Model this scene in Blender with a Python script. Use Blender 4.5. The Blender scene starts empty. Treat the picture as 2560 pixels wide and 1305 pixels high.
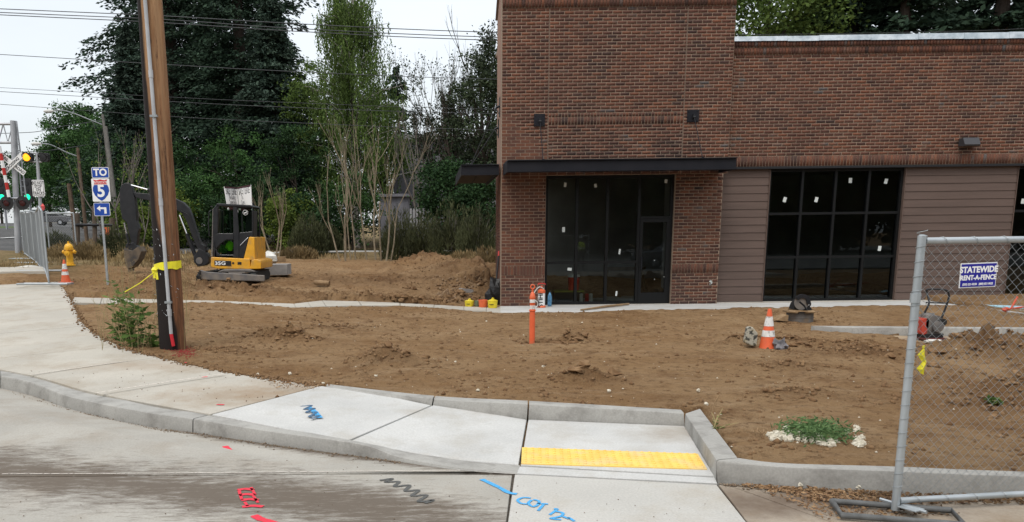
import bpy, math, random
import numpy as np
from mathutils import Vector, noise as mnoise
sc = bpy.context.scene
COL = sc.collection
random.seed(7)
R = math.radians

# ---------------------------------------------------------------- camera
FP, PCX, PCY, CAMH = 2000.0, 1075.0, 960.0, 1.85      # focal length and optical centre in pixels of the 2560 px photograph
PITCH, ROLL = math.atan(370 / 2000), math.atan(.012)
Wv = np.array([0, math.cos(PITCH), -math.sin(PITCH)])
_r = np.array([1., 0, 0]); _u = np.array([0, math.sin(PITCH), math.cos(PITCH)])
Rv = _r * math.cos(ROLL) - _u * math.sin(ROLL)
Uv = _u * math.cos(ROLL) + _r * math.sin(ROLL)
cam_d = bpy.data.cameras.new('camera')
cam = bpy.data.objects.new('camera', cam_d); COL.objects.link(cam); sc.camera = cam
cam_d.sensor_width = 36; cam_d.lens = FP / 2560 * 36
cam_d.shift_x = (1280 - PCX) / 2560; cam_d.shift_y = (PCY - 652.5) / 2560
cam_d.clip_start = .05; cam_d.clip_end = 3000
from mathutils import Matrix
cam.matrix_world = Matrix(((Rv[0], Uv[0], -Wv[0], 0), (Rv[1], Uv[1], -Wv[1], 0), (Rv[2], Uv[2], -Wv[2], CAMH), (0, 0, 0, 1)))

# ---------------------------------------------------------------- sky (overcast) and soft sun
world = bpy.data.worlds.new('World'); sc.world = world; world.use_nodes = True
wn, wl = world.node_tree.nodes, world.node_tree.links
wn.clear()
SUN_EL, SUN_AZ = R(58), R(205)     # azimuth from +Y, clockwise
out = wn.new('ShaderNodeOutputWorld'); bg = wn.new('ShaderNodeBackground'); bg2 = wn.new('ShaderNodeBackground'); add = wn.new('ShaderNodeAddShader')
sky = wn.new('ShaderNodeTexSky'); sky.sky_type = 'NISHITA'; sky.sun_disc = False
sky.sun_elevation = SUN_EL; sky.sun_rotation = SUN_AZ; sky.air_density = 1.0; sky.dust_density = 4.0
bg.inputs[1].default_value = .05
wl.new(sky.outputs[0], bg.inputs[0])
# cloud deck: luminance grows smoothly from the horizon to the zenith like any overcast sky, with faint cloud texture
tc = wn.new('ShaderNodeTexCoord'); sep = wn.new('ShaderNodeSeparateXYZ'); wl.new(tc.outputs['Generated'], sep.inputs[0])
mr = wn.new('ShaderNodeMapRange'); mr.inputs[1].default_value = 0; mr.inputs[2].default_value = 1; mr.inputs[3].default_value = .67; mr.inputs[4].default_value = 1.22
wl.new(sep.outputs[2], mr.inputs[0])
mp = wn.new('ShaderNodeMapping'); mp.inputs['Scale'].default_value = (1.4, 1.4, 4.5); wl.new(tc.outputs['Generated'], mp.inputs[0])
nz = wn.new('ShaderNodeTexNoise'); nz.inputs['Scale'].default_value = 1.6; nz.inputs['Detail'].default_value = 5; wl.new(mp.outputs[0], nz.inputs[0])
mr2 = wn.new('ShaderNodeMapRange'); mr2.inputs[1].default_value = .3; mr2.inputs[2].default_value = .7; mr2.inputs[3].default_value = .93; mr2.inputs[4].default_value = 1.09
wl.new(nz.outputs[0], mr2.inputs[0])
mul = wn.new('ShaderNodeMath'); mul.operation = 'MULTIPLY'; wl.new(mr.outputs[0], mul.inputs[0]); wl.new(mr2.outputs[0], mul.inputs[1])
bg2.inputs[0].default_value = (.95, .985, 1.0, 1)
wl.new(mul.outputs[0], bg2.inputs[1])
wl.new(bg.outputs[0], add.inputs[0]); wl.new(bg2.outputs[0], add.inputs[1]); wl.new(add.outputs[0], out.inputs[0])
sun_d = bpy.data.lights.new('sun', 'SUN'); sun = bpy.data.objects.new('sun', sun_d); COL.objects.link(sun)
sun_d.energy = 1.3; sun_d.angle = R(24); sun_d.color = (1, .965, .91)
sd = Vector((math.sin(SUN_AZ) * math.cos(SUN_EL), math.cos(SUN_AZ) * math.cos(SUN_EL), math.sin(SUN_EL)))
sun.rotation_euler = sd.to_track_quat('Z', 'Y').to_euler()
sc.view_settings.view_transform = 'Standard'; sc.view_settings.look = 'None'
sc.view_settings.exposure = .1; sc.view_settings.gamma = 1; sc.view_settings.use_curve_mapping = False
sc.cycles.max_bounces = 8; sc.cycles.transparent_max_bounces = 12

# ---------------------------------------------------------------- helpers
def ray(px, py): return Wv + Rv * (px - PCX) / FP - Uv * (py - PCY) / FP
def at(px, py, Y):
    d = ray(px, py); p = np.array([0, 0, CAMH]) + d * (Y / d[1]); return (float(p[0]), float(p[1]), float(p[2]))
def onz(px, py, z):
    d = ray(px, py); p = np.array([0, 0, CAMH]) + d * ((z - CAMH) / d[2]); return (float(p[0]), float(p[1]), float(p[2]))

def tag(o, label=None, cat=None, group=None, kind=None):
    if label: o['label'] = label
    if cat: o['category'] = cat
    if group: o['group'] = group
    if kind: o['kind'] = kind
    return o
def empty(name, loc, label, cat, group=None):
    o = bpy.data.objects.new(name, None); COL.objects.link(o); o.location = loc; o.empty_display_size = .2
    return tag(o, label, cat, group)
def wloc(o):
    v = Vector((0, 0, 0))
    while o is not None: v += o.location; o = o.parent
    return v
def link(name, me, mat=None, parent=None, loc=None):
    o = bpy.data.objects.new(name, me); COL.objects.link(o)
    if mat is not None and len(me.materials) == 0:
        for m in (mat if isinstance(mat, (list, tuple)) else [mat]): me.materials.append(m)
    if parent is not None:
        o.parent = parent
    if loc is not None: o.location = loc
    return o
def copy_tree(o, parent=None, loc=None):
    c = o.copy(); COL.objects.link(c)
    if parent is not None: c.parent = parent
    if loc is not None: c.location = loc
    for ch in list(o.children): copy_tree(ch, c)
    return c

class MB:
    def __init__(s): s.v = []; s.f = []; s.m = []; s.mi = 0
    def addf(s, vs, fs):
        b = len(s.v); s.v += [tuple(map(float, p)) for p in vs]
        for f in fs: s.f.append(tuple(b + i for i in f)); s.m.append(s.mi)
    def box(s, c, d, rz=0, rx=0, ry=0):
        vs = []
        M = Matrix.Rotation(rz, 3, 'Z') @ Matrix.Rotation(ry, 3, 'Y') @ Matrix.Rotation(rx, 3, 'X') if (rz or rx or ry) else None
        for z in (-.5, .5):
            for x, y in ((-.5, -.5), (.5, -.5), (.5, .5), (-.5, .5)):
                p = Vector((x * d[0], y * d[1], z * d[2]))
                if M: p = M @ p
                vs.append((c[0] + p.x, c[1] + p.y, c[2] + p.z))
        s.addf(vs, [(3, 2, 1, 0), (4, 5, 6, 7), (0, 1, 5, 4), (1, 2, 6, 5), (2, 3, 7, 6), (3, 0, 4, 7)]); return s
    def bb(s, a, b):
        return s.box([(a[i] + b[i]) / 2 for i in range(3)], [abs(b[i] - a[i]) for i in range(3)])
    def bbox(s, c, d, r=.02, rz=0):            # box with chamfered vertical section edges (around y)
        x, y, z = d[0] / 2, d[1] / 2, d[2] / 2
        return s.prismY([(c[0] - x + r, c[2] - z), (c[0] + x - r, c[2] - z), (c[0] + x, c[2] - z + r), (c[0] + x, c[2] + z - r), (c[0] + x - r, c[2] + z), (c[0] - x + r, c[2] + z), (c[0] - x, c[2] + z - r), (c[0] - x, c[2] - z + r)], c[1] - y, c[1] + y)
    def prismY(s, poly, y0, y1):               # poly in (x,z), extruded along y
        n = len(poly)
        vs = [(x, y0, z) for x, z in poly] + [(x, y1, z) for x, z in poly]
        s.addf(vs, [tuple(range(n)), tuple(range(2 * n - 1, n - 1, -1))] + [(i, i + n, (i + 1) % n + n, (i + 1) % n) for i in range(n)]); return s
    def prismX(s, poly, x0, x1):               # poly in (y,z)
        n = len(poly)
        vs = [(x0, y, z) for y, z in poly] + [(x1, y, z) for y, z in poly]
        s.addf(vs, [tuple(range(n - 1, -1, -1)), tuple(range(n, 2 * n))] + [(i, (i + 1) % n, (i + 1) % n + n, i + n) for i in range(n)]); return s
    def slab(s, poly, t, bev=.008):            # top polygon of 3-D points, thickness downwards, chamfered top rim
        n = len(poly); P = [Vector(p) for p in poly]
        c = sum(P, Vector()) / n
        ins = []
        for i in range(n):
            a, b, d = P[i - 1], P[i], P[(i + 1) % n]
            e1 = (b - a); e2 = (d - b); e1.z = e2.z = 0
            n1 = Vector((-e1.y, e1.x, 0)); n2 = Vector((-e2.y, e2.x, 0))
            if n1.length < 1e-6: n1 = n2.copy()
            if n2.length < 1e-6: n2 = n1.copy()
            m = n1.normalized() + n2.normalized()
            if m.length < 1e-6: m = n1.copy()
            m.normalize(); ins.append(m)
        area = sum(P[i].x * P[(i + 1) % n].y - P[(i + 1) % n].x * P[i].y for i in range(n))
        sg = 1 if area > 0 else -1
        vs = [P[i] + ins[i] * sg * bev for i in range(n)] + [P[i] - Vector((0, 0, bev)) for i in range(n)] + [P[i] - Vector((0, 0, t)) for i in range(n)]
        top = tuple(range(n)) if area > 0 else tuple(range(n - 1, -1, -1))
        fs = [top]
        for k in (0, n):
            for i in range(n):
                j = (i + 1) % n
                q = (i + k, i + k + n, j + k + n, j + k)
                fs.append(q if area > 0 else q[::-1])
        s.addf(vs, fs); return s
    def tube(s, pts, r, n=8, cap=True):
        pts = [Vector(p) for p in pts]; rs = r if isinstance(r, (list, tuple)) else [r] * len(pts)
        b = len(s.v); up = None
        for i, p in enumerate(pts):
            t = (pts[min(i + 1, len(pts) - 1)] - pts[max(i - 1, 0)])
            if t.length < 1e-9: t = Vector((0, 0, 1))
            t.normalize()
            if up is None: up = t.orthogonal().normalized()
            else:
                up = up - t * up.dot(t)
                up = up.normalized() if up.length > 1e-6 else t.orthogonal().normalized()
            q = t.cross(up)
            for k in range(n):
                a = 2 * math.pi * k / n; w = p + (up * math.cos(a) + q * math.sin(a)) * rs[i]; s.v.append((w.x, w.y, w.z))
        for i in range(len(pts) - 1):
            for k in range(n):
                k2 = (k + 1) % n
                s.f.append((b + i * n + k, b + i * n + k2, b + (i + 1) * n + k2, b + (i + 1) * n + k)); s.m.append(s.mi)
        if cap:
            s.f.append(tuple(b + n - 1 - k for k in range(n))); s.m.append(s.mi)
            e = b + (len(pts) - 1) * n; s.f.append(tuple(e + k for k in range(n))); s.m.append(s.mi)
        return s
    def lathe(s, prof, c=(0, 0, 0), n=16, axis='Z'):     # prof [(r,h)]
        b = len(s.v)
        for rr, h in prof:
            for k in range(n):
                a = 2 * math.pi * k / n; x, y = rr * math.cos(a), rr * math.sin(a)
                p = (x, y, h) if axis == 'Z' else ((x, h, y) if axis == 'Y' else (h, x, y))
                s.v.append((c[0] + p[0], c[1] + p[1], c[2] + p[2]))
        fl = axis == 'Y'
        for i in range(len(prof) - 1):
            for k in range(n):
                k2 = (k + 1) % n; q = (b + i * n + k, b + i * n + k2, b + (i + 1) * n + k2, b + (i + 1) * n + k)
                s.f.append(q[::-1] if fl else q); s.m.append(s.mi)
        q = tuple(b + n - 1 - k for k in range(n)); s.f.append(q[::-1] if fl else q); s.m.append(s.mi)
        e = b + (len(prof) - 1) * n; q = tuple(e + k for k in range(n)); s.f.append(q[::-1] if fl else q); s.m.append(s.mi)
        return s
    def blob(s, c, rad, seed=0, n=7, rough=.25):
        rnd = random.Random(seed); b = len(s.v); m = max(3, n // 2 + 1); off = Vector((rnd.random() * 50, rnd.random() * 50, 0))
        rows = []
        for i in range(m + 1):
            th = math.pi * i / m
            row = []
            cnt = 1 if i in (0, m) else n
            for k in range(cnt):
                a = 2 * math.pi * k / n
                d = Vector((math.sin(th) * math.cos(a), math.sin(th) * math.sin(a), math.cos(th)))
                q = 1 + rough * 2 * mnoise.noise(d * 1.3 + off)
                row.append(len(s.v)); s.v.append((c[0] + d.x * rad[0] * q, c[1] + d.y * rad[1] * q, c[2] + d.z * rad[2] * q))
            rows.append(row)
        for i in range(m):
            A, B = rows[i], rows[i + 1]
            for k in range(n):
                k2 = (k + 1) % n
                if len(A) == 1: f = (A[0], B[k], B[k2])
                elif len(B) == 1: f = (A[k], B[0], A[k2])
                else: f = (A[k], B[k], B[k2], A[k2])
                s.f.append(f); s.m.append(s.mi)
        return s
    def mesh(s, name, off=(0, 0, 0), smooth=False):
        me = bpy.data.meshes.new(name)
        me.from_pydata([(x - off[0], y - off[1], z - off[2]) for x, y, z in s.v], [], s.f)
        if any(s.m): me.polygons.foreach_set('material_index', s.m)
        if smooth: me.polygons.foreach_set('use_smooth', [True] * len(me.polygons))
        me.update(); return me
    def build(s, name, mat, parent=None, smooth=False, loc=None):
        """vertices are in world space; the object's origin goes to its parent's base (or loc)"""
        off = wloc(parent) if parent is not None else Vector((0, 0, 0))
        if loc is not None: off = off * 0 + Vector(loc)
        me = s.mesh(name, off, smooth)
        o = link(name, me, mat, parent)
        if loc is not None: o.location = Vector(loc) - (wloc(parent) if parent is not None else Vector((0, 0, 0)))
        return o
def thing(mb, name, mat, label, cat, group=None, smooth=False, loc=None, kind=None):
    return tag(mb.build(name, mat, None, smooth, loc), label, cat, group, kind)
def sm(o, ang=35):
    me = o.data; me.polygons.foreach_set('use_smooth', [True] * len(me.polygons))
    me.set_sharp_from_angle(angle=R(ang)); return o

def text(name, s, size, M, mat, parent, bold=0, sx=1, align='CENTER', spacing=1.0, depth=.0008):
    cu = bpy.data.curves.new(name, 'FONT'); cu.body = s; cu.size = size; cu.align_x = align; cu.align_y = 'CENTER'
    cu.offset = bold; cu.extrude = depth; cu.space_character = spacing; cu.resolution_u = 3
    ob = bpy.data.objects.new(name, cu); COL.objects.link(ob)
    dg = bpy.context.evaluated_depsgraph_get(); me = bpy.data.meshes.new_from_object(ob.evaluated_get(dg))
    bpy.data.objects.remove(ob); bpy.data.curves.remove(cu)
    off = wloc(parent) if parent is not None else Vector()
    me.transform(Matrix.Translation(-off) @ M @ Matrix.Diagonal((sx, 1, 1, 1)))
    me.materials.clear(); me.materials.append(mat)
    return link(name, me, None, parent)
def face_cam(loc, rz=0):      # text plane facing -Y
    return Matrix.Translation(loc) @ Matrix.Rotation(rz, 4, 'Z') @ Matrix.Rotation(R(90), 4, 'X')

# ---------------------------------------------------------------- materials
def mat(name, col, rough=.8, col2=None, scale=8, metal=0, bump=0, bscale=None, detail=4, spec=.3, lo=.35, hi=.65, dirt=None, dscale=1.2, stretch=None):
    m = bpy.data.materials.new(name); m.use_nodes = True
    nt = m.node_tree; n, l = nt.nodes, nt.links; b = n['Principled BSDF']
    b.inputs['Roughness'].default_value = rough; b.inputs['Metallic'].default_value = metal
    b.inputs['Specular IOR Level'].default_value = spec
    b.inputs['Base Color'].default_value = (*col, 1)
    geo = n.new('ShaderNodeNewGeometry'); vec = geo.outputs['Position']
    if stretch:
        mp = n.new('ShaderNodeMapping'); mp.inputs['Scale'].default_value = stretch; l.new(vec, mp.inputs[0]); vec = mp.outputs[0]
    src = None
    if col2 is not None:
        t = n.new('ShaderNodeTexNoise'); t.inputs['Scale'].default_value = scale; t.inputs['Detail'].default_value = detail; l.new(vec, t.inputs[0])
        r_ = n.new('ShaderNodeMapRange'); r_.inputs[1].default_value = lo; r_.inputs[2].default_value = hi; l.new(t.outputs[0], r_.inputs[0])
        mx = n.new('ShaderNodeMix'); mx.data_type = 'RGBA'; l.new(r_.outputs[0], mx.inputs[0]); mx.inputs[6].default_value = (*col, 1); mx.inputs[7].default_value = (*col2, 1)
        src = mx.outputs[2]; l.new(src, b.inputs['Base Color'])
    if dirt is not None:
        t = n.new('ShaderNodeTexNoise'); t.inputs['Scale'].default_value = dscale; t.inputs['Detail'].default_value = 6; l.new(vec, t.inputs[0])
        r_ = n.new('ShaderNodeMapRange'); r_.inputs[1].default_value = .5; r_.inputs[2].default_value = .75; r_.inputs[4].default_value = .8; l.new(t.outputs[0], r_.inputs[0])
        mx = n.new('ShaderNodeMix'); mx.data_type = 'RGBA'; l.new(r_.outputs[0], mx.inputs[0]); mx.inputs[7].default_value = (*dirt, 1)
        if src: l.new(src, mx.inputs[6])
        else: mx.inputs[6].default_value = (*col, 1)
        src = mx.outputs[2]; l.new(src, b.inputs['Base Color'])
    if bump:
        t = n.new('ShaderNodeTexNoise'); t.inputs['Scale'].default_value = bscale or scale * 3; t.inputs['Detail'].default_value = 5; l.new(vec, t.inputs[0])
        bu = n.new('ShaderNodeBump'); bu.inputs['Strength'].default_value = 1; bu.inputs['Distance'].default_value = bump; l.new(t.outputs[0], bu.inputs['Height']); l.new(bu.outputs[0], b.inputs['Normal'])
    return m
def nodes(m): return m.node_tree.nodes, m.node_tree.links, m.node_tree.nodes['Principled BSDF']
def leafmat(name, c1, c2, c3=None, trans=.25):
    m = bpy.data.materials.new(name); m.use_nodes = True; n, l, b = nodes(m)
    g = n.new('ShaderNodeNewGeometry'); cr = n.new('ShaderNodeValToRGB'); l.new(g.outputs['Random Per Island'], cr.inputs[0])
    cr.color_ramp.elements[0].color = (*c1, 1); cr.color_ramp.elements[1].color = (*c2, 1)
    if c3: e = cr.color_ramp.elements.new(.93); e.color = (*c3, 1); cr.color_ramp.elements[1].position = .85; cr.color_ramp.elements[1].color = (*c2, 1)
    t = n.new('ShaderNodeTexNoise'); t.inputs['Scale'].default_value = .7; l.new(g.outputs['Position'], t.inputs[0])
    mm = n.new('ShaderNodeMapRange'); mm.inputs[1].default_value = .3; mm.inputs[2].default_value = .7; mm.inputs[3].default_value = .6; mm.inputs[4].default_value = 1.45; l.new(t.outputs[0], mm.inputs[0])
    vm = n.new('ShaderNodeVectorMath'); vm.operation = 'SCALE'; l.new(cr.outputs[0], vm.inputs[0]); l.new(mm.outputs[0], vm.inputs[3])
    l.new(vm.outputs[0], b.inputs['Base Color']); b.inputs['Roughness'].default_value = .75; b.inputs['Specular IOR Level'].default_value = .2
    tr = n.new('ShaderNodeBsdfTranslucent'); l.new(vm.outputs[0], tr.inputs[0]); mx = n.new('ShaderNodeMixShader'); mx.inputs[0].default_value = trans
    o = n['Material Output']; l.new(b.outputs[0], mx.inputs[1]); l.new(tr.outputs[0], mx.inputs[2]); l.new(mx.outputs[0], o.inputs[0])
    return m
# ---------------------------------------------------------------- ground height
CP = [(-9.68,21.5,.72),(-10.6,24,1.1),(-8.4,21,.70),(-5.86,24,.62),(-9.65,20,.76),(-8.9,18.2,.5),(-2.6,19,.3),(1.6,19.2,.13),(-3.7,12,.22),(-4.17,40,.93),
      (-18,35,1.27),(-21,40,1.62),(-32,60,2.7),(-50,100,3.6),(-40,100,3.4),(-62,130,4.6),(-80,150,5),(5,45,1.0),(20,50,1.0),(-4,80,2),(40,100,2),(60,60,1),
      (0,-5,-.1),(-20,-5,.1),(20,-5,-.1),(0,-40,-.2),(-40,-40,0),(40,-40,-.2),(0,14,.15),(3,10,.14),(5,12,.13),(8,17,.14),(3,17,.14),(12,17,.14),(4,7,.14),(-1,9.3,.15),
      (-2,10.4,.17),(1.5,8.2,.14),(6,7,.1),(9.4,13.2,.0),(10.8,12.8,0),(9,11.5,.0),(12,10,0),(-5.8,10.6,.17),(-6.6,14.1,.33),(-13,14,.4),(-13,20,.8),(-14,28,1.03),(-12.2,25,.9),(-25,20,.9),(-6,30,.75),(1,30,.55),
      (-1.5,23,.42),(1.2,22,.25),(-3,15.5,.22),(-6,17,.4),(15,17,.14),(15,7,0),(-12,8,.05),(3,26,.6)]
_P = np.array([(a, b) for a, b, c in CP]); _Z = np.array([c for a, b, c in CP])
def _k(d2): return .5 * d2 * np.log(d2 + 1e-9)
_n = len(CP); _A = np.zeros((_n + 3, _n + 3)); _D = ((_P[:, None] - _P[None]) ** 2).sum(2); _A[:_n, :_n] = _k(_D) + np.eye(_n) * .5
_A[:_n, _n] = 1; _A[:_n, _n + 1:] = _P; _A[_n, :_n] = 1; _A[_n + 1:, :_n] = _P.T
_W = np.linalg.solve(_A, np.concatenate([_Z, [0, 0, 0]]))
def Tn(x, y):
    x = np.clip(np.asarray(x, float), -80, 60); y = np.clip(np.asarray(y, float), -40, 150); o = np.full(x.shape, _W[_n]) + _W[_n + 1] * x + _W[_n + 2] * y
    for i in range(_n): o += _W[i] * _k((x - _P[i, 0]) ** 2 + (y - _P[i, 1]) ** 2)
    return o
_rng = np.random.default_rng(3); _L = _rng.random((256, 256))
def vnoise(x, y, s, o=0):
    x = x / s + o * 17.3; y = y / s + o * 31.7; i = np.floor(x).astype(int); j = np.floor(y).astype(int); fx = x - i; fy = y - j
    fx = fx * fx * (3 - 2 * fx); fy = fy * fy * (3 - 2 * fy); g = lambda a, b: _L[a % 256, b % 256]
    return (g(i, j) * (1 - fx) + g(i + 1, j) * fx) * (1 - fy) + (g(i, j + 1) * (1 - fx) + g(i + 1, j + 1) * fx) * fy - .5
# mounds and hollows: x, y, rx, ry, height, roughness
MOUNDS = [(-2.5,13.1,.6,.3,.17,.7),(-.6,10.6,.5,.26,.21,.25),(1.8,9.3,.42,.22,.16,.3),(1.9,12.9,.45,.2,-.12,.3),(2.3,12.95,.3,.16,.14,.7),(5.45,12.35,.8,.25,.13,.4),(4.7,12.2,.4,.2,.08,.5),
          (7.7,11.2,.75,.5,.36,.45),(8.7,10.6,.9,.6,.30,.5),(6.6,12.3,.6,.25,.10,.4),(6.2,11.3,.8,.4,.12,.4),(7.2,9.7,1.5,.4,-.30,.25),(7.4,8.7,1.1,.5,.20,.6),(5.9,8.2,.8,.3,-.16,.3),(6.6,7.4,1.,.35,.12,.6),(4.6,10.2,.5,.3,.07,.5),(3.9,8.3,.5,.22,.06,.6),
          (-.0,31,1.8,1.4,.62,.16),(1.4,27.5,2.2,2.2,.5,.2),(2.2,24,1.3,1.6,.25,.9),(-1.7,24.5,2.5,1.2,.12,.6),(-5.2,20.9,2.2,.55,.18,.7),(-2.2,20.3,1.8,.4,.12,.9),(-.2,20.0,.8,.3,.13,.9),(.6,20.6,.8,.4,.12,.9),
          (-7.4,21.5,1.,.6,.12,.8),(-6.9,20.2,1.2,.4,-.08,.5),(-1.8,14.8,.7,.25,.07,.7),(6.3,8.6,.6,.3,.07,.6),(-2.9,28,2.5,1.5,-.15,.5),(-3.1,11.9,.4,.3,.05,.9)]
def smooth01(t): t = np.clip(t, 0, 1); return t * t * (3 - 2 * t)
def inpoly(x, y, poly):
    c = np.zeros(x.shape, bool); n = len(poly)
    for i in range(n):
        x1, y1 = poly[i][:2]; x2, y2 = poly[(i + 1) % n][:2]
        if y1 == y2: continue
        t = ((y1 > y) != (y2 > y)) & (x < (x2 - x1) * (y - y1) / (y2 - y1) + x1); c ^= t
    return c
def T(x, y, rough=True):
    x = np.asarray(x, float); y = np.asarray(y, float); z = Tn(x, y)
    f = smooth01((26 - np.abs(x)) / 10) * smooth01((60 - y) / 20) * smooth01((y - 4) / 2)
    lot = smooth01((y - 19) / 2.5)
    for mx, my, rx, ry, h, ro in MOUNDS:
        d = np.sqrt(((x - mx) / rx) ** 2 + ((y - my) / ry) ** 2); e = np.exp(-d * d * 1.3)
        z = z + h * e * (1 + ro * (vnoise(x, y, .17, 1) + .8 * vnoise(x, y, .08, 2)) * 2)
    for y0, am in ((12.2, .028), (12.62, .022), (15.4, .03), (15.9, .03), (10.1, .018), (17.2, .02)):
        z = z - (f if rough else 1) * am * np.exp(-((y - y0 - .22 * np.sin(x * .55 + y0)) / .09) ** 2) * smooth01(vnoise(x, y, 1.7, 14) * 3 + .6)
    if rough:
        z = z + f * ((.035 + .1 * lot) * vnoise(x, y, 1.1, 3) + (.014 + .04 * lot) * vnoise(x, y, .31, 4) + (.022 + .02 * lot) * vnoise(x, y, .12, 5) * (1 + 1.5 * np.maximum(0, vnoise(x, y, .8, 6) * 2)) + .012 * vnoise(x, y, .07, 7))
    return z
def Ts(x, y): return float(T(np.array([x]), np.array([y]), False)[0])

# ---------------------------------------------------------------- concrete materials
def concrete(name, base, dirtc, s=1.0, bump=.0012, amt=.6):
    m = mat(name, base, .85, tuple(c * .86 for c in base), 1.3 * s, bump=bump, bscale=140, spec=.25, detail=8)
    n, l, b = nodes(m); src = b.inputs['Base Color'].links[0].from_socket
    g = n.new('ShaderNodeNewGeometry')
    t = n.new('ShaderNodeTexNoise'); t.inputs['Scale'].default_value = 2.2 * s; t.inputs['Detail'].default_value = 9; t.inputs['Roughness'].default_value = .68; l.new(g.outputs['Position'], t.inputs[0])
    r_ = n.new('ShaderNodeMapRange'); r_.inputs[1].default_value = .48; r_.inputs[2].default_value = .72; r_.inputs[4].default_value = amt; l.new(t.outputs[0], r_.inputs[0])
    mx = n.new('ShaderNodeMix'); mx.data_type = 'RGBA'; l.new(r_.outputs[0], mx.inputs[0]); l.new(src, mx.inputs[6]); mx.inputs[7].default_value = (*dirtc, 1)
    t2 = n.new('ShaderNodeTexNoise'); t2.inputs['Scale'].default_value = 60; t2.inputs['Detail'].default_value = 3; l.new(g.outputs['Position'], t2.inputs[0])
    r2 = n.new('ShaderNodeMapRange'); r2.inputs[1].default_value = .3; r2.inputs[2].default_value = .7; r2.inputs[3].default_value = .9; r2.inputs[4].default_value = 1.08; l.new(t2.outputs[0], r2.inputs[0])
    vm = n.new('ShaderNodeVectorMath'); vm.operation = 'SCALE'; l.new(mx.outputs[2], vm.inputs[0]); l.new(r2.outputs[0], vm.inputs[3])
    l.new(vm.outputs[0], b.inputs['Base Color']); return m
M = {}
M['walk'] = concrete('sidewalk concrete', (.43, .40, .345), (.31, .265, .205), .7, amt=.85)
def stain(m_, cx_, cy_, rx_, ry_, col_, amt_):
    n, l, b = nodes(m_); src = b.inputs['Base Color'].links[0].from_socket; g = n.new('ShaderNodeNewGeometry'); mp_s = n.new('ShaderNodeMapping'); mp_s.inputs['Location'].default_value = (-cx_ / rx_, -cy_ / ry_, 0); mp_s.inputs['Scale'].default_value = (1 / rx_, 1 / ry_, 0); l.new(g.outputs['Position'], mp_s.inputs[0])
    ln = n.new('ShaderNodeVectorMath'); ln.operation = 'LENGTH'; l.new(mp_s.outputs[0], ln.inputs[0]); t_ = n.new('ShaderNodeTexNoise'); t_.inputs['Scale'].default_value = 2.2; t_.inputs['Detail'].default_value = 8; t_.inputs['Roughness'].default_value = .7; l.new(g.outputs['Position'], t_.inputs[0])
    a_ = n.new('ShaderNodeMath'); a_.operation = 'MULTIPLY_ADD'; l.new(t_.outputs[0], a_.inputs[0]); a_.inputs[1].default_value = 2.2; l.new(ln.outputs['Value'], a_.inputs[2])
    r3 = n.new('ShaderNodeMapRange'); r3.inputs[1].default_value = 2.2; r3.inputs[2].default_value = 1.2; r3.inputs[3].default_value = 0; r3.inputs[4].default_value = amt_; l.new(a_.outputs[0], r3.inputs[0])
    mx = n.new('ShaderNodeMix'); mx.data_type = 'RGBA'; l.new(r3.outputs[0], mx.inputs[0]); l.new(src, mx.inputs[6]); mx.inputs[7].default_value = (*col_, 1); l.new(mx.outputs[2], b.inputs['Base Color'])
stain(M['walk'], -1.7, 8.75, 1.3, .8, (.25, .17, .10), .75)
stain(M['walk'], -3.6, 10.6, 1.6, .5, (.27, .19, .12), .5)
M['walknew'] = concrete('fresh pale concrete', (.50, .495, .475), (.37, .345, .30), .9, amt=.75)
M['curb'] = concrete('curb concrete', (.34, .33, .305), (.17, .16, .145), 1.7, amt=.85)
M['apron'] = concrete('apron concrete', (.46, .445, .41), (.35, .31, .25), .6, amt=.8)
M['dirtyconc'] = concrete('dirty pavement', (.34, .29, .23), (.22, .16, .105), .9, amt=.95)
# the street slab: pale concrete with streaky tyre tracked mud
M['street'] = concrete('street concrete', (.365, .345, .305), (.27, .235, .19), .8, amt=.8)
n, l, b = nodes(M['street']); src = b.inputs['Base Color'].links[0].from_socket
g = n.new('ShaderNodeNewGeometry')
mp = n.new('ShaderNodeMapping'); mp.inputs['Rotation'].default_value = (0, 0, R(22)); mp.inputs['Scale'].default_value = (1.1, 4.2, 1); l.new(g.outputs['Position'], mp.inputs[0])
t = n.new('ShaderNodeTexNoise'); t.inputs['Scale'].default_value = 3.6; t.inputs['Detail'].default_value = 12; t.inputs['Roughness'].default_value = .82; l.new(mp.outputs[0], t.inputs[0])
# band mask: distance from the line the tyres follow
sp = n.new('ShaderNodeSeparateXYZ'); l.new(g.outputs['Position'], sp.inputs[0])
def mth(op, a, b_=None, c=None):
    q = n.new('ShaderNodeMath'); q.operation = op
    for i, v in enumerate((a, b_, c)):
        if v is None: continue
        if isinstance(v, (int, float)): q.inputs[i].default_value = v
        else: l.new(v, q.inputs[i])
    return q.outputs[0]
yl = mth('ADD', mth('MULTIPLY', sp.outputs[0], -.30), 5.22)                 # centre line y(x)
dist = mth('ABSOLUTE', mth('SUBTRACT', sp.outputs[1], yl))
wob = n.new('ShaderNodeTexNoise'); wob.inputs['Scale'].default_value = 1.1; wob.inputs['Detail'].default_value = 4; l.new(g.outputs['Position'], wob.inputs[0])
dd = mth('ADD', dist, mth('MULTIPLY', mth('SUBTRACT', wob.outputs[0], .5), .9))
band = n.new('ShaderNodeMapRange'); band.inputs[1].default_value = .1; band.inputs[2].default_value = .9; band.inputs[3].default_value = .20; band.inputs[4].default_value = -.10; l.new(dd, band.inputs[0])
xf = n.new('ShaderNodeMapRange'); xf.inputs[1].default_value = -.3; xf.inputs[2].default_value = .9; xf.inputs[3].default_value = 0; xf.inputs[4].default_value = .2; l.new(sp.outputs[0], xf.inputs[0])
mk = mth('SUBTRACT', mth('ADD', t.outputs[0], band.outputs[0]), xf.outputs[0])
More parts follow.
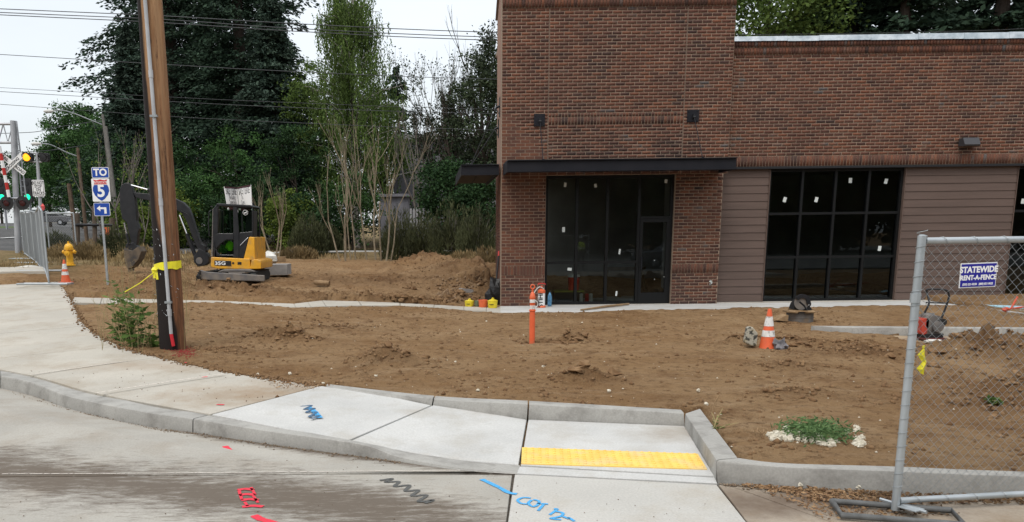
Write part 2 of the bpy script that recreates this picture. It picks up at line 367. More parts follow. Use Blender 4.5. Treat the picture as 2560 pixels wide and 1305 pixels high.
gy = mth('ADD', mth('ADD', mth('MULTIPLY', sp.outputs[0], -.405), mth('MULTIPLY', mth('MULTIPLY', sp.outputs[0], sp.outputs[0]), .057)), 6.36)
gd_ = mth('SUBTRACT', gy, sp.outputs[1]); gm_ = n.new('ShaderNodeMapRange'); gm_.inputs[1].default_value = .0; gm_.inputs[2].default_value = .34; gm_.inputs[3].default_value = .24; gm_.inputs[4].default_value = -.3; l.new(mth('ABSOLUTE', gd_), gm_.inputs[0])
mk = mth('MAXIMUM', mk, mth('ADD', t.outputs[0], gm_.outputs[0]))
r_ = n.new('ShaderNodeMapRange'); r_.inputs[1].default_value = .48; r_.inputs[2].default_value = .67; r_.inputs[4].default_value = .93; l.new(mk, r_.inputs[0])
mx = n.new('ShaderNodeMix'); mx.data_type = 'RGBA'; l.new(r_.outputs[0], mx.inputs[0]); l.new(src, mx.inputs[6]); mx.inputs[7].default_value = (.105, .082, .062, 1)
l.new(mx.outputs[2], b.inputs['Base Color'])
M['joint'] = mat('joint grit', (.07, .06, .05), .95, (.13, .11, .09), 20)
M['asphalt'] = mat('worn pale asphalt', (.17, .165, .155), .9, (.12, .118, .112), 3, bump=.002, bscale=60)

# ---------------------------------------------------------------- paving
def catmull(P, k=6):
    P = [np.array(p, float) for p in P]; o = []
    for i in range(len(P) - 1):
        a, b_, c, d = P[max(i - 1, 0)], P[i], P[i + 1], P[min(i + 2, len(P) - 1)]
        for j in range(k):
            t_ = j / k; o.append(.5 * ((2 * b_) + (c - a) * t_ + (2 * a - 5 * b_ + 4 * c - d) * t_ ** 2 + (3 * b_ - a - 3 * c + d) * t_ ** 3))
    o.append(P[-1]); return [tuple(p) for p in o]
PAVED = []       # polygons under which the soil is lowered
sidewalk = empty('sidewalk', (-3, 11, .15), None, None); tag(sidewalk, kind='structure')
SR = [(800,965,.155),(575,932,.17),(397,893,.2),(300,865,.25),(213,815,.34),(178,752,.52),(150,704,.76)]
SR = [onz(*p) for p in SR]
SL = [onz(527,1035,.145), onz(240,982,.16), onz(75,937,.175), onz(-110,906,.19), (-9.3,12.7,.22), (-13.5,14.6,.42), (-17,17.5,.62)]
SLm = []
def seg(a, b_, k):   # curve points between successive left points following the kerb
    return [tuple(np.array(a) * (1 - t_) + np.array(b_) * t_) for t_ in np.linspace(0, 1, k)]
cur = catmull(SL, 4); curR = catmull(SR, 4)
for i in range(len(SR) - 1):
    A = curR[i * 4:(i + 1) * 4 + 1]; B = cur[i * 4:(i + 1) * 4 + 1]
    mb = MB(); dv = lambda a, b_, w_: tuple(np.array(a) + (np.array(b_) - np.array(a)) * w_)
    poly = list(A) + list(B)[::-1]
    # keep a 9 mm joint to the next slab
    poly = [dv(A[0], A[1], .02)] + A[1:-1] + [dv(A[-1], A[-2], .02), dv(B[-1], B[-2], .02)] + B[1:-1][::-1] + [dv(B[0], B[1], .02)]
    vs = poly; mb.slab(vs, .12, .006); mb.build('slab', M['walk'], sidewalk)
PAVED.append([p[:2] for p in curR + cur[::-1]])
# walkway slabs farther along, beyond the driveway cut
far_rows = [((150,662),(150,674),24.2,23.4)]
q = [at(-500,676,23.0), at(112,676,22.6), at(108,662,24.4), at(-500,662,24.6)]
q = [(x, y, Ts(x, y) + .09) for x, y, z in q]; MB().slab(q, .1).build('slab', M['walk'], sidewalk)

def curb(parent, bot, top, inn, cuts, mname='curb', name='curb_section'):
    """sweep through (bottom front, top front, top back) rows; cuts are indices where a section ends"""
    k = 6; B, Tt, I = catmull(bot, k), catmull(top, k), catmull(inn, k); cs = [0] + [c * k for c in cuts] + [len(B) - 1]
    for a, e in zip(cs[:-1], cs[1:]):
        rows = []
        for i in range(a, e + 1):
            b_, t_, n_ = np.array(B[i]), np.array(Tt[i]), np.array(I[i])
            if i == a and a > 0: d = np.array(B[i + 1]) - b_; sh = d / np.linalg.norm(d) * .008; b_, t_, n_ = b_ + sh, t_ + sh, n_ + sh
            if i == e and e < len(B) - 1: d = np.array(B[i - 1]) - b_; sh = d / np.linalg.norm(d) * .008; b_, t_, n_ = b_ + sh, t_ + sh, n_ + sh
            h = max(t_[2] - b_[2], .004); inw = (n_ - t_); inw[2] = 0; L = max(np.linalg.norm(inw), 1e-6); inw /= L; rr = min(.02, h * .4)
            rows.append([b_ - (0, 0, .15), b_, b_ * .0 + np.array([t_[0], t_[1], t_[2] - rr]), t_ - (0, 0, rr * .3) + inw * rr * .3, np.array([*(t_[:2] + inw[:2] * rr), t_[2]]), n_, n_ - (0, 0, .17)])
        mb = MB(); nn = len(rows[0]); vs = [tuple(p) for r2_ in rows for p in r2_]
        fs = [(i * nn + j, (i + 1) * nn + j, (i + 1) * nn + j + 1, i * nn + j + 1) for i in range(len(rows) - 1) for j in range(nn - 1)]
        fs += [tuple(range(nn))[::-1], tuple((len(rows) - 1) * nn + j for j in range(nn))]
        mb.addf(vs, fs); o = mb.build(name, M[mname], parent)
        bmn = __import__('bmesh'); bm_ = bmn.new(); bm_.from_mesh(o.data); bmn.ops.recalc_face_normals(bm_, faces=bm_.faces); bm_.to_mesh(o.data); bm_.free(); sm(o, 40)
def crow(bx, by, zb, tx, ty, ix, iy):
    b_ = onz(bx, by, zb); t_ = at(tx, ty, b_[1] + .012); i_ = onz(ix, iy, t_[2]); return b_, t_, i_
street_curb = empty('street_curb', (0, 6.6, 0), None, None); tag(street_curb, kind='structure')
rows = [crow(0,970,.01,0,940,0,923),crow(176,1021,.005,176,992,211,975),crow(352,1063,0,352,1028,387,1017),crow(482,1080,0,482,1047,527,1036),crow(668,1109,0,668,1077,700,1068),
        crow(900,1140,0,900,1110,880,1101),crow(1000,1154,0,1000,1143,1000,1124),crow(1150,1175,0,1150,1170,1150,1150),crow(1292,1185,0,1292,1182,1300,1163)]
ext = [((-17,15.7,.45),(-17,15.72,.6),(-17,16.0,.6)),((-12.5,12.9,.25),(-12.5,12.92,.4),(-12.6,13.15,.4)),((-8.4,11.2,.08),(-8.42,11.22,.21),(-8.55,11.42,.21))]
rows = ext + rows
curb(street_curb, [r_[0] for r_ in rows], [r_[1] for r_ in rows], [r_[2] for r_ in rows], [3, 6])
PAVED.append([r_[0][:2] for r_ in rows] + [r_[2][:2] for r_ in rows][::-1])
# ramp curb round the landing
ramp_curb = empty('ramp_curb', (1.5, 7.6, 0), None, None); tag(ramp_curb, kind='structure')
rb = [(onz(816,966,.155), onz(816,963,.16), onz(818,960,.16)), (onz(1081,1011,.09), at(1083,997,onz(1081,1011,.09)[1] + .02), None), (onz(1319,1047,.025), at(1321,1010,onz(1319,1047,.025)[1] + .02), None), (onz(1711,1064,.02), at(1710,1033,onz(1711,1064,.02)[1] + .02), None)]
rb = [(b_, t_, i_ if i_ else (t_[0] + .02, t_[1] + .16, t_[2])) for b_, t_, i_ in rb]
curb(ramp_curb, [r_[0] for r_ in rb], [r_[1] for r_ in rb], [r_[2] for r_ in rb], [1, 2])
PAVED.append([r_[0][:2] for r_ in rb] + [r_[2][:2] for r_ in rb][::-1])
zt = rb[-1][1][2]; ip = onz(1790, 1149, zt - .01)
side = [(onz(1711,1066,.02), onz(1713,1034,zt), onz(1750,1022,zt)), (onz(1750,1129,.015), onz(1751,1091,zt), onz(1797,1084,zt)), (onz(1790,1203,.0), ip, onz(1843,1144,zt - .01))]
curb(ramp_curb, [r_[0] for r_ in side], [r_[1] for r_ in side], [r_[2] for r_ in side], [])
PAVED.append([r_[0][:2] for r_ in side] + [r_[2][:2] for r_ in side][::-1])
fr = [crow(1794,1207,0,1792,1151,1846,1145),crow(1947,1217,0,1947,1166,1960,1158),crow(2226,1230,0,2230,1177,2233,1166),crow(2560,1243,0,2560,1190,2560,1179),crow(3400,1270,0,3400,1215,3400,1203)]
curb(street_curb, [r_[0] for r_ in fr], [r_[1] for r_ in fr], [r_[2] for r_ in fr], [])
PAVED.append([r_[0][:2] for r_ in fr] + [r_[2][:2] for r_ in fr][::-1])
# ramp slabs
ramp = empty('ramp', (0, 7.5, 0), None, None); tag(ramp, kind='structure')
zB = .105
s1 = [onz(531,1036,.143), onz(700,1069,.125), onz(871,1100,.10), onz(1077,1013,.092), onz(940,984,.128), onz(803,965,.155)]
MB().slab(s1, .1, .005).build('slab', M['walknew'], ramp)
s2 = [onz(877,1102,.098), onz(1000,1126,.035), onz(1150,1150,.012), onz(1296,1161,.012), onz(1316,1049,.024), onz(1200,1030,.055), onz(1083,1013,.09)]
MB().slab(s2, .1, .005).build('slab', M['walknew'], ramp)
s3 = [onz(1302,1162,.012), onz(1786,1190,.012), onz(1711,1065,.02), onz(1321,1049,.024)]
MB().slab(s3, .1, .005).build('slab', M['walknew'], ramp)
PAVED.append([p[:2] for p in (s1[:3] + s2[:4] + s3[1:3] + [s3[3], s2[5], s1[3], s1[4], s1[5]])])
PAVED.append([r_[0][:2] for r_ in rows[3:]] + [J_[:2] for J_ in (onz(1797,1211,0), onz(1846,1143,zt), onz(1755,1022,zt))] + [r_[2][:2] for r_ in rb][::-1] + [SL[0][:2]])
# yellow tactile plate with truncated domes
tact = empty('tactile_paving', (1.5, 6.4, .02), 'yellow tactile warning plate with raised domes set in the curb ramp', 'tactile paving')
tp = [onz(1303,1158,.022), onz(1768,1172,.022), onz(1745,1134,.026), onz(1305,1118,.026)]
M['yplate'] = mat('yellow tactile', (.80, .54, .13), .7, (.70, .46, .11), 6, dirt=(.60, .47, .26), dscale=5, spec=.3)
MB().slab(tp, .012, .002).build('plate', M['yplate'], tact)
mb = MB()
for i in range(24):
    for j in range(7):
        a, b_ = (i + .5) / 24, (j + .5) / 7; p = [(tp[0][k] * (1 - a) + tp[1][k] * a) * (1 - b_) + (tp[3][k] * (1 - a) + tp[2][k] * a) * b_ for k in range(3)]
        mb.lathe([(.0165, -.001), (.010, .010)], p, 7)
tag(mb.build('dome', M['yplate'], tact), kind='stuff')

# street slabs
street = empty('street', (0, 0, 0), None, None); tag(street, kind='structure')
cb = [r_[0] for r_ in rows]; cbc = catmull(cb, 6)
J = lambda x, y: onz(x, y, 0)
e = .006
up_ = [(p[0], p[1] - .004, p[2] * .0) if p[1] < 10 else (p[0], p[1] - .004, p[2]) for p in cbc]
jn = [J(1282,1178), J(820,1183), J(0,1190), (-4.6, 6.3, 0), (-17, 8.5, .15)]
slabA = up_ + jn
MB().slab(slabA, .12, .005).build('slab', M['street'], street)
slabB = [J(1280,1187), J(820,1186), J(0,1193), (-4.6, 6.27, 0), (-17, 8.45, .12), (-17, -1, 0), (.95, -1, 0), J(1265,1305)]
MB().slab(slabB, .12, .004).build('slab', M['street'], street)
g1 = [J(1297,1167), J(1788,1195), J(1793,1209), J(1288,1184)]
MB().slab([(a, b_, .004) for a, b_, c in g1], .1, .004).build('gutter', M['walknew'], street)
ap = [J(1287,1186), J(1792,1212), J(1866,1305), (2.55, 3.6, 0), (3.4, -1, 0), (.97, -1, 0), J(1270,1305)]
MB().slab(ap, .12, .005).build('slab', M['apron'], street)
d1 = [J(1797,1211), J(1822,1213), J(2080,1305), (2.72, 3.6, 0), (3.6, -1, 0), (3.42, -1, 0), (2.57, 3.6, 0), J(1870,1305)]
MB().slab([(a, b_, -.003) for a, b_, c in d1], .12, .005).build('slab', M['dirtyconc'], street)
d2 = [J(1826,1213), J(1947,1218), J(2226,1231), J(2560,1244), J(3400,1271), (16, 4, 0), (16, -1, 0), (3.62, -1, 0), (2.74, 3.6, 0), J(2085,1305)]
MB().slab([(a, b_, -.003) for a, b_, c in d2], .12, .005).build('slab', M['dirtyconc'], street)
mb = MB(); mb.addf([(-17, -1, -.03), (16, -1, -.03), (16, 5.6, -.03), (2.2, 5.9, -.03), (1, 6.6, -.03), (-.5, 7, -.03), (-2.3, 7.7, -.03), (-5.5, 10, -.03), (-17, 10, -.03)], [tuple(range(9))]); mb.build('joint', M['joint'], street)
PAVED.append([(-17, -1), (16, -1), (16, 4.6), fr[-1][0][:2]] + [r_[0][:2] for r_ in fr[::-1]] + [r_[0][:2] for r_ in rows[::-1]])
# wide asphalt behind the photographer
mb = MB(); mb.addf([(-120, -60, .0), (120, -60, .0), (120, -1.02, 0), (-120, -1.02, .0)], [(0, 1, 2, 3)]); tag(mb.build('road', M['asphalt']), kind='structure')
PAVED.append([(-120, -60), (120, -60), (120, -1), (-120, -1)])

# paths: walkway across the lot and in front of the building
path = empty('walkway', (0, 19, .2), None, None); tag(path, kind='structure')
Tp = [(185,743,.5),(350,747,.42),(560,752,.33),(735,759,.3),(805,751,.3),(1000,757,.22),(1160,766,.15),(1252,769,.14)]
Bp = [(178,756,.5),(350,759,.42),(560,762,.33),(740,768,.29),(815,765,.28),(1000,763,.22),(1160,774,.15),(1252,781,.14)]
TT, BB = catmull([onz(*p) for p in Tp], 2), catmull([onz(*p) for p in Bp], 2)
for i in range(len(TT) - 1):
    d = (np.array(TT[i + 1]) - np.array(TT[i])) * .006
    MB().slab([tuple(np.array(BB[i]) + d), tuple(np.array(BB[i + 1]) - d), tuple(np.array(TT[i + 1]) - d), tuple(np.array(TT[i]) + d)], .12, .01).build('slab', M['walk'], path)
PAVED.append([p[:2] for p in BB + TT[::-1]])
YB = 19.6
fe = [(1252,781),(1500,778),(1850,773),(2277,767),(2446,765),(2520,778),(2700,800)]
FE = [onz(a, b_, .14) for a, b_ in fe]
for i, (p, q2) in enumerate(zip(FE[:-1], FE[1:])):
    ns = max(1, int((q2[0] - p[0]) / 1.6))
    for k in range(ns):
        a = np.array(p) + (np.array(q2) - np.array(p)) * k / ns; b_ = np.array(p) + (np.array(q2) - np.array(p)) * (k + 1) / ns
        MB().slab([(a[0] + .006, a[1], .14), (b_[0] - .006, b_[1], .14), (b_[0] - .006, 19.86, .14), (a[0] + .006, 19.86, .14)], .12, .01).build('slab', M['walknew'], path)
PAVED.append([p[:2] for p in FE] + [(FE[-1][0], 30), (1.9, 30), (1.75, 19.6)])
# low curb and paving of the parking area on the right
lot_curb = empty('parking_curb', (9, 14, 0), None, None); tag(lot_curb, kind='structure')
pc = [((7.3,14.35,.02),(7.3,14.37,.145),(7.0,14.6,.15)),((8.6,14.1,.01),(8.6,14.12,.15),(8.6,14.32,.15)),((10.6,13.75,.0),(10.6,13.77,.15),(10.6,13.97,.15)),((14,13.4,.0),(14,13.42,.15),(14,13.62,.15))]
curb(lot_curb, [r_[0] for r_ in pc], [r_[1] for r_ in pc], [r_[2] for r_ in pc], [2])
PAVED.append([r_[0][:2] for r_ in pc] + [r_[2][:2] for r_ in pc][::-1])
M['grav'] = mat('gravel base', (.36, .27, .17), .95, (.26, .19, .13), 3, bump=.004, bscale=50)
lot = [(8.2, 14.14, .012), (8.0, 13.2, .012), (8.6, 12.4, .012), (10, 11.8, .012), (14, 11, .012), (14, 13.3, .012), (10.6, 13.7, .012)]
mb = MB(); mb.addf(lot[::-1], [tuple(range(7))[::-1]]); tag(mb.build('parking_base', M['grav']), kind='structure')
PAVED.append([p[:2] for p in lot])

# ---------------------------------------------------------------- the ground sheet
def spaced(a, b_, s0, grow, smax):
    o = [a]; s = s0
    while o[-1] < b_: o.append(o[-1] + s); s = min(s * grow, smax)
    return o
xs = sorted(set([round(-v, 4) for v in spaced(9.6, 900, .06, 1.06, 60)] + [round(v, 4) for v in np.arange(-9.6, 12.5, .05)] + [round(v, 4) for v in spaced(12.5, 900, .06, 1.07, 60)]))
ys = sorted(set([round(-v, 4) for v in spaced(1.5, 700, .8, 1.2, 60)] + [round(v, 4) for v in np.arange(-1, 5, .5)] + [round(v, 4) for v in np.arange(5.2, 13.5, .05)] + [round(v, 4) for v in spaced(13.5, 42, .055, 1.012, .3)] + [round(v, 4) for v in spaced(42.1, 1200, .3, 1.08, 60)]))
X, Y = np.meshgrid(np.array(xs), np.array(ys)); Z = T(X, Y)
Z0 = Z.copy(); near = (np.abs(X) < 125)
for poly in PAVED:
    pa = np.array([p[:2] for p in poly]); x0, y0 = pa.min(0); x1, y1 = pa.max(0)
    msk = near & (X >= x0) & (X <= x1) & (Y >= y0) & (Y <= y1)
    ii = np.where(msk); hit = inpoly(X[ii], Y[ii], poly)
    Z[ii[0][hit], ii[1][hit]] = np.minimum(Z[ii[0][hit], ii[1][hit]], Z0[ii[0][hit], ii[1][hit]] - .16)
Z[(X > -17) & (X < 16) & (Y < 4.8) & (Y > -1)] = -.2
Z[(Y < -1)] = np.minimum(Z[(Y < -1)], -.2)
Z[(Y > 200)] += 0
nx, ny = len(xs), len(ys)
me = bpy.data.meshes.new('ground'); me.vertices.add(nx * ny); me.vertices.foreach_set('co', np.stack([X, Y, Z], -1).astype(np.float32).ravel())
I = np.arange(nx * ny).reshape(ny, nx); Q = np.stack([I[:-1, :-1], I[:-1, 1:], I[1:, 1:], I[1:, :-1]], -1).reshape(-1, 4); nf = len(Q)
me.loops.add(nf * 4); me.loops.foreach_set('vertex_index', Q.astype(np.int32).ravel())
me.polygons.add(nf); me.polygons.foreach_set('loop_start', np.arange(0, nf * 4, 4, dtype=np.int32)); me.update(calc_edges=True)
me.polygons.foreach_set('use_smooth', np.ones(nf, bool))
zone = np.zeros((ny, nx, 4), np.float32); zone[..., 3] = 1
wob = vnoise(X, Y, 3, 8)
asp = (X < -11.5 - .0 * Y) & (Y > 37.5 + wob * 1.0) & (X < -9 - (Y - 37) * .10) & (Y < 160); zone[..., 1] = asp
gr = np.clip((Y - 36 + wob * 3) / 4, 0, 1) * (~asp); gr = np.maximum(gr, np.clip((-9.3 - X + wob * 1.5) / 1.0, 0, 1) * np.clip((Y - 22.5 + wob * 2) / 2, 0, 1) * (~asp)); zone[..., 0] = gr
fresh = np.zeros_like(X)
for mx_, my_, rx_, ry_, h_, ro_ in MOUNDS: fresh = np.maximum(fresh, np.exp(-(((X - mx_) / (rx_ * 1.15)) ** 2 + ((Y - my_) / (ry_ * 1.2)) ** 2) * 1.1) * (1.15 if abs(h_) > .09 else .8))
fresh *= np.clip(.75 + 1.2 * vnoise(X, Y, .5, 15), 0, 1.1); fa = None
lawn = (X < -36) & (Y > 68) & (Y < 96) & (X < -37 - (Y - 68) * .3); zone[..., 2] = lawn; zone[lawn, 1] = 0
ca = me.color_attributes.new('zone', 'FLOAT_COLOR', 'POINT'); ca.data.foreach_set('color', zone.ravel())
fa = me.attributes.new('fresh', 'FLOAT', 'POINT'); fa.data.foreach_set('value', np.clip(fresh, 0, 1).astype(np.float32).ravel())
# soil material
ms = bpy.data.materials.new('soil'); ms.use_nodes = True; n, l, b = nodes(ms)
g = n.new('ShaderNodeNewGeometry')
def tex(sc_, det=6, ro=.6, src=None):
    t_ = n.new('ShaderNodeTexNoise'); t_.inputs['Scale'].default_value = sc_; t_.inputs['Detail'].default_value = det; t_.inputs['Roughness'].default_value = ro; l.new(src or g.outputs['Position'], t_.inputs[0]); return t_.outputs[0]
def rng(v, a, b_, c=0, d=1):
    r3 = n.new('ShaderNodeMapRange'); r3.inputs[1].default_value = a; r3.inputs[2].default_value = b_; r3.inputs[3].default_value = c; r3.inputs[4].default_value = d; l.new(v, r3.inputs[0]); return r3.outputs[0]
def mixc(f_, a, b_):
    m_ = n.new('ShaderNodeMix'); m_.data_type = 'RGBA'
    if isinstance(f_, (int, float)): m_.inputs[0].default_value = f_
    else: l.new(f_, m_.inputs[0])
    for i, v in ((6, a), (7, b_)):
        if isinstance(v, tuple): m_.inputs[i].default_value = (*v, 1)
        else: l.new(v, m_.inputs[i])
    return m_.outputs[2]
mps = n.new('ShaderNodeMapping'); mps.inputs['Rotation'].default_value = (0, 0, R(-8)); mps.inputs['Scale'].default_value = (.45, 2.6, 1); l.new(g.outputs['Position'], mps.inputs[0])
c = mixc(rng(tex(.45, 7, .65), .36, .66), (.228, .130, .059), (.325, .213, .114))
c = mixc(rng(tex(2.2, 9, .75, mps.outputs[0]), .52, .66, 0, .75), c, (.34, .235, .14))
c = mixc(rng(tex(1.9, 9, .74), .50, .70, 0, .85), c, (.150, .075, .032))
c = mixc(rng(tex(9, 8, .76), .52, .66, 0, .9), c, (.085, .040, .018))
c = mixc(rng(tex(24, 5, .7), .58, .74, 0, .7), c, (.36, .25, .145))
c = mixc(rng(tex(60, 3, .7), .58, .7, 0, .6), c, (.42, .32, .2))
fn = n.new('ShaderNodeAttribute'); fn.attribute_name = 'fresh'
c = mixc(mth('MULTIPLY', fn.outputs['Fac'], .62), c, mixc(rng(tex(14, 6, .7), .4, .62), (.125, .062, .028), (.065, .032, .016)))
zn = n.new('ShaderNodeAttribute'); zn.attribute_name = 'zone'; zs = n.new('ShaderNodeSeparateColor'); l.new(zn.outputs['Color'], zs.inputs[0])
c = mixc(zs.outputs[0], c, mixc(rng(tex(1.5, 8, .7), .4, .65), (.24, .17, .09), (.12, .10, .045)))
c = mixc(zs.outputs[1], c, mixc(rng(tex(.6), .4, .6), (.10, .10, .10), (.13, .128, .125)))
c = mixc(zs.outputs[2], c, (.07, .14, .035))
l.new(c, b.inputs['Base Color']); b.inputs['Roughness'].default_value = .96; b.inputs['Specular IOR Level'].default_value = .1
h = mth('ADD', mth('MULTIPLY', tex(18, 8, .72), 1.0), mth('MULTIPLY', tex(55, 4, .7), .45))
bu = n.new('ShaderNodeBump'); bu.inputs['Distance'].default_value = .06; bu.inputs['Strength'].default_value = 1; l.new(h, bu.inputs['Height']); l.new(bu.outputs[0], b.inputs['Normal'])
M['soil'] = ms
tag(link('ground', me, ms), kind='structure')
stain(M['dirtyconc'], 2.6, 5.35, 1.3, .45, (.12, .085, .06), .9)
stain(M['walknew'], 2.2, 7.2, .5, .35, (.27, .23, .18), .7)
# clods, pebbles
def scatter_stones(name, pts, smin, smax, m, seed=1, flat=.8, kind='stuff', pw=2.5):
    rnd = np.random.default_rng(seed); N = len(pts); ico = np.array([(0,0,1),(.9,0,.1),(.3,.85,0),(-.75,.5,.1),(-.7,-.55,0),(.3,-.9,.1),(0,0,-.6)])
    F_ = [(0,1,2),(0,2,3),(0,3,4),(0,4,5),(0,5,1),(6,2,1),(6,3,2),(6,4,3),(6,5,4),(6,1,5)]
    s = smin + (smax - smin) * rnd.random(N) ** pw; a = rnd.random(N) * 6.28; V = np.repeat(ico[None], N, 0) * (1 + .5 * (rnd.random((N, 7, 1)) - .5))
    V = V * (s[:, None, None] * np.array([1, .8, flat])); ca_, sa_ = np.cos(a)[:, None], np.sin(a)[:, None]
    xx = V[..., 0] * ca_ - V[..., 1] * sa_; yy = V[..., 0] * sa_ + V[..., 1] * ca_; V = np.stack([xx, yy, V[..., 2]], -1) + np.array(pts)[:, None]
    Fa = (np.array(F_)[None] + 7 * np.arange(N)[:, None, None]).reshape(-1, 3)
    return tag(np_mesh(name, V.reshape(-1, 3), Fa, m), kind=kind)
def np_mesh(name, V, Fa, m, parent=None, off=None):
    me_ = bpy.data.meshes.new(name); k = Fa.shape[1]
    if off is not None: V = V - np.array(off)
    me_.vertices.add(len(V)); me_.vertices.foreach_set('co', V.astype(np.float32).ravel())
    me_.loops.add(len(Fa) * k); me_.loops.foreach_set('vertex_index', Fa.astype(np.int32).ravel())
    me_.polygons.add(len(Fa)); me_.polygons.foreach_set('loop_start', np.arange(0, len(Fa) * k, k, dtype=np.int32)); me_.update(calc_edges=True)
    return link(name, me_, m, parent)
rg = np.random.default_rng(5); P = []
def soilpts(n_, x0, x1, y0, y1, clump=0):
    x = rg.random(n_) * (x1 - x0) + x0; y = y0 + (y1 - y0) * rg.random(n_) ** 1.3
    if clump: k_ = (vnoise(x, y, .9, 9) + vnoise(x, y, .35, 10)) > rg.random(n_) * .9 - .35; x, y = x[k_], y[k_]
    ok = np.ones(len(x), bool)
    for poly in PAVED: ok &= ~inpoly(x, y, poly)
    x, y = x[ok], y[ok]; return np.stack([x, y, T(x, y)], -1)
M['clod'] = mat('soil clods', (.125, .066, .030), .95, (.22, .135, .068), 9, bump=.006, bscale=60)
pts = np.concatenate([soilpts(20000, -5.5, 9, 6, 20, 1), soilpts(9000, -10, 2, 20, 32, 1)])
scatter_stones('soil_clods', pts, .006, .05, M['clod'], 2, pw=4)
mp_ = []
for mx_, my_, rx_, ry_, h_, ro_ in MOUNDS:
    k_ = int(420 * min(rx_ * ry_, 1.5) ** .5 * (1.5 if my_ < 16 else 1.3)); a_ = rg.normal(0, .55, (k_, 2)); x_ = mx_ + a_[:, 0] * rx_; y_ = my_ + a_[:, 1] * ry_
    ok = np.ones(k_, bool)
    for poly in PAVED: ok &= ~inpoly(x_, y_, poly)
    mp_.append(np.stack([x_[ok], y_[ok], T(x_[ok], y_[ok])], -1))
scatter_stones('soil_clods', np.concatenate(mp_), .006, .05, M['clod'], 4, pw=4.5)
M['pebble'] = mat('pale pebbles', (.45, .38, .28), .9, (.6, .55, .45), 9)
scatter_stones('pale_pebbles', soilpts(420, -5, 8, 6, 19), .006, .022, M['pebble'], 3, pw=3)
# ---------------------------------------------------------------- the brick building
YT, YW, YS, YG = 19.60, 19.78, 19.90, 19.97      # tower brick, wing brick, siding, wing windows
bX = lambda px, Y, py=600: at(px, py, Y)[0]
bZ = lambda px, py, Y: at(px, py, Y)[2]
bld = empty('brick_building', (7, 19.6, .14), 'low red brick building with taller corner block, brown lap siding, dark windows and black canopy', 'building')
M['mortar'] = mat('mortar', (.31, .23, .17), .95, (.23, .17, .125), 1.4)
mbk = bpy.data.materials.new('brick'); mbk.use_nodes = True; n, l, b = nodes(mbk)
g = n.new('ShaderNodeNewGeometry')
atn = n.new('ShaderNodeAttribute'); atn.attribute_name = 'tone'
def ramp_(src, stops):
    cr = n.new('ShaderNodeValToRGB'); l.new(src, cr.inputs[0]); el = cr.color_ramp.elements
    el[0].position, el[0].color = stops[0][0], (*stops[0][1], 1); el[1].position, el[1].color = stops[-1][0], (*stops[-1][1], 1)
    for p_, c_ in stops[1:-1]: e_ = el.new(p_); e_.color = (*c_, 1)
    cr.color_ramp.interpolation = 'LINEAR'; return cr.outputs[0]
big = tex(1.3, 4, .6)
tone = mth('ADD', mth('MULTIPLY', atn.outputs['Fac'], .56), mth('MULTIPLY', rng(big, .3, .7), .46))
c = ramp_(tone, [(.0, (.034, .026, .025)), (.15, (.060, .036, .031)), (.28, (.088, .044, .034)), (.42, (.114, .052, .037)), (.58, (.138, .062, .042)), (.72, (.172, .070, .041)), (.82, (.145, .082, .061)), (.9, (.105, .09, .086)), (1, (.078, .083, .088))])
c = mixc(rng(tex(38, 5, .65), .45, .75, 0, .55), c, (.07, .038, .029))
c = mixc(rng(tex(.35, 5, .6), .45, .7, 0, .35), c, (.06, .042, .038))
l.new(c, b.inputs['Base Color']); b.inputs['Roughness'].default_value = .9; b.inputs['Specular IOR Level'].default_value = .15
M['brick'] = mbk
M['sidingtrim'] = mat('siding trim', (.115, .078, .063), .7)
rb_ = random.Random(11)
BR = []        # cx, cz, w, h, Y face
PX, PZ, G = .222, .0745, .015
def courses(x0, x1, z0, z1, Y, off=0, depth=.0):
    nz_ = max(1, round((z1 - z0) / PZ)); pz = (z1 - z0) / nz_
    for k in range(nz_):
        z = z0 + (k + .5) * pz; s_ = x0 - (PX / 2 if (k + off) % 2 else 0); x = s_
        while x < x1 - .02:
            a, b2 = max(x, x0), min(x + PX, x1)
            if b2 - a > .03: BR.append(((a + b2) / 2, z, b2 - a - G, pz - G, Y))
            x += PX
def soldiers(x0, x1, z0, z1, Y):
    k = max(1, round((x1 - x0) / .0745)); w_ = (x1 - x0) / k
    for i in range(k): BR.append((x0 + (i + .5) * w_, (z0 + z1) / 2, w_ - G, z1 - z0 - G, Y))
X0, X1 = 1.76, 7.13
xsfL, xsfR = bX(1363, YT, 600), bX(1683, YT, 600)      # storefront opening
xpR = bX(1800, YT, 600)
zt0 = .14; zh = bZ(1500, 437, YT); ztop = 7.9
jL, jR = bX(1372, YT, 200), bX(1713, YT, 200)           # control joints
zs0, zs1, zs2 = bZ(1540, 311, YT), bZ(1540, 291, YT), bZ(1540, 281, YT)
zb0, zb1 = bZ(1540, 17, YT), bZ(1540, 17, YT) + .2
# piers below the canopy
pz0, pz1 = bZ(1306, 688, YT), bZ(1306, 664, YT)
for a, c_ in ((X0, xsfL), (xsfR, xpR)):
    courses(a, c_, zt0, pz0, YT); soldiers(a, c_, pz0, pz1, YT - .012); courses(a, c_, pz1, zh, YT, 1)
for a, c_ in ((X0, jL - .006), (jR + .006, X1)):
    courses(a, c_, zh, zb0, YT, 0)
courses(jL + .006, jR - .006, zh, zs0, YT, 0); soldiers(jL + .006, jR - .006, zs0, zs1, YT - .006); soldiers(jL + .006, jR - .006, zs1, zs2, YT - .006); courses(jL + .006, jR - .006, zs2, zb0, YT, 0)
soldiers(X0, X1, zb0, zb1, YT - .03); soldiers(X0, X1, zb1 + .01, zb1 + .21, YT - .045); courses(X0, X1, zb1 + .22, ztop - .05, YT - .03)
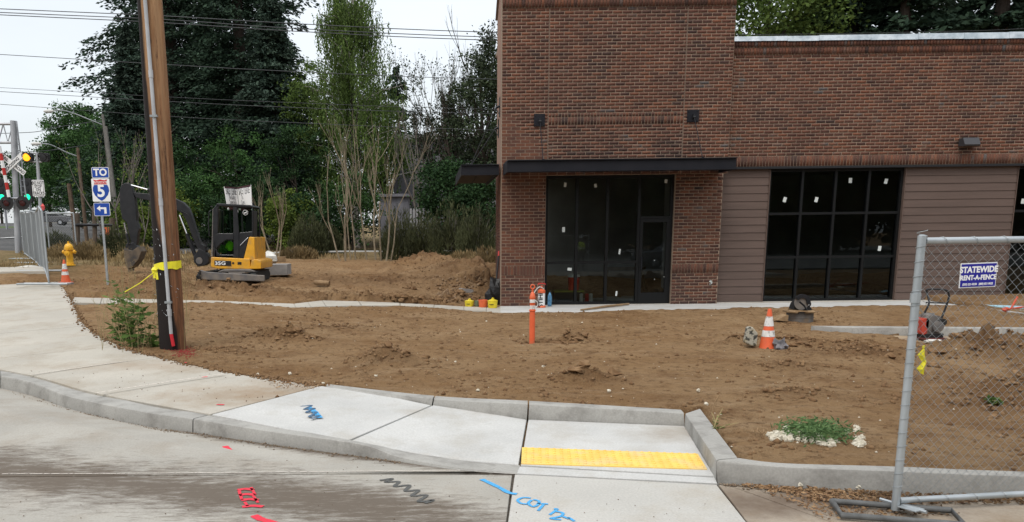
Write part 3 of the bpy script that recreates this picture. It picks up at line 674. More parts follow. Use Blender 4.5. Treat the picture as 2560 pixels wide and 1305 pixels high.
# wing
XE = 18.0
wz0, wz1 = bZ(2100, 414, YW), bZ(2100, 388, YW); wt0, wt1, wt2 = bZ(2100, 135, YW), bZ(2100, 116, YW), bZ(2100, 100, YW)
soldiers(X1, XE, wz0, wz1, YW - .006); courses(X1, XE, wz1, wt0, YW, 1); soldiers(X1, XE, wt0, wt1 - .004, YW - .02); soldiers(X1, XE, wt1 + .004, wt2, YW - .045)
# bricks nearest the camera become single objects, the rest one mesh
BR.sort(key=lambda q: (q[0]) ** 2 + (q[4]) ** 2 + (q[1] - CAMH) ** 2)
single, rest = BR[:300], BR[300:]
def brick_boxes(lst):
    N = len(lst); A = np.array(lst); c_ = np.array([(-.5, 0, -.5), (.5, 0, -.5), (.5, 0, .5), (-.5, 0, .5), (-.5, 1, -.5), (.5, 1, -.5), (.5, 1, .5), (-.5, 1, .5)])
    V = np.zeros((N, 8, 3)); V[..., 0] = A[:, None, 0] + c_[None, :, 0] * A[:, None, 2]; V[..., 2] = A[:, None, 1] + c_[None, :, 2] * A[:, None, 3]
    jit = (np.random.default_rng(1).random(N) - .5) * .005
    V[..., 1] = A[:, None, 4] + jit[:, None] + c_[None, :, 1] * .03
    F_ = np.array([(0, 1, 2, 3), (3, 2, 6, 7), (1, 0, 4, 5), (0, 3, 7, 4), (2, 1, 5, 6)])
    return V.reshape(-1, 3), (F_[None] + 8 * np.arange(N)[:, None, None]).reshape(-1, 4)
V, Fa = brick_boxes(rest)
o = np_mesh('brick', V, Fa, M['brick'], bld, wloc(bld)); tag(o, kind='stuff')
tn = np.repeat(np.random.default_rng(9).random(len(rest)) ** 1.1, 5).astype(np.float32)
at_ = o.data.attributes.new('tone', 'FLOAT', 'FACE'); at_.data.foreach_set('value', tn)
cache = {}
for q in single:
    w_, h_ = round(q[2], 3), round(q[3], 3); key = (w_, h_, rb_.randrange(9))
    if key not in cache:
        mb = MB(); mb.box((0, .015, 0), (w_, .03, h_)); me_ = mb.mesh('brick'); me_.materials.append(M['brick'])
        a2 = me_.attributes.new('tone', 'FLOAT', 'FACE'); tv = rb_.random(); a2.data.foreach_set('value', [tv] * len(me_.polygons)); cache[key] = me_
    off = wloc(bld); link('brick', cache[key], None, bld, (q[0] - off.x, q[4] - off.y + rb_.uniform(-.0025, .0025), q[1] - off.z))
# mortar bed walls
mb = MB(); dY = .005
mb.bb((X0, YT + dY, zt0), (xsfL, YT + .33, zh)); mb.bb((xsfR, YT + dY, zt0), (xpR, YT + .33, zh))
mb.bb((X0, YT + dY, zh), (jL - .006, YT + .3, ztop - .06)); mb.bb((jR + .006, YT + dY, zh), (X1, YT + .3, ztop - .06)); mb.bb((jL + .006, YT + dY, zh), (jR - .006, YT + .3, ztop - .06))
mb.bb((X0 + .1, YT + .02, zh + .02), (X1 - .1, YT + .25, ztop - .1))
mb.bb((X1 + .003, YW + dY, wz0), (XE, YW + .3, wt2 - .02))
mb.build('wall', M['mortar'], bld)
mb = MB()
for j_ in (jL, jR): mb.bb((j_ - .006, YT + .006, zh), (j_ + .006, YT + .019, zb0))
tag(mb.build('sealant', mat('brown sealant', (.07, .045, .036), .8), bld), kind='stuff')
# side walls: the left side runs back, slightly off square
M['stucco'] = mat('tan side wall', (.30, .185, .135), .9, (.27, .16, .115), 3)
mb = MB(); sx1 = 2.02
V8 = [(X0, YT + .31, .14), (X0 + .3, YT + .31, .14), (sx1 + .3, 24, .14), (sx1, 24, .14), (X0, YT + .31, ztop - .06), (X0 + .3, YT + .31, ztop - .06), (sx1 + .3, 24, ztop - .06), (sx1, 24, ztop - .06)]
mb.addf(V8, [(3, 2, 1, 0), (4, 5, 6, 7), (0, 1, 5, 4), (1, 2, 6, 5), (2, 3, 7, 6), (3, 0, 4, 7)])
mb.build('side_wall', M['stucco'], bld)
SB = []
mb = MB()
for k in range(int((zh + .35 - .14) / PZ)):       # brick return on the low part of the side wall
    z = .14 + (k + .5) * PZ; yy = YT + .32 + (PX / 2 if k % 2 else 0)
    while yy < 23.8:
        x = X0 + (sx1 - X0) * (yy - YT) / (24 - YT) - .006; mb.box((x, yy + PX / 2, z), (.03, PX - G, PZ - G)); yy += PX
o = mb.build('brick', M['brick'], bld); tag(o, kind='stuff'); a2 = o.data.attributes.new('tone', 'FLOAT', 'FACE'); tv = np.repeat(np.random.default_rng(4).random(len(o.data.polygons) // 6), 6).astype(np.float32); a2.data.foreach_set('value', tv)
# roof slabs, rear walls, interior
M['dark_in'] = mat('bare interior wall', (.26, .25, .235), .95, (.18, .17, .16), 1.2)
M['floor_in'] = mat('interior concrete floor', (.46, .43, .38), .8, (.34, .31, .27), 1.5)
mb = MB(); mb.bb((X0 + .3, YT + .3, ztop - .9), (X1, 25, ztop - .8)); mb.bb((X1, YW + .31, wt2 - .5), (XE, 27, wt2 - .4)); mb.build('roof', M['mortar'], bld)
mb = MB(); mb.bb((sx1 + .3, 26.8, .1), (XE, 27, wt2 - .5)); mb.bb((XE, YW, .1), (XE + .2, 27, wt2)); mb.bb((X1 - .1, 24.9, wt2 - .45), (X1, 25.0, ztop - .06)); mb.bb((X1 - .3, YT + .3, wt2 - .4), (X1 - .003, 25, ztop - .06)); mb.bb((X1 - .2, YS + .2, .15), (X1 - .08, 24, 3.6)); mb.build('inner_wall', M['dark_in'], bld)
mb = MB(); mb.bb((X0 + .35, YT + .05, .08), (XE, 26.8, .15)); mb.build('floor', M['floor_in'], bld)
mb = MB(); mb.bb((sx1 + .3, YS + .25, 3.65), (XE, 26.8, 3.7)); mb.build('ceiling', M['dark_in'], bld)
# silver parapet flashing
M['flash'] = mat('crumpled metal flashing', (.62, .66, .68), .35, (.4, .45, .48), 5, metal=.7, bump=.012, bscale=9)
mb = MB(); xx = X1 + .003
rr_ = random.Random(2)
while xx < XE:
    e_ = min(xx + rr_.uniform(.7, 1.3), XE); zz = wt2 + rr_.uniform(-.006, .006)
    mb.prismX([(YW - .075, zz - .02), (YW - .06, zz + .085 + (xx - 7) * .006), (YW + .33, zz + .11 + (xx - 7) * .006), (YW + .33, zz), (YW - .03, zz)], xx, e_ - .004); xx = e_
mb.build('flashing', M['flash'], bld)
M['cap'] = mat('tower cap metal', (.22, .17, .15), .5, metal=.3)
mb = MB(); mb.bb((X0 - .05, YT - .06, ztop - .058), (X1 + .05, YT + .35, ztop)); mb.addf([(X0 - .05, YT + .35, ztop), (X0 + .35, YT + .35, ztop), (sx1 + .35, 24.05, ztop), (sx1 - .05, 24.05, ztop), (X0 - .05, YT + .35, ztop - .1), (X0 + .35, YT + .35, ztop - .1), (sx1 + .35, 24.05, ztop - .1), (sx1 - .05, 24.05, ztop - .1)], [(0, 1, 2, 3), (7, 6, 5, 4), (0, 3, 7, 4), (1, 5, 6, 2), (3, 2, 6, 7)]); mb.build('coping', M['cap'], bld)
# lap siding
M['siding'] = mat('brown lap siding', (.118, .082, .068), .7, (.100, .070, .058), 4, bump=.001, bscale=90, stretch=(.3, 1, 3))
M['black'] = mat('black powder coat', (.012, .012, .014), .45, spec=.4)
M['steel'] = mat('dark painted steel', (.0085, .009, .013), .6, (.013, .013, .017), 3, spec=.22)
zsid = bZ(2100, 421, YS)
wx = [(bX(1912, YG), bX(2243, YG)), (bX(2520, YG), bX(2520, YG) + 3.3)]
secs = [(xpR, wx[0][0]), (wx[0][1], wx[1][0]), (wx[1][1], XE)]
for a, c_ in secs:
    k = 17; ex = (zsid - .16) / k
    for i in range(k):
        z = .16 + i * ex; mb = MB(); mb.prismX([(YS - .022, z), (YS - .022 + .002, z + .004), (YS - .006, z + ex + .012), (YS + .012, z + ex + .012), (YS + .012, z)], a + .02, c_ - .02); mb.build('siding_board', M['siding'], bld)
    mb = MB(); mb.bb((a, YS + .013, .14), (c_, YS + .25, zsid)); mb.build('siding_backing', M['siding'], bld)
    for ta, tb in ((a, a + .018), (c_ - .018, c_)):
        mb = MB(); mb.bb((ta, YS - .035, .15), (tb, YS + .012, zsid)); mb.build('trim', M['sidingtrim'], bld)
mb = MB(); mb.bb((X1 + .002, YW - .01, zsid + .002), (XE, YW + .3, wz0 - .002)); mb.build('lintel', M['black'], bld)
# windows
gm = bpy.data.materials.new('dark glass'); gm.use_nodes = True; n, l, b = nodes(gm)
n.remove(b); tr = n.new('ShaderNodeBsdfTransparent'); tr.inputs[0].default_value = (.56, .62, .59, 1); gl = n.new('ShaderNodeBsdfGlossy'); gl.inputs[0].default_value = (.85, .95, 1, 1); gl.inputs['Roughness'].default_value = .004
fz = n.new('ShaderNodeFresnel'); fz.inputs[0].default_value = 1.45; mxs = n.new('ShaderNodeMixShader'); l.new(fz.outputs[0], mxs.inputs[0]); l.new(tr.outputs[0], mxs.inputs[1]); l.new(gl.outputs[0], mxs.inputs[2]); l.new(mxs.outputs[0], n['Material Output'].inputs[0])
M['glass'] = gm
M['frame'] = mat('black aluminium', (.006, .0065, .007), .45, spec=.25)
M['sticker'] = mat('white glazing sticker', (.58, .62, .60), .6)
def window(x0, x1, z0, z1, Y, xsplit, zsplit, fw=.06, skip=None, name='window'):
    fr_ = MB(); d0, d1 = Y - .02, Y + .1
    fr_.bb((x0, d0, z0), (x0 + fw, d1, z1)); fr_.bb((x1 - fw, d0, z0), (x1, d1, z1)); fr_.bb((x0 + fw, d0, z0), (x1 - fw, d1, z0 + fw)); fr_.bb((x0 + fw, d0, z1 - fw), (x1 - fw, d1, z1))
    w_ = fr_.build(name, M['frame'], bld)
    X_ = [x0] + xsplit + [x1]; 
    for i, x in enumerate(xsplit):
        m_ = MB(); m_.bb((x - fw / 2, d0 + .003, z0 + fw), (x + fw / 2, d1 - .003, z1 - fw)); m_.build('mullion', M['frame'], w_)
    for i in range(len(X_) - 1):
        a = X_[i] + (fw if i == 0 else fw / 2); c_ = X_[i + 1] - (fw if i == len(X_) - 2 else fw / 2)
        zz = [z0 + fw] + [z for z in zsplit if not (skip and (i, z) in skip)] + [z1 - fw]
        for z in zz[1:-1]: m_ = MB(); m_.bb((a, d0 + .006, z - fw / 2), (c_, d1 - .006, z + fw / 2)); m_.build('transom', M['frame'], w_)
        for k in range(len(zz) - 1):
            lo_ = zz[k] + (fw / 2 if k else 0); hi_ = zz[k + 1] - (fw / 2 if k + 2 < len(zz) else 0)
            m_ = MB(); m_.addf([(a, Y + .04, lo_), (c_, Y + .04, lo_), (c_, Y + .04, hi_), (a, Y + .04, hi_)], [(0, 1, 2, 3)]); m_.build('pane', M['glass'], w_)
    return w_
YSF = 19.72
ms_ = [bX(1441, YSF), bX(1516.5, YSF), bX(1595, YSF)]
z655, z545 = bZ(1480, 656, YSF), bZ(1640, 547, YSF)
sfr = window(xsfL + .004, xsfR - .004, .15, zh - .003, YSF, ms_, [z655], .065, skip=[(3, z655)])
# the door stands inside the fourth bay
dx0, dx1 = ms_[2] + .035, xsfR - .07
door = MB(); y0, y1 = YSF - .03, YSF + .03; dz1 = z545
door.bb((dx0, y0, .16), (dx0 + .07, y1, dz1)); door.bb((dx1 - .07, y0, .16), (dx1, y1, dz1)); door.bb((dx0 + .07, y0, .16), (dx1 - .07, y1, .42)); door.bb((dx0 + .07, y0, dz1 - .08), (dx1 - .07, y1, dz1))
dr = door.build('door', M['frame'], bld)
mb = MB(); mb.bb((ms_[2] + .033, YSF - .018, dz1 + .004), (xsfR - .07, YSF + .09, dz1 + .06)); mb.build('transom', M['frame'], sfr)
mb = MB(); hx = dx0 + .05; mb.tube([(hx, y0, 1.0), (hx, y0 - .06, 1.0), (hx, y0 - .06, 1.28), (hx, y0, 1.28)], .012, 8); mb.build('handle', M['steel'], dr)
z643, z535 = bZ(2080, 642, YG), bZ(2085, 533, YG)
w1s = [bX(p_, YG) for p_ in (1996, 2078, 2160)]
window(wx[0][0] + .002, wx[0][1] - .002, .15, zsid, YG, w1s, [z643, z535], .06)
window(wx[1][0] + .002, wx[1][1] - .002, .15, zsid, YG, [wx[1][0] + k * .82 for k in (1, 2, 3)], [z643, z535], .06)
def stick(px, py, w_, h_, rot, Y, par):
    x, _, z = at(px, py, Y + .03); mb = MB(); mb.box((x, Y + .031, z), (w_ * .85, .003, h_ * .85), ry=rot); mb.build('sticker', M['sticker'], par)
for px, py, w_, h_, ro in ((1409,574,.08,.14,.0),(1424,673,.12,.08,.1),(1549,629,.05,.15,.1),(1541,734,.05,.14,.1),(1413,462,.07,.12,.1),(1489,464,.07,.1,-.2),(1665,453,.08,.1,.1)): stick(px, py, w_, h_, ro, YSF, sfr)
for px, py in ((1599,660),(1636,651),(1660,692),(1636,698),(1637,734),(1659,738)): stick(px, py, .018, .018, 0, YSF - .03, sfr)
wobj = [o_ for o_ in bld.children if o_.name.startswith('window')]
for px, py, ro, wi in ((2126,451,0,1),(2215,453,.2,1),(1962,499,.25,1),(2041,499,.2,1),(2199,621,.1,1),(2557,503,.1,2)): stick(px, py, .09, .14, ro, YG, wobj[wi])
# canopies
cz0, cz1 = bZ(1540, 427, 18.55), bZ(1540, 397, 18.55)
def canopy(x0, x1, y0, y1, z0, z1):
    c_ = MB(); c_.bb((x0, y0, z0), (x1, y0 + .03, z1)); c_.bb((x0, y0 - .05, z1 - .02), (x1, y0 - .0005, z1)); c_.bb((x0, y0 - .05, z0), (x1, y0 - .0005, z0 + .018))
    fas = c_.build('canopy', M['steel'], bld)
    for ta, tb in ((x0, x0 + .03), (x1 - .03, x1)):
        c_ = MB(); c_.bb((ta, y0 + .031, z0), (tb, y1, z1)); c_.build('side_beam', M['steel'], fas)
    c_ = MB(); k = int((x1 - x0) / .3)
    for i in range(k): a = x0 + .032 + (x1 - x0 - .064) * i / k; c_.bb((a, y0 + .032, z0 + .06), (a + (x1 - x0 - .064) / k - .01, y1, z0 + .09))
    c_.build('soffit', M['steel'], fas); return fas
cx0, cx1 = bX(1268, 18.55, 420), bX(1841, 18.55, 410)
can = canopy(cx0, cx1, 18.55, YT - .01, cz0, cz1)
sx0 = bX(1153, 19.6, 430)
can2 = canopy(sx0, X0 - .06, 19.62, 23.6, bZ(1200, 438, 19.6), bZ(1200, 411, 19.6))
# anchor plates and tie rods
def anchor(px0, px1, py0, py1, ex, ey):
    x0, x1 = bX(px0, YT, py0), bX(px1, YT, py0); z1, z0 = bZ(px0, py0, YT), bZ(px0, py1, YT)
    mb = MB(); mb.bb((x0, YT - .03, z0), (x1, YT - .003, z1)); pl = mb.build('anchor_plate', M['steel'], bld)
    cx_, cz_ = (x0 + x1) / 2, (z0 + z1) / 2 - .02
    mb = MB(); mb.box((cx_, YT - .07, cz_), (.03, .08, .1)); mb.lathe([(.03, -.03), (.03, .03)], (cx_, YT - .11, cz_ - .02), 10, 'X')
    for sx_ in (-1, 1):
        for sz_ in (-1, 1): mb.lathe([(.012, 0), (.012, -.015)], (cx_ + sx_ * (x1 - x0) * .38, YT - .03, (z0 + z1) / 2 + sz_ * (z1 - z0) * .38), 6, 'Y')
    mb.build('clevis', M['black'], pl)
    mb = MB(); e_ = at(ex, ey, 18.75); e_ = (e_[0], 18.75, cz1); mb.tube([(cx_, YT - .12, cz_ - .03), e_], .009, 6); mb.lathe([(.03, -.02), (.03, .03)], (e_[0], e_[1], cz1), 8); mb.build('tie_rod', M['steel'], pl)
anchor(1335, 1362, 285, 316, 1358, 400); anchor(1718, 1747, 275, 305, 1757, 392)
for yy, zz in ((20.4, 5.05), (21.6, 4.7)):
    mb = MB()
    xw = X0 + (sx1 - X0) * (yy - YT) / (24 - YT)
    mb.bb((xw - .03, yy - .13, zz - .35), (xw - .002, yy + .13, zz + .1)); mb.tube([(xw - .02, yy, zz - .1), (xw - .12, yy, zz - .15)], .03, 6); mb.tube([(xw - .12, yy, zz - .15), (sx0 + .25, yy + .1, bZ(1200, 411, 19.6))], .011, 6); mb.tube([(xw - .12, yy, zz - .15), (xw - .03, yy - .1, zz - .35)], .01, 6)
    mb.build('tie_rod', M['black'], bld)
# wall light
lx0, lx1 = bX(2396, YW, 355), bX(2435, YW, 355); lz0, lz1 = bZ(2410, 368, YW), bZ(2410, 346, YW)
M['lamp'] = mat('bronze lamp housing', (.06, .06, .065), .5, metal=.3)
mb = MB(); mb.prismX([(YW - .01, lz0 + .02), (YW - .22, lz0), (YW - .25, lz0 + .04), (YW - .16, lz1), (YW - .01, lz1)], lx0, lx1); wl_ = mb.build('wall_light', M['lamp'], bld)
# white paint splash on the right pier
mb = MB(); rs = random.Random(8)
for k in range(5): x, _, z = at(1776 + rs.uniform(-5, 12), 707 + rs.uniform(-4, 4), YT); mb.box((x, YT - .008, z), (rs.uniform(.02, .07), .004, rs.uniform(.02, .05)), ry=rs.random())
mb.build('paint_splash', M['sticker'], bld)
# ---------------------------------------------------------------- vegetation builders
def leafquads(C_, size, asp=.5, D=None, seed=0, flat=0.0):
    rn = np.random.default_rng(seed); N = len(C_)
    if D is None:
        D = rn.normal(size=(N, 3)); D[:, 2] *= (1 - flat)
    D = D / (np.linalg.norm(D, axis=1, keepdims=True) + 1e-9)
    U = rn.normal(size=(N, 3)); U -= (U * D).sum(1, keepdims=True) * D; U /= (np.linalg.norm(U, axis=1, keepdims=True) + 1e-9)
    s = (size * (.6 + .8 * rn.random(N)))[:, None]
    V = np.stack([C_ - D * s * .5, C_ + U * s * asp * .5 - D * s * .05, C_ + D * s * .5, C_ - U * s * asp * .5 - D * s * .05], 1)
    return V.reshape(-1, 3), np.arange(4 * N).reshape(N, 4)
def conifer(name, base, H_, Rm, mat_, tmat, label, cat='tree', group='dark conifers beyond the lot', nb=300, ns=90, z0f=.06, seed=0, size=.25, top=None, droop=.25):
    rn = np.random.default_rng(seed); t_ = empty(name, base, label, cat, group); b_ = np.array(base)
    mb = MB(); mb.tube([base, (base[0] + .1, base[1], base[2] + H_ * .5), (base[0], base[1], base[2] + H_)], [H_ * .018 + .08, H_ * .012, .02], 8); mb.build('trunk', tmat, t_)
    f = rn.random(nb) ** .85; z = H_ * (z0f + (1 - z0f) * f); L = Rm * np.clip(1 - (z / H_), .02, 1) ** .75 * (.6 + .55 * rn.random(nb)); az = rn.random(nb) * 6.283
    L *= 1 + .25 * np.sin(az * 3 + z * .9)
    P_, D_ = [], []
    for i in range(nb):
        k = int(ns * (.35 + .65 * L[i] / Rm)); t = .12 + .88 * rn.random(k) ** .8; d = np.array([math.cos(az[i]), math.sin(az[i])]); q = np.array([-d[1], d[0]])
        w_ = rn.normal(0, .13, k) * L[i] * (.35 + .9 * (1 - t)) + rn.normal(0, .08, k)
        x = d[0] * L[i] * t + q[0] * w_; y = d[1] * L[i] * t + q[1] * w_
        zz = z[i] + L[i] * (.12 * t - droop * t ** 2 * (1.2 - .6 * f[i])) + rn.normal(0, .10, k) - np.abs(w_) * .25
        P_.append(np.stack([x, y, zz], -1)); D_.append(np.stack([d[0] + rn.normal(0, .5, k) + q[0] * np.sign(w_) * .5, d[1] + rn.normal(0, .5, k) + q[1] * np.sign(w_) * .5, -.35 + rn.normal(0, .3, k)], -1))
    V, Fq = leafquads(np.concatenate(P_), size, .42, np.concatenate(D_), seed); np_mesh('crown', V, Fq, mat_, t_); return t_
def leafy(name, base, H_, zc, rad, mat_, tmat, label, cat='tree', group=None, nc=120, nl=90, seed=0, size=.16, cs=.6, trunk_r=.2, asp=.6, lobes=None):
    rn = np.random.default_rng(seed); t_ = empty(name, base, label, cat, group)
    mb = MB(); rs = random.Random(seed)
    mb.tube([base, (base[0] + .1, base[1], base[2] + zc * .6), (base[0] - .1, base[1], base[2] + zc + rad[2] * .5)], [trunk_r, trunk_r * .7, trunk_r * .15], 8)
    for k in range(7):
        a = rs.random() * 6.28; z_ = base[2] + zc * rs.uniform(.45, .9); e_ = rs.uniform(.5, .85)
        mb.tube([(base[0], base[1], z_), (base[0] + math.cos(a) * rad[0] * e_ * .5, base[1] + math.sin(a) * rad[1] * e_ * .5, z_ + rad[2] * .3), (base[0] + math.cos(a) * rad[0] * e_, base[1] + math.sin(a) * rad[1] * e_, z_ + rad[2] * rs.uniform(.4, .9))], [trunk_r * .4, trunk_r * .25, .02], 5)
    mb.build('trunk' if H_ > 3 else 'stem', tmat, t_)
    lobes = lobes or [(0, 0, 0, 1.0)]
    P_ = []
    for k in range(nc):
        lx, ly, lz, ls = lobes[rn.integers(len(lobes))]; d = rn.normal(size=3); d /= np.linalg.norm(d); r_ = (.35 + .65 * rn.random() ** .5) * ls
        c_ = np.array([lx * rad[0], ly * rad[1], zc + lz * rad[2]]) + d * np.array(rad) * r_
        P_.append(c_ + rn.normal(0, 1, (nl, 3)) * cs * np.array([1, 1, .62]) * rn.uniform(.5, 1.1))
    P_ = np.concatenate(P_); P_ = P_[P_[:, 2] > .02]
    V, Fq = leafquads(P_, size, asp, None, seed, .3); np_mesh('crown' if H_ > 3 else 'foliage', V, Fq, mat_, t_); return t_
def bare(mb, p, d, L, r, depth, rs, spread=.45, n=5, kids=(2, 3), shrink=.72, up=.25):
    d = d.normalized(); pts = [p]; q = p.copy(); rr = [r]
    for i in range(3):
        d = (d + Vector((rs.uniform(-1, 1), rs.uniform(-1, 1), rs.uniform(-.3, .6))) * .10 + Vector((0, 0, up * .12))).normalized(); q = q + d * L / 3; pts.append(q.copy()); rr.append(r * (1 - .35 * (i + 1) / 3))
    mb.tube(pts, rr, max(3, n), cap=False)
    if depth == 0: return
    for k in range(rs.randint(*kids)):
        nd = (d + Vector((rs.uniform(-1, 1), rs.uniform(-1, 1), rs.uniform(-.4, .7))) * spread * 1.3).normalized()
        bare(mb, pts[rs.choice((2, 3, 3))], nd, L * shrink * rs.uniform(.75, 1.15), r * .58, depth - 1, rs, spread, n - 1, kids, shrink, up)
LM = {}
LM['fir'] = leafmat('fir needles', (.013, .028, .018), (.032, .058, .034), (.06, .095, .058), .1)
LM['fir2'] = leafmat('grey green needles', (.022, .04, .03), (.055, .085, .06), (.095, .13, .095), .1)
LM['birch'] = leafmat('birch leaves', (.05, .085, .02), (.12, .18, .045), (.20, .24, .07), .35)
LM['maple'] = leafmat('broad leaves', (.022, .058, .018), (.06, .125, .034), (.11, .18, .055), .25)
LM['bush'] = leafmat('dark bush leaves', (.014, .036, .014), (.035, .075, .024), (.075, .12, .035), .2)
LM['bushy'] = leafmat('yellow green leaves', (.06, .095, .018), (.14, .19, .036), (.28, .25, .05), .3)
LM['broom'] = leafmat('olive broom twigs', (.040, .046, .022), (.075, .082, .036), (.15, .125, .06), .15)
LM['dry'] = leafmat('dry grass', (.17, .12, .055), (.32, .235, .12), (.42, .34, .20), .2)
LM['thick'] = leafmat('dusty leaves', (.022, .036, .020), (.05, .068, .033), (.12, .095, .05), .2)
BK = {'dark': mat('dark bark', (.045, .035, .028), .95, (.07, .055, .045), 12), 'pale': mat('pale tan bark', (.16, .13, .09), .9, (.25, .205, .14), 4), 'grey': mat('grey twig bark', (.11, .095, .085), .9, (.17, .15, .13), 3), 'white': mat('birch bark', (.5, .48, .44), .8, (.08, .07, .06), 5, stretch=(1, 1, 3))}
def gb(px, Y, Z_=None): x = at(px, 600, Y)[0]; return (x, Y, Ts(x, Y) - .05)
def topz(px, py, Y): return at(px, py, Y)[2]
def H(px, py, Y): return topz(px, py, Y) - gb(px, Y)[2]
# conifers
conifer('conifer_tree', gb(455, 55), 28, 7.2, LM['fir'], BK['dark'], 'huge dark conifer right behind the utility pole, its top beyond the picture', nb=780, ns=160, seed=1)
conifer('conifer_tree', gb(620, 52), 27, 6.4, LM['fir'], BK['dark'], 'huge dark conifer standing behind the excavator cab, left of the birch', nb=780, ns=160, seed=2)
conifer('conifer_tree', gb(355, 50), H(355, 70, 50), 3.7, LM['fir2'], BK['dark'], 'grey green conifer with a ragged edge, just left of the utility pole', nb=520, ns=150, seed=3)
conifer('conifer_tree', gb(700, 50), H(700, -30, 50), 4.4, LM['fir2'], BK['dark'], 'grey green conifer with drooping boughs between the huge conifer and the birch', nb=560, ns=150, seed=4)
conifer('conifer_tree', gb(1000, 60), H(1000, 170, 60), 4.2, LM['fir'], BK['dark'], 'small dark conifer peeping out to the right of the birch', nb=180, ns=80, seed=5)
conifer('conifer_tree', gb(540, 59), 33, 8.2, LM['fir'], BK['dark'], 'dark conifer between the two huge conifers, farther back', nb=700, ns=150, seed=25)
conifer('conifer_tree', gb(-22, 80), H(-5, 175, 80), 2.6, LM['fir'], BK['dark'], 'far dark conifer cut off at the left edge of the view', nb=160, ns=70, seed=6)
for i, (px, Y_, Ht, Rm, lb) in enumerate([(2110, 42, 23, 4.2, 'dark conifer above the flat roof, second from the brick tower'), (2235, 40, 22, 3.4, 'dark conifer above the middle of the flat roof'), (2470, 40, 24, 4.6, 'dark conifer above the right end of the flat roof'), (2620, 44, 24, 4.4, 'dark conifer mostly beyond the right edge of the view'), (2010, 47, 23, 3.6, 'dark conifer behind the green leafy tree above the roof')]):
    conifer('conifer_tree', (at(px, 300, Y_)[0], Y_, .9), Ht, Rm, LM['fir'], BK['dark'], lb, group='trees above the flat roof', nb=260, ns=110, seed=10 + i, z0f=.25, droop=.2, size=.4)
# thin crown that lets the sky through
px, Y_ = 2345, 43; bs = (at(px, 300, Y_)[0], Y_, .9); rs = random.Random(3); t_ = empty('pine_tree', bs, 'thin pine above the roof with sky showing through its branches', 'tree', 'trees above the flat roof'); mb = MB(); mb.tube([bs, (bs[0], Y_, 22)], [.3, .05], 8)
for k in range(46): a = rs.random() * 6.28; z_ = rs.uniform(9, 21); mb.tube([(bs[0], Y_, z_), (bs[0] + math.cos(a) * rs.uniform(.8, 2.2), Y_ + math.sin(a) * 1.5, z_ + rs.uniform(-.3, .9)), (bs[0] + math.cos(a) * rs.uniform(2, 3.0), Y_ + math.sin(a) * 2.4, z_ + rs.uniform(-.6, 1.4))], [.06, .04, .02], 4)
mb.build('trunk', BK['dark'], t_); rn = np.random.default_rng(8); P_ = np.stack([rn.normal(0, 1.5, 4200), rn.normal(0, 1.3, 4200), 9 + 12 * rn.random(4200)], -1); cl = P_[rn.integers(0, 160, 4200)] * .85 + rn.normal(0, .35, (4200, 3)); V, Fq = leafquads(cl + np.array([0, 0, 1]), .3, .4, None, 4); np_mesh('crown', V, Fq, LM['fir'], t_)
leafy('broadleaf_tree', (at(1905, 300, 41)[0], 41, .9), 20, 12.6, (4.0, 3, 4.6), LM['birch'], BK['dark'], 'mid green leafy tree above the flat roof, right beside the brick tower', group='trees above the flat roof', nc=300, nl=75, seed=21, size=.2, cs=.55)
leafy('broadleaf_tree', gb(212, 74), H(212, 275, 74), 7.3, (3.3, 3, 4.2), LM['maple'], BK['dark'], 'full round crowned green tree behind the street lamps at left', nc=330, nl=120, seed=22, size=.2, cs=.42, lobes=[(0, 0, .0, .9), (-.25, 0, -.5, .8), (.3, 0, .0, .8)])
leafy('broadleaf_tree', gb(262, 66), 9, 5, (2.4, 2.4, 4.2), LM['maple'], BK['dark'], 'dense green tree low behind the blue and red route sign', nc=160, nl=100, seed=23, size=.2, cs=.5)
leafy('broadleaf_tree', gb(130, 95), 9, 5, (4.2, 3, 3.6), LM['maple'], BK['dark'], 'far green tree mass behind the crossing signals', nc=160, nl=90, seed=24, size=.25, cs=.6)
leafy('broadleaf_tree', gb(10, 120), 10, 6, (5.5, 3, 4.4), LM['bush'], BK['dark'], 'far dark trees cut by the left edge behind the crossing mast', nc=160, nl=80, seed=26, size=.3, cs=.7)
# weeping birch
bb_ = gb(893, 47); bt = empty('weeping_birch', bb_, 'tall weeping birch with light green hanging strands in the gap before the brick tower', 'tree')
Hb = H(885, -25, 47); mb = MB(); rs = random.Random(5); mb.tube([bb_, (bb_[0] - .1, 47, bb_[2] + Hb * .5), (bb_[0] + .1, 47, bb_[2] + Hb)], [.2, .13, .03], 8); rn = np.random.default_rng(12); P_ = []; D_ = []
for k in range(120):
    f = rs.random() ** .8; z_ = Hb * (.17 + .83 * f); a = rs.random() * 6.28; L = (3.9 * (1 - .5 * f) if f < .62 else 2.8 * (1.3 - f) / .66) * rs.uniform(.55, 1.05); s_ = Vector((0, 0, z_ - L * .55))
    e_ = Vector((math.cos(a) * L, math.sin(a) * L, z_ + L * .25)); m_ = (s_ + e_) / 2 + Vector((0, 0, L * .3)); bv = Vector(bb_)
    mb.tube([bv + s_, bv + m_, bv + e_], [.045, .03, .012], 4)
    for j in range(17):
        t = rs.uniform(.25, 1.0); p = (s_ * (1 - t) ** 2 + m_ * 2 * t * (1 - t) + e_ * t * t) + Vector((rs.gauss(0, .2), rs.gauss(0, .2), 0)); Ls = rs.uniform(.8, 2.6) * (1 if z_ > 3 else .5); nn_ = int(Ls / .075)
        tt = np.linspace(0, 1, nn_); ph = rs.random() * 6
        P_.append(np.stack([p.x + .06 * np.sin(tt * 5 + ph) + rn.normal(0, .035, nn_), p.y + rn.normal(0, .05, nn_), p.z - tt * Ls], -1)); D_.append(np.stack([rn.normal(0, .4, nn_), rn.normal(0, .4, nn_), -np.ones(nn_)], -1))
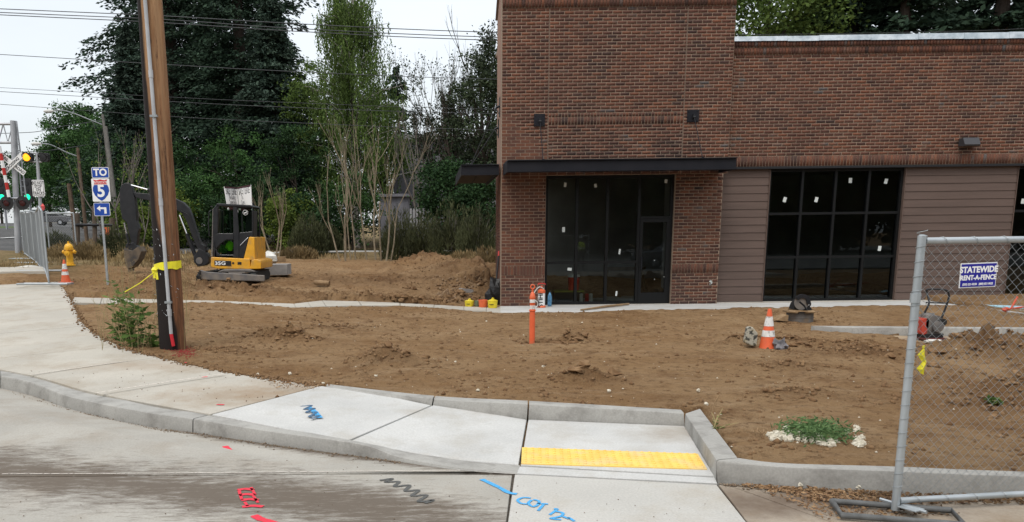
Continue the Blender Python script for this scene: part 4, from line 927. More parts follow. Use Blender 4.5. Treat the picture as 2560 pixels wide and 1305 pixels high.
mb.build('trunk', BK['white'], bt); P_ = np.concatenate(P_); D_ = np.concatenate(D_); ok = P_[:, 2] > .8; V, Fq = leafquads(P_[ok], .135, .5, D_[ok], 3); np_mesh('crown', V, Fq, LM['birch'], bt)
# lower lobes of the birch / green companions
for i, (px, Y_, zc, rad, mt, nc, lb) in enumerate([(795, 49, 7.2, (1.7, 1.6, 3.4), 'birch', 90, 'light green bushy tree at the left foot of the weeping birch'), (960, 50, 6.0, (1.9, 1.6, 3.3), 'birch', 90, 'light green bushy tree at the right foot of the weeping birch'), (870, 52, 5, (2.6, 1.6, 3), 'maple', 110, 'green leafy tree low behind the birch trunk'),
        (1205, 43, 6.6, (1.7, 1.5, 4.6), 'thick', 150, 'dark leafy tree against the left side of the brick tower'), (1120, 46, 5.0, (1.9, 1.5, 2.6), 'thick', 80, 'dusty green tree under the dead upright branches'), (1130, 42, 3.0, (1.9, 1.2, 2.0), 'bush', 110, 'dark green holly like tree left of the side canopy'), (1190, 40, 2.5, (1.3, 1.1, 1.5), 'bush', 90, 'dark green bush under the side canopy')]):
    leafy('broadleaf_tree', gb(px, Y_), zc + rad[2], zc, rad, LM[mt], BK['dark'], lb, group='broadleaf trees beyond the lot', nc=nc, nl=85, seed=40 + i, size=.15, cs=.34)
# undergrowth bushes
bl = [(372, 44, 1.6, (1.7, 1, 1.5), 'bush', 'dark green bush behind the raised digger arm'), (440, 43, 1.5, (1.3, .9, 1.5), 'bushy', 'yellow green bush between the pole and the digger boom'), (500, 44, 2.3, (1.6, 1, 1.9), 'maple', 'green bush above the digger boom elbow'), (565, 43, 1.6, (1.4, .9, 1.6), 'bush', 'dark bush behind the digger cab'), (650, 44, 2.3, (1.6, 1, 1.9), 'bush', 'dark green bush right of the sale and lease board'),
      (728, 43, 1.6, (1.3, .9, 1.7), 'bushy', 'yellow green bush behind the small leafless tree'), (790, 43, 1.7, (1.5, .9, 1.5), 'bush', 'dark bush between the two leafless tree groups'), (880, 44, 2.4, (1.7, 1, 2.0), 'maple', 'green bush behind the clump of pale bare trunks'), (600, 46, 4.2, (2.6, 1, 2.4), 'maple', 'large green bush above the digger, in front of the conifers'), (745, 46, 4.2, (2.2, 1, 2.6), 'bush', 'large dark bush below the drooping conifer'), (440, 46, 3.6, (2.4, 1, 2.4), 'bush', 'large dark bush right behind the utility pole'),
      (290, 46, 3.6, (2.2, 1, 2.6), 'bush', 'large dark bush behind the leafless scrub at left'), (335, 40, 1.2, (1.2, .8, 1.1), 'bushy', 'low yellow green bush at the foot of the digger arm')]
for i, (px, Y_, zc, rad, mt, lb) in enumerate(bl):
    leafy('bush', gb(px, Y_), 2, zc, rad, LM[mt], BK['dark'], lb, 'bush', 'green bushes along the far edge of the lot', nc=70, nl=90, seed=60 + i, size=.13, cs=.28, trunk_r=.05)
# broom like scrub: upright thin twigs
def scrub(name, base, R_, Hh, mt, label, n_=5200, seed=0, group='olive scrub along the rail'):
    rn = np.random.default_rng(seed); t_ = empty(name, base, label, 'shrub', group); rs = random.Random(seed); mb = MB()
    for k in range(14): a = rs.random() * 6.28; q = rs.uniform(.1, .8) * R_; mb.tube([base, (base[0] + math.cos(a) * q * .4, base[1] + math.sin(a) * q * .3, base[2] + Hh * .5), (base[0] + math.cos(a) * q, base[1] + math.sin(a) * q * .6, base[2] + Hh * rs.uniform(.7, 1))], [.02, .015, .006], 3)
    mb.build('stem', BK['grey'], t_)
    a = rn.random(n_) * 6.28; r_ = R_ * rn.random(n_) ** .5; z = Hh * rn.random(n_) ** .8 * (1 - .55 * (r_ / R_) ** 2) * (1 + .25 * np.sin(a * 4 + seed)); P_ = np.stack([np.cos(a) * r_, np.sin(a) * r_ * .6, z + .03], -1)
    D_ = np.stack([np.cos(a) * .4 * r_ / R_, np.sin(a) * .4, np.ones(n_)], -1) + rn.normal(0, .25, (n_, 3)); V, Fq = leafquads(P_, .2, .16, D_, seed); np_mesh('foliage', V, Fq, LM[mt], t_)
for i, (px, Y_, R_, Hh, mt, lb) in enumerate([(770, 40, 1.0, 1.9, 'broom', 'olive grey scrub left of the paired bare trunks'), (1000, 38, 1.0, 2.1, 'broom', 'olive scrub right of the pale bare trunks'), (1060, 37, .9, 1.9, 'broom', 'olive scrub behind the straw coloured heap'), (1130, 36, 1.1, 2.4, 'broom', 'tall olive broom bush left of the side canopy'), (1195, 35, 1.0, 2.2, 'broom', 'olive broom bush next to the tower wall'), (820, 41, .8, 1.4, 'broom', 'low grey scrub at the rail behind the first bare trunks'),
        (1215, 33, .8, 1.1, 'dry', 'rusty dry weeds at the tower corner'), (1160, 34, .8, .9, 'dry', 'dry tan weeds behind the red soil heap'), (745, 38, .9, .8, 'dry', 'dry tan weeds left along the white rail'), (170, 33, 1.0, .9, 'dry', 'dry tan weeds behind the yellow hydrant'), (215, 32, .9, 1.0, 'dry', 'dry tan weeds right of the hydrant'), (300, 33, 1.1, 1.2, 'broom', 'grey weeds left of the digger arm'), (345, 31, .9, .9, 'dry', 'dry weeds around the digger bucket'), (130, 36, 1.1, .9, 'broom', 'grey green weeds behind the fence end'), (255, 36, 1.1, 1.1, 'dry', 'dry weeds behind the route sign post')]):
    scrub('scrub_bush', gb(px, Y_), R_, Hh * (.62 if mt == 'dry' else 1), mt, lb, n_=(3000 if mt == 'dry' else 5200), seed=80 + i, group='scrub and dry weeds along the far edge')
# leafless trees
def baretree(name, px, py, Y, stems, label, group, mt='pale', seed=0, leaves=None, L=1.6, r=.05, depth=3, spread=.38, base=None):
    rs = random.Random(seed); x, _, z = at(px, py, Y) if base is None else base; z = Ts(x, Y) - .05; t_ = empty(name, (x, Y, z), label, 'tree', group); tips = []
    for dx, lean, k in stems:
        mb = MB(); bare(mb, Vector((x + dx, Y + rs.uniform(-.2, .2), z)), Vector((lean, rs.uniform(-.1, .1), 1)), L * k, r * rs.uniform(.8, 1.2), depth, rs, spread, 6, up=1.0); mb.build('trunk', BK[mt], t_); tips += mb.v[-int(len(mb.v) * .5)::7]
    if leaves:
        rn = np.random.default_rng(seed); C_ = np.array(tips); C_ = C_[rn.integers(0, len(C_), leaves[1])] + rn.normal(0, .12, (leaves[1], 3)); V, Fq = leafquads(C_, .11, .6, None, seed); np_mesh('crown', V, Fq, LM[leaves[0]], t_, (x, Y, z))
g_ = 'leafless pale trees in front of the bushes'
baretree('bare_tree', 858, 640, 36, [(-.12, -.28, 1.2), (.05, -.03, 1.35), (.1, .1, 1.1)], 'leafless tree with two pale trunks forking low, left of the larger clump', g_, seed=1, L=1.55, r=.038)
baretree('bare_tree', 925, 636, 37, [(-.9, -.03, 1.3), (-.65, .02, 1.5), (-.15, -.12, 1.3), (.25, 0, 1.5), (.5, .06, 1.5), (.75, .12, 1.4), (.95, .22, 1.3)], 'clump of seven pale bare trunks fanning upwards', g_, seed=2, L=1.8, r=.042)
baretree('bare_tree', 688, 626, 35, [(-.1, -.3, 1.0), (0, .05, 1.1), (.12, .25, 1.0)], 'small leafless vase shaped tree right of the sale and lease board', g_, seed=3, L=1.35, r=.042)
baretree('bare_tree', 312, 620, 34, [(-.5, -.3, 1.1), (-.2, -.1, 1.2), (.1, 0, 1.3), (.4, .2, 1.1), (.6, .3, 1)], 'leafless grey scrub trees behind the digger arm', g_, 'grey', seed=4, L=1.7, r=.04, leaves=('bushy', 350))
g_ = 'half dead trees beside the brick tower'
for i, (px, pt, lb) in enumerate([(1050, 180, 'thin dead tree farthest from the brick tower'), (1110, 150, 'half dead tree with fine upright twigs left of the tall one'), (1165, 110, 'half dead tree with thickest crown of twigs beside the tower'), (1215, 95, 'tall half dead tree touching the tower edge')]):
    Y_ = 44 + i * .6; Ht = H(px, pt, Y_)
    baretree('dead_tree', px, 640, Y_, [(-.4, -.08, 1), (0, .02, 1.1), (.4, .06, 1)] if i else [(0, .02, 1.05), (.2, -.05, .9)], lb, g_, 'grey' if i % 2 == 0 else 'dark', seed=30 + i, L=Ht / 3.1, r=.11, depth=5 if i else 4, spread=.3, leaves=('thick', 2600) if i else ('thick', 300))
# dry grass tufts on the left bank
rn = np.random.default_rng(2); N = 16000; x = rn.random(N) * 18 - 24; y = 24 + 16 * rn.random(N); k_ = (vnoise(x, y, 1.6, 12) > -.05) & (x < -7.5 - .0 * y) & ~((x < -11.8) & (y > 37)); x, y = x[k_], y[k_]
P_ = np.stack([x, y, T(x, y) + .09], -1); D_ = np.stack([rn.normal(0, .4, len(x)), rn.normal(0, .4, len(x)), np.ones(len(x))], -1); V, Fq = leafquads(P_, .26, .1, D_, 1); tag(np_mesh('dry_grass', V, Fq, LM['dry']), kind='stuff')
N = 9000; x = rn.random(N) * 16 - 13; y = 31 + 9 * rn.random(N); k_ = (vnoise(x, y, 1.2, 13) > .0) & (y > 37) ; x, y = x[k_], y[k_]; P_ = np.stack([x, y, T(x, y) + .08], -1); D_ = np.stack([rn.normal(0, .4, len(x)), rn.normal(0, .4, len(x)), np.ones(len(x))], -1); V, Fq = leafquads(P_, .24, .1, D_, 2); tag(np_mesh('dry_grass', V, Fq, LM['dry']), kind='stuff')
# trees across the street, seen only as reflections in the windows
src = leafy('broadleaf_tree', (0, -30, 0), 14, 6.8, (4.6, 3, 6.6), LM['bush'], BK['dark'], 'dark tree across the street seen reflected in the dark windows', group='trees reflected in the windows', nc=420, nl=70, seed=77, size=.42, cs=.75)
for k in range(1, 25): copy_tree(src, None, ((-24 + k * 3.7), -30 - (k % 3) * 4, -.4 * (k % 2)))

# ---------------------------------------------------------------- far grey building, rail, sheds
M['gwall'] = mat('grey metal cladding', (.20, .20, .225), .7, (.15, .15, .17), 2, stretch=(3, 1, .2))
M['groof'] = mat('grey metal roof', (.32, .32, .33), .6)
x0, x1 = at(985, 500, 52)[0], at(1240, 500, 52)[0]; z0 = Ts(x0, 52); zt_ = topz(1000, 350, 52)
gbld = empty('grey_building', (x0 + 3, 55, z0), 'plain grey metal clad building half hidden behind the dead trees', 'building')
mb = MB(); mb.bb((x0, 52, z0 - 1), (x1 + 2, 58, zt_)); mb.build('wall', M['gwall'], gbld)
mb = MB(); mb.prismX([(51.7, zt_ + .002), (58.3, zt_ + .002), (58.3, zt_ + .5), (51.7, zt_ + .3)], x0 - .2, x1 + 2.2); mb.build('roof', M['groof'], gbld)
xa, xb = at(950, 500, 46)[0], at(1022, 500, 46)[0]; za = topz(980, 492, 46); mb = MB(); mb.bb((xa, 46, z0 - 1), (xb, 51.9, za)); mb.prismX([(45.8, za + .002), (51.9, za + .002), (51.9, za + .45), (45.8, za + .15)], xa - .1, xb + .1); mb.build('annex', M['gwall'], gbld)
# grey slat fence in front of it
gf = empty('slat_fence', gb(1050, 43.5), 'old grey vertical slat fence between the scrub and the grey building', 'fence'); x = at(1025, 560, 43.5)[0]
while x < at(1095, 560, 43.5)[0]: mb = MB(); mb.bb((x, 43.5, Ts(x, 43.5) - .1), (x + .11, 43.53, topz(1050, 520, 43.5) + random.uniform(-.04, .04))); mb.build('slat', M['groof'], gf); x += .16
M['galv'] = mat('galvanised steel', (.36, .38, .39), .45, (.27, .29, .30), 6, metal=.55, spec=.4)
M['whitepipe'] = mat('pale pipe', (.5, .5, .48), .5)
gr_ = empty('guard_rail', gb(900, 40), 'long low pale rail running behind the bare trunks', 'railing')
pts = [at(p_, q_, 40) for p_, q_ in ((560, 634), (700, 631), (870, 628), (1000, 628), (1180, 627))]; mb = MB()
for a, b2 in zip(pts[:-1], pts[1:]): mb.box([(a[i] + b2[i]) / 2 for i in range(3)], (math.dist(a, b2), .05, .07), ry=-math.atan2(b2[2] - a[2], b2[0] - a[0]))
mb.build('rail', M['whitepipe'], gr_)
for p_ in range(580, 1180, 75): a = at(p_, 629, 40.05); mb = MB(); mb.box((a[0], 40.06, a[2] - .3), (.06, .06, .66)); mb.build('post', M['galv'], gr_)
# overhead wires
M['wire'] = mat('wire', (.05, .055, .06), .6)
wires = [((0,22),(412,40),(720,58),(1240,81),.016,'topmost of the three close overhead wires'),((0,31),(412,49),(720,70),(1240,93),.016,'middle of the three close overhead wires'),((0,37),(412,57),(720,77),(1240,101),.016,'lowest of the three close overhead wires'),
         ((0,136),(412,161),(720,178),(1240,198),.012,'single overhead wire crossing the conifers at half height'),((20,220),(412,242),(720,256),(1240,273),.008,'thin upper wire of the lower pair of overhead wires'),((20,230),(412,253),(720,268),(1240,284),.010,'lower wire of the lower pair of overhead wires'),((20,262),(412,290),(720,306),(1240,325),.009,'lowest overhead wire just above the bushes')]
for a, b2, c_, d_, r_, lb in wires:
    ks = [np.array(at(*q_, 33)) for q_ in (a, b2, c_, d_)]; e1 = ks[0] + (ks[0] - ks[1]) * 3.5; e2 = ks[3] + (ks[3] - ks[2]) * 2.2; e2[2] += .35
    mb = MB(); mb.tube(catmull([e1] + ks + [e2], 5), r_, 5); o_ = thing(mb, 'overhead_wire', M['wire'], lb, 'wire', 'overhead wires crossing the view', loc=tuple(ks[0])); sm(o_, 60)
ks = [np.array(at(*q_, 34)) for q_ in ((1700, 88), (1850, 87), (2100, 84), (2350, 79), (2600, 69))]; mb = MB(); mb.tube(catmull([ks[0]] + ks + [ks[-1] + np.array([10, 0, .6])], 4), .011, 5); thing(mb, 'overhead_wire', M['wire'], 'single overhead wire just above the flat roof of the brick building', 'wire', 'overhead wires crossing the view', loc=tuple(ks[1]))
for q_, lb in ((((-60, 335), (50, 332), (100, 328), (160, 315), (330, 290)), 'short cable sagging from the crossing mast towards the round green tree'), (((-20, 385), (60, 380), (140, 374), (260, 355), (420, 330)), 'cable running above the amber light to the lamp post')):
    mb = MB(); mb.tube(catmull([at(*p_, 62) for p_ in q_], 4), .022, 5); thing(mb, 'overhead_wire', M['wire'], lb, 'wire', 'overhead wires crossing the view', loc=at(*q_[1], 62))
# ================================================================ OBJECTS
M['orange'] = mat('orange plastic', (.72, .125, .045), .5, (.64, .105, .035), 8, dirt=(.45, .16, .08), dscale=9, spec=.4)
M['refl'] = mat('white reflective band', (.72, .71, .69), .5, (.6, .58, .55), 9, dirt=(.16, .14, .12), dscale=22)
M['hyd'] = mat('hydrant yellow paint', (.80, .43, .02), .45, (.70, .36, .02), 10, spec=.5)
M['white'] = mat('white paint', (.75, .75, .74), .5)
M['offwhite'] = mat('off white plastic', (.62, .62, .60), .5, (.5, .49, .46), 8)
M['red'] = mat('red paint', (.45, .03, .025), .5)
M['blackp'] = mat('black plastic', (.015, .015, .016), .5, spec=.4)
M['yel'] = mat('yellow plastic', (.72, .58, .03), .5, (.62, .48, .03), 8)
M['rubber'] = mat('rubber', (.02, .02, .02), .85)
M['signblue'] = mat('sign blue', (.010, .055, .30), .45)
M['signback'] = mat('sign aluminium', (.45, .46, .47), .45, metal=.5)
M['signred'] = mat('sign red', (.50, .03, .03), .45)
M['ink'] = mat('black ink', (.02, .02, .022), .7)
M['tape'] = mat('caution tape', (.80, .72, .02), .45, (.68, .60, .02), 14, spec=.5)
M['wood'] = mat('weathered wood', (.30, .20, .11), .9, (.20, .13, .07), 6, stretch=(1, 1, 1))
M['gwire'] = mat('galvanised wire', (.30, .32, .33), .5, metal=.4, spec=.5)

# ---------------------------------------------------------------- utility pole
pm = bpy.data.materials.new('creosoted pole'); pm.use_nodes = True; n, l, b = nodes(pm)
g = n.new('ShaderNodeNewGeometry')
mp = n.new('ShaderNodeMapping'); mp.inputs['Scale'].default_value = (9, 9, .55); l.new(g.outputs['Position'], mp.inputs[0])
c = mixc(rng(tex(.8, 8, .78, mp.outputs[0]), .42, .60), (.45, .27, .14), (.22, .10, .04))
c = mixc(rng(tex(1.1, 9, .8, mp.outputs[0]), .555, .60), c, (.07, .028, .014))
mp2 = n.new('ShaderNodeMapping'); mp2.inputs['Scale'].default_value = (14, 14, 1.6); l.new(g.outputs['Position'], mp2.inputs[0])
c = mixc(rng(tex(1.0, 5, .6, mp2.outputs[0]), .66, .72), c, (.05, .02, .012))
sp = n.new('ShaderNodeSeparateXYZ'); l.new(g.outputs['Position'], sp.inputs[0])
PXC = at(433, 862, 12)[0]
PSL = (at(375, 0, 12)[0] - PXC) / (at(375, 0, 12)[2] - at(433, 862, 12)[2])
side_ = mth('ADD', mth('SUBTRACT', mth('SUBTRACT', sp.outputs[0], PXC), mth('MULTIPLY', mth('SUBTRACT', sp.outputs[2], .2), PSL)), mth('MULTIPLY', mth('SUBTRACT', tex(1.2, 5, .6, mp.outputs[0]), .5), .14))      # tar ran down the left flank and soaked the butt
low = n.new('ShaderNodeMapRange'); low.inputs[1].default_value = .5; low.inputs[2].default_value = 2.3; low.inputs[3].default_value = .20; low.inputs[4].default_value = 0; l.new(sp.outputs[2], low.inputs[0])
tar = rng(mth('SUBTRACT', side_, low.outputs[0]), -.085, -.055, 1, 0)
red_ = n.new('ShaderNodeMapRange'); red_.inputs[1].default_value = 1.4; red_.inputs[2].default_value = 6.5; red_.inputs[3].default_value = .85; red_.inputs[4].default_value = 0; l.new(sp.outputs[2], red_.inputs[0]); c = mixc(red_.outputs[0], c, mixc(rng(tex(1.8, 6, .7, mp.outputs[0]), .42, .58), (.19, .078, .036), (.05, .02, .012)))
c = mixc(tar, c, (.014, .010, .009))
l.new(c, b.inputs['Base Color']); b.inputs['Roughness'].default_value = .8; b.inputs['Specular IOR Level'].default_value = .25
bu = n.new('ShaderNodeBump'); bu.inputs['Distance'].default_value = .012; l.new(tex(3, 7, .7, mp.outputs[0]), bu.inputs['Height']); l.new(bu.outputs[0], b.inputs['Normal'])
pb = at(433, 862, 12); pz = pb[2] - .2; pole = empty('utility_pole', (pb[0], 12, pb[2]), 'thick leaning brown wooden utility pole with black stained left side, standing in the soil', 'utility pole')
tpx = at(375, 0, 12); rr_b, rr_t = .192, .168
def pax(z): t = (z - pb[2]) / (tpx[2] - pb[2]); return pb[0] + (tpx[0] - pb[0]) * t
mb = MB(); zs = np.linspace(pz, 10.5, 40); rs = random.Random(4); nn = 28; ring0 = [rs.uniform(-.006, .006) for _ in range(nn)]
for i, z in enumerate(zs):
    r_ = rr_b + (rr_t - rr_b) * (z - pz) / (tpx[2] - pz)
    for k in range(nn): a = k / nn * 6.2832; q = r_ + ring0[k] + .006 * mnoise.noise(Vector((k * .9, z * 1.3, 0))); mb.v.append((pax(z) + q * math.cos(a), 12 + q * math.sin(a), z))
for i in range(39):
    for k in range(nn): k2 = (k + 1) % nn; mb.f.append((i * nn + k, i * nn + k2, (i + 1) * nn + k2, (i + 1) * nn + k)); mb.m.append(0)
mb.f.append(tuple(39 * nn + k for k in range(nn))); mb.m.append(0)
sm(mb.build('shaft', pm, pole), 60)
M['conduit'] = mat('grey plastic conduit', (.42, .43, .445), .55, (.33, .335, .34), 4)
cpts = [at(427 + (362 - 427) * t, 835 * (1 - t), 11.775) for t in np.linspace(0, 1.25, 14)]
cpts = [(x, 12 - math.sqrt(max(.0, (rr_b + .022) ** 2 - (x - pax(z)) ** 2)) if abs(x - pax(z)) < rr_b else 11.9, z) for x, y, z in cpts]
red_z = 0.0
k0 = at(433, 862, 11.78); mb = MB(); mb.tube([(k0[0], 11.79, k0[2] - .02), (cpts[0][0], cpts[0][1], cpts[0][2])], .026, 10); mb.build('conduit', mat('red sprayed conduit', (.50, .02, .03), .6), pole)
mb = MB(); mb.tube([(a, y - .001, z) for a, y, z in cpts], .026, 10); mb.build('conduit', M['conduit'], pole)
def near_c(py): 
    z = at(400, py, 11.78)[2]; j = min(range(len(cpts)), key=lambda i: abs(cpts[i][2] - z)); a, b2 = cpts[max(j - 1, 0)], cpts[min(j + 1, 13)]; t = (z - a[2]) / (b2[2] - a[2]); return tuple(a[i] + (b2[i] - a[i]) * t for i in range(3))
for py in (184, 505, 782):
    c_ = near_c(py); mb = MB(); mb.tube([(c_[0], c_[1], c_[2] - .05), (c_[0], c_[1], c_[2] + .05)], .032, 10); mb.build('coupler', M['conduit'], pole)
for py in (290, 756):
    c_ = near_c(py); mb = MB(); mb.box((c_[0], c_[1] - .01, c_[2]), (.10, .055, .03)); mb.build('strap', M['galv'], pole)
# wire staple tails and splinters low on the pole
mb = MB(); rs = random.Random(9)
for k in range(36):
    z = rs.uniform(.75, 2.2); a = rs.uniform(3.6, 5.6); q = rr_b + .003; p = Vector((pax(z) + q * math.cos(a), 12 + q * math.sin(a), z)); mb.tube([p, p + Vector((rs.uniform(-.03, .03), -.012, rs.uniform(-.03, .03)))], .0035, 3)
tag(mb.build('staple', M['galv'], pole), kind='stuff')
# broken clods heaped by the digging
for cx0, cy0_, n0_, sp0, seed0 in ((-2.5, 13.1, 16, .28, 1), (-2.1, 13.05, 5, .15, 2), (2.25, 12.9, 9, .16, 3), (-.35, 10.65, 6, .25, 4), (1.95, 9.35, 5, .2, 5), (5.7, 12.3, 9, .4, 6), (7.7, 11.2, 26, .6, 7), (8.5, 10.5, 26, .7, 8), (7.2, 8.8, 30, .8, 9), (6.5, 7.5, 14, .7, 10), (-.3, 20, 22, .5, 11), (-4.9, 20.8, 18, 1.2, 12), (.7, 20.6, 26, .5, 13), (1.0, 23, 30, .8, 14)):
    rs = random.Random(seed0); mb = MB()
    for k in range(n0_): x, y = cx0 + rs.gauss(0, sp0), cy0_ + rs.gauss(0, sp0 * .5); s0_ = rs.uniform(.02, .075) * (1.3 if cy0_ > 15 else 1); mb.blob((x, y, float(T(np.array([x]), np.array([y]))[0]) + s0_ * .35), (s0_ * rs.uniform(.9, 1.5), s0_, s0_ * rs.uniform(.5, .8)), rs.randrange(9999), 7, .5)
    tag(mb.build('soil_clods', M['clod']), kind='stuff')
# caution tape round it
tp = empty('caution_tape', (pb[0], 11.8, 1.55), 'yellow plastic tape wrapped and knotted around the utility pole with a thin tail', 'tape')
def bandz(py): return at(430, py, 11.8)[2]
z0, z1 = bandz(672), bandz(655); mb = MB(); k = 22
for side in (0,):
    for i in range(k + 1):
        a = -math.pi * 1.02 + (math.pi * 1.05) * i / k; q = rr_b + .008 + .003 * math.sin(i * 1.9); qq = q + (.022 if abs(pax(z0) + q * math.cos(a) - near_c(663)[0]) < .05 else 0); x, y = pax(z0) + qq * math.cos(a), 12 + qq * math.sin(a); t = i / k
        squeeze = .55 + .45 * min(1, t * 2.2); mb.v += [(x, y, z0 - .02 * (1 - t) + .01 * math.sin(i)), (x, y, z0 - .02 * (1 - t) + (z1 - z0) * squeeze + .02 * t)]
for i in range(k): mb.f.append((2 * i, 2 * i + 2, 2 * i + 3, 2 * i + 1)); mb.m.append(0)
mb.build('band', M['tape'], tp)
kn = at(388, 678, 11.86); mb = MB(); mb.blob(kn, (.045, .03, .055), 3, 8, .5); mb.blob((kn[0] + .05, kn[1], kn[2] + .02), (.05, .02, .03), 4, 8, .5)
for dx, dz in ((.02, -.12), (-.02, -.10)): mb.addf([(kn[0] + dx - .015, kn[1] - .01, kn[2]), (kn[0] + dx + .015, kn[1] - .012, kn[2]), (kn[0] + dx + .03, kn[1] - .03, kn[2] + dz), (kn[0] + dx - .01, kn[1] - .02, kn[2] + dz)], [(0, 1, 2, 3)])
mb.build('knot', M['tape'], tp)
mb = MB(); e_ = at(312, 730, 11.5); mb.tube([kn, ((kn[0] + e_[0]) / 2, 11.68, (kn[2] + e_[2]) / 2 - .02), e_], .007, 5); mb.build('tail', M['tape'], tp)

# ---------------------------------------------------------------- weeds by the pole
LM['weed'] = leafmat('weed leaves', (.045, .085, .022), (.11, .18, .04), (.42, .38, .04), .3)
LM['straw'] = mat('straw stems', (.33, .27, .13), .9, (.24, .2, .09), 8)
def weed(base, stems, label, seed=0, nl=26, Ls=.12, mt='weed', sp=.3, group=None, hs=1.0):
    rs = random.Random(seed); t_ = empty('weed', base, label, 'plant', group); mb = MB(); P_, D_ = [], []
    for k in range(stems):
        a = rs.random() * 6.28; L = rs.uniform(.35, 1.0) * (1 if k % 3 else 1.3) * hs; e = Vector((math.cos(a) * sp * rs.random(), math.sin(a) * sp * .6 * rs.random(), L)); b_ = Vector(base) + Vector((rs.gauss(0, sp * .35), rs.gauss(0, sp * .2), 0)); pts = [b_ + e * t + Vector((0, 0, 0)) + Vector((math.cos(a), math.sin(a), 0)) * .12 * t * t for t in (0, .33, .66, 1)]
        mb.tube(pts, [.006, .005, .004, .002], 3)
        for j in range(nl):
            t = (rs.random() ** 1.5) * .9; i = min(2, int(t * 3)); f = t * 3 - i; p = pts[i].lerp(pts[i + 1], f); b2 = rs.random() * 6.28; d = Vector((math.cos(b2), math.sin(b2) * .8, rs.uniform(-.3, .7))).normalized(); P_.append(p + d * Ls * .55); D_.append(d)
    mb.build('stem', LM['straw'], t_); V, Fq = leafquads(np.array(P_), Ls, .32, np.array(D_), seed); np_mesh('foliage', V, Fq, LM[mt], t_, tuple(base)); return t_
def gp(px, py): p = onz(px, py, .15); 
def ground_at(px, py):
    z = .15
    for _ in range(12): p = onz(px, py, z); z = Ts(p[0], p[1])
    return (p[0], p[1], z)
w_ = ground_at(345, 868); weed((w_[0], w_[1] - .0, w_[2]), 17, 'bushy green weed with long narrow leaves beside the sidewalk, left of the pole', 3, 15, .15, sp=.38, group='weeds around the utility pole')
w_ = ground_at(322, 845); weed(w_, 6, 'taller leafy weed whose tip reaches the tape tail', 5, 26, .11, sp=.14, group='weeds around the utility pole')
w_ = ground_at(300, 850); weed(w_, 9, 'low green weed spilling over the sidewalk edge', 6, 20, .12, sp=.2, group='weeds around the utility pole')
mb = MB(); rs = random.Random(12)
for k in range(30):
    p = ground_at(rs.uniform(250, 470), rs.uniform(842, 885)); L = rs.uniform(.25, 1.25); dx = rs.uniform(-.3, .3)
    mb.tube([p, (p[0] + dx * .3, p[1], p[2] + L * .5), (p[0] + dx, p[1] + rs.uniform(-.1, .1), p[2] + L)], [.004, .003, .0015], 3)
tag(mb.build('dry_grass', LM['straw'], None), kind='stuff')
# hazy seed heads: very fine dry stems standing left of the pole
rn = np.random.default_rng(20); P_ = []; mb = MB()
for k in range(26):
    p = np.array(ground_at(rs.uniform(270, 480), rs.uniform(775, 870))); Hh = rs.uniform(.8, 1.5); tx = p[0] + rs.uniform(-.3, .3); mb.tube([tuple(p), (tx, p[1], p[2] + Hh)], [.0035, .0018], 3, cap=False)
    m_ = 60; P_.append(np.stack([tx + rn.normal(0, .09, m_), p[1] + rn.normal(0, .06, m_), p[2] + Hh * (.68 + .36 * rn.random(m_))], -1))
P_ = np.concatenate(P_); V, Fq = leafquads(P_, .016, .8, None, 2); tag(np_mesh('seed_heads', V, Fq, LM['dry']), kind='stuff'); tag(mb.build('dry_grass', LM['straw'], None), kind='stuff')

# ---------------------------------------------------------------- cones, delineator, hydrant
def cone(px, pyt, pyb, Y, label, base=True):
    b_ = at(px, pyb, Y); t_ = at(px, pyt, Y); h = t_[2] - b_[2]; e_ = empty('traffic_cone', b_, label, 'traffic cone', 'orange traffic cones'); rb, rt = h * .205, h * .04
    rad = lambda f: rb + (rt - rb) * f
    segs = [(0, .34, 'orange'), (.34, .49, 'refl'), (.49, .59, 'orange'), (.59, .82, 'refl'), (.82, 1.0, 'orange')]
    for i, (a, c_, m_) in enumerate(segs):
        r1, r2 = rad(a), rad(c_); ex = .003 if m_ == 'refl' else 0
        mb = MB(); pr = [(r1 + ex, a * h + .001), (r2 + ex, c_ * h - .001)]
        if i == 4: pr += [(r2 * .75, h), (r2 * .6, h - .02)]
        mb.lathe(pr, b_, 20); sm(mb.build('cone_body' if m_ == 'orange' else 'reflective_band', M[m_], e_), 40)
    if base: mb = MB(); mb.box((b_[0], b_[1], b_[2] + .012), (h * .52, h * .52, .03), rz=.2); mb.build('base', M['orange'], e_)
    return e_
cone(1918, 772, 876, 11.86, 'orange cone with two dirty white bands, sunk in the soil of the lot', False)
cone(165, 649, 707, 21.4, 'orange cone with two white bands standing by the hydrant', True)
# delineator
b_ = at(1330, 859, 12.86); t_ = at(1330, 712, 12.86); h = t_[2] - b_[2]; de = empty('delineator_post', b_, 'orange plastic delineator post with a ring top and worn white bands', 'post')
r0 = .046; mb = MB(); mb.lathe([(r0 * 1.05, -.05), (r0, .03), (r0 * .98, h * .55), (r0 * 1.18, h * .56), (r0 * 1.18, h * .575), (r0 * .95, h * .58), (r0 * .93, h * .76), (r0 * 1.02, h * .77), (r0 * 1.02, h * .80), (r0 * .55, h * .87), (r0 * .32, h * .88), (r0 * .32, h * .92)], b_, 20); sm(mb.build('tube', M['orange'], de), 35)
for a, c_ in ((.59, .655), (.70, .755)): mb = MB(); mb.lathe([(r0 * .985, h * a), (r0 * .975, h * c_)], b_, 20); mb.build('reflective_band', M['refl'], de)
mb = MB(); cz = b_[2] + h * .965; mb.tube([(b_[0] + .032 * math.cos(a), b_[1], cz + .034 * math.sin(a)) for a in np.linspace(0, 6.2832, 15)], .010, 8, cap=False); sm(mb.build('ring', M['orange'], de), 60)
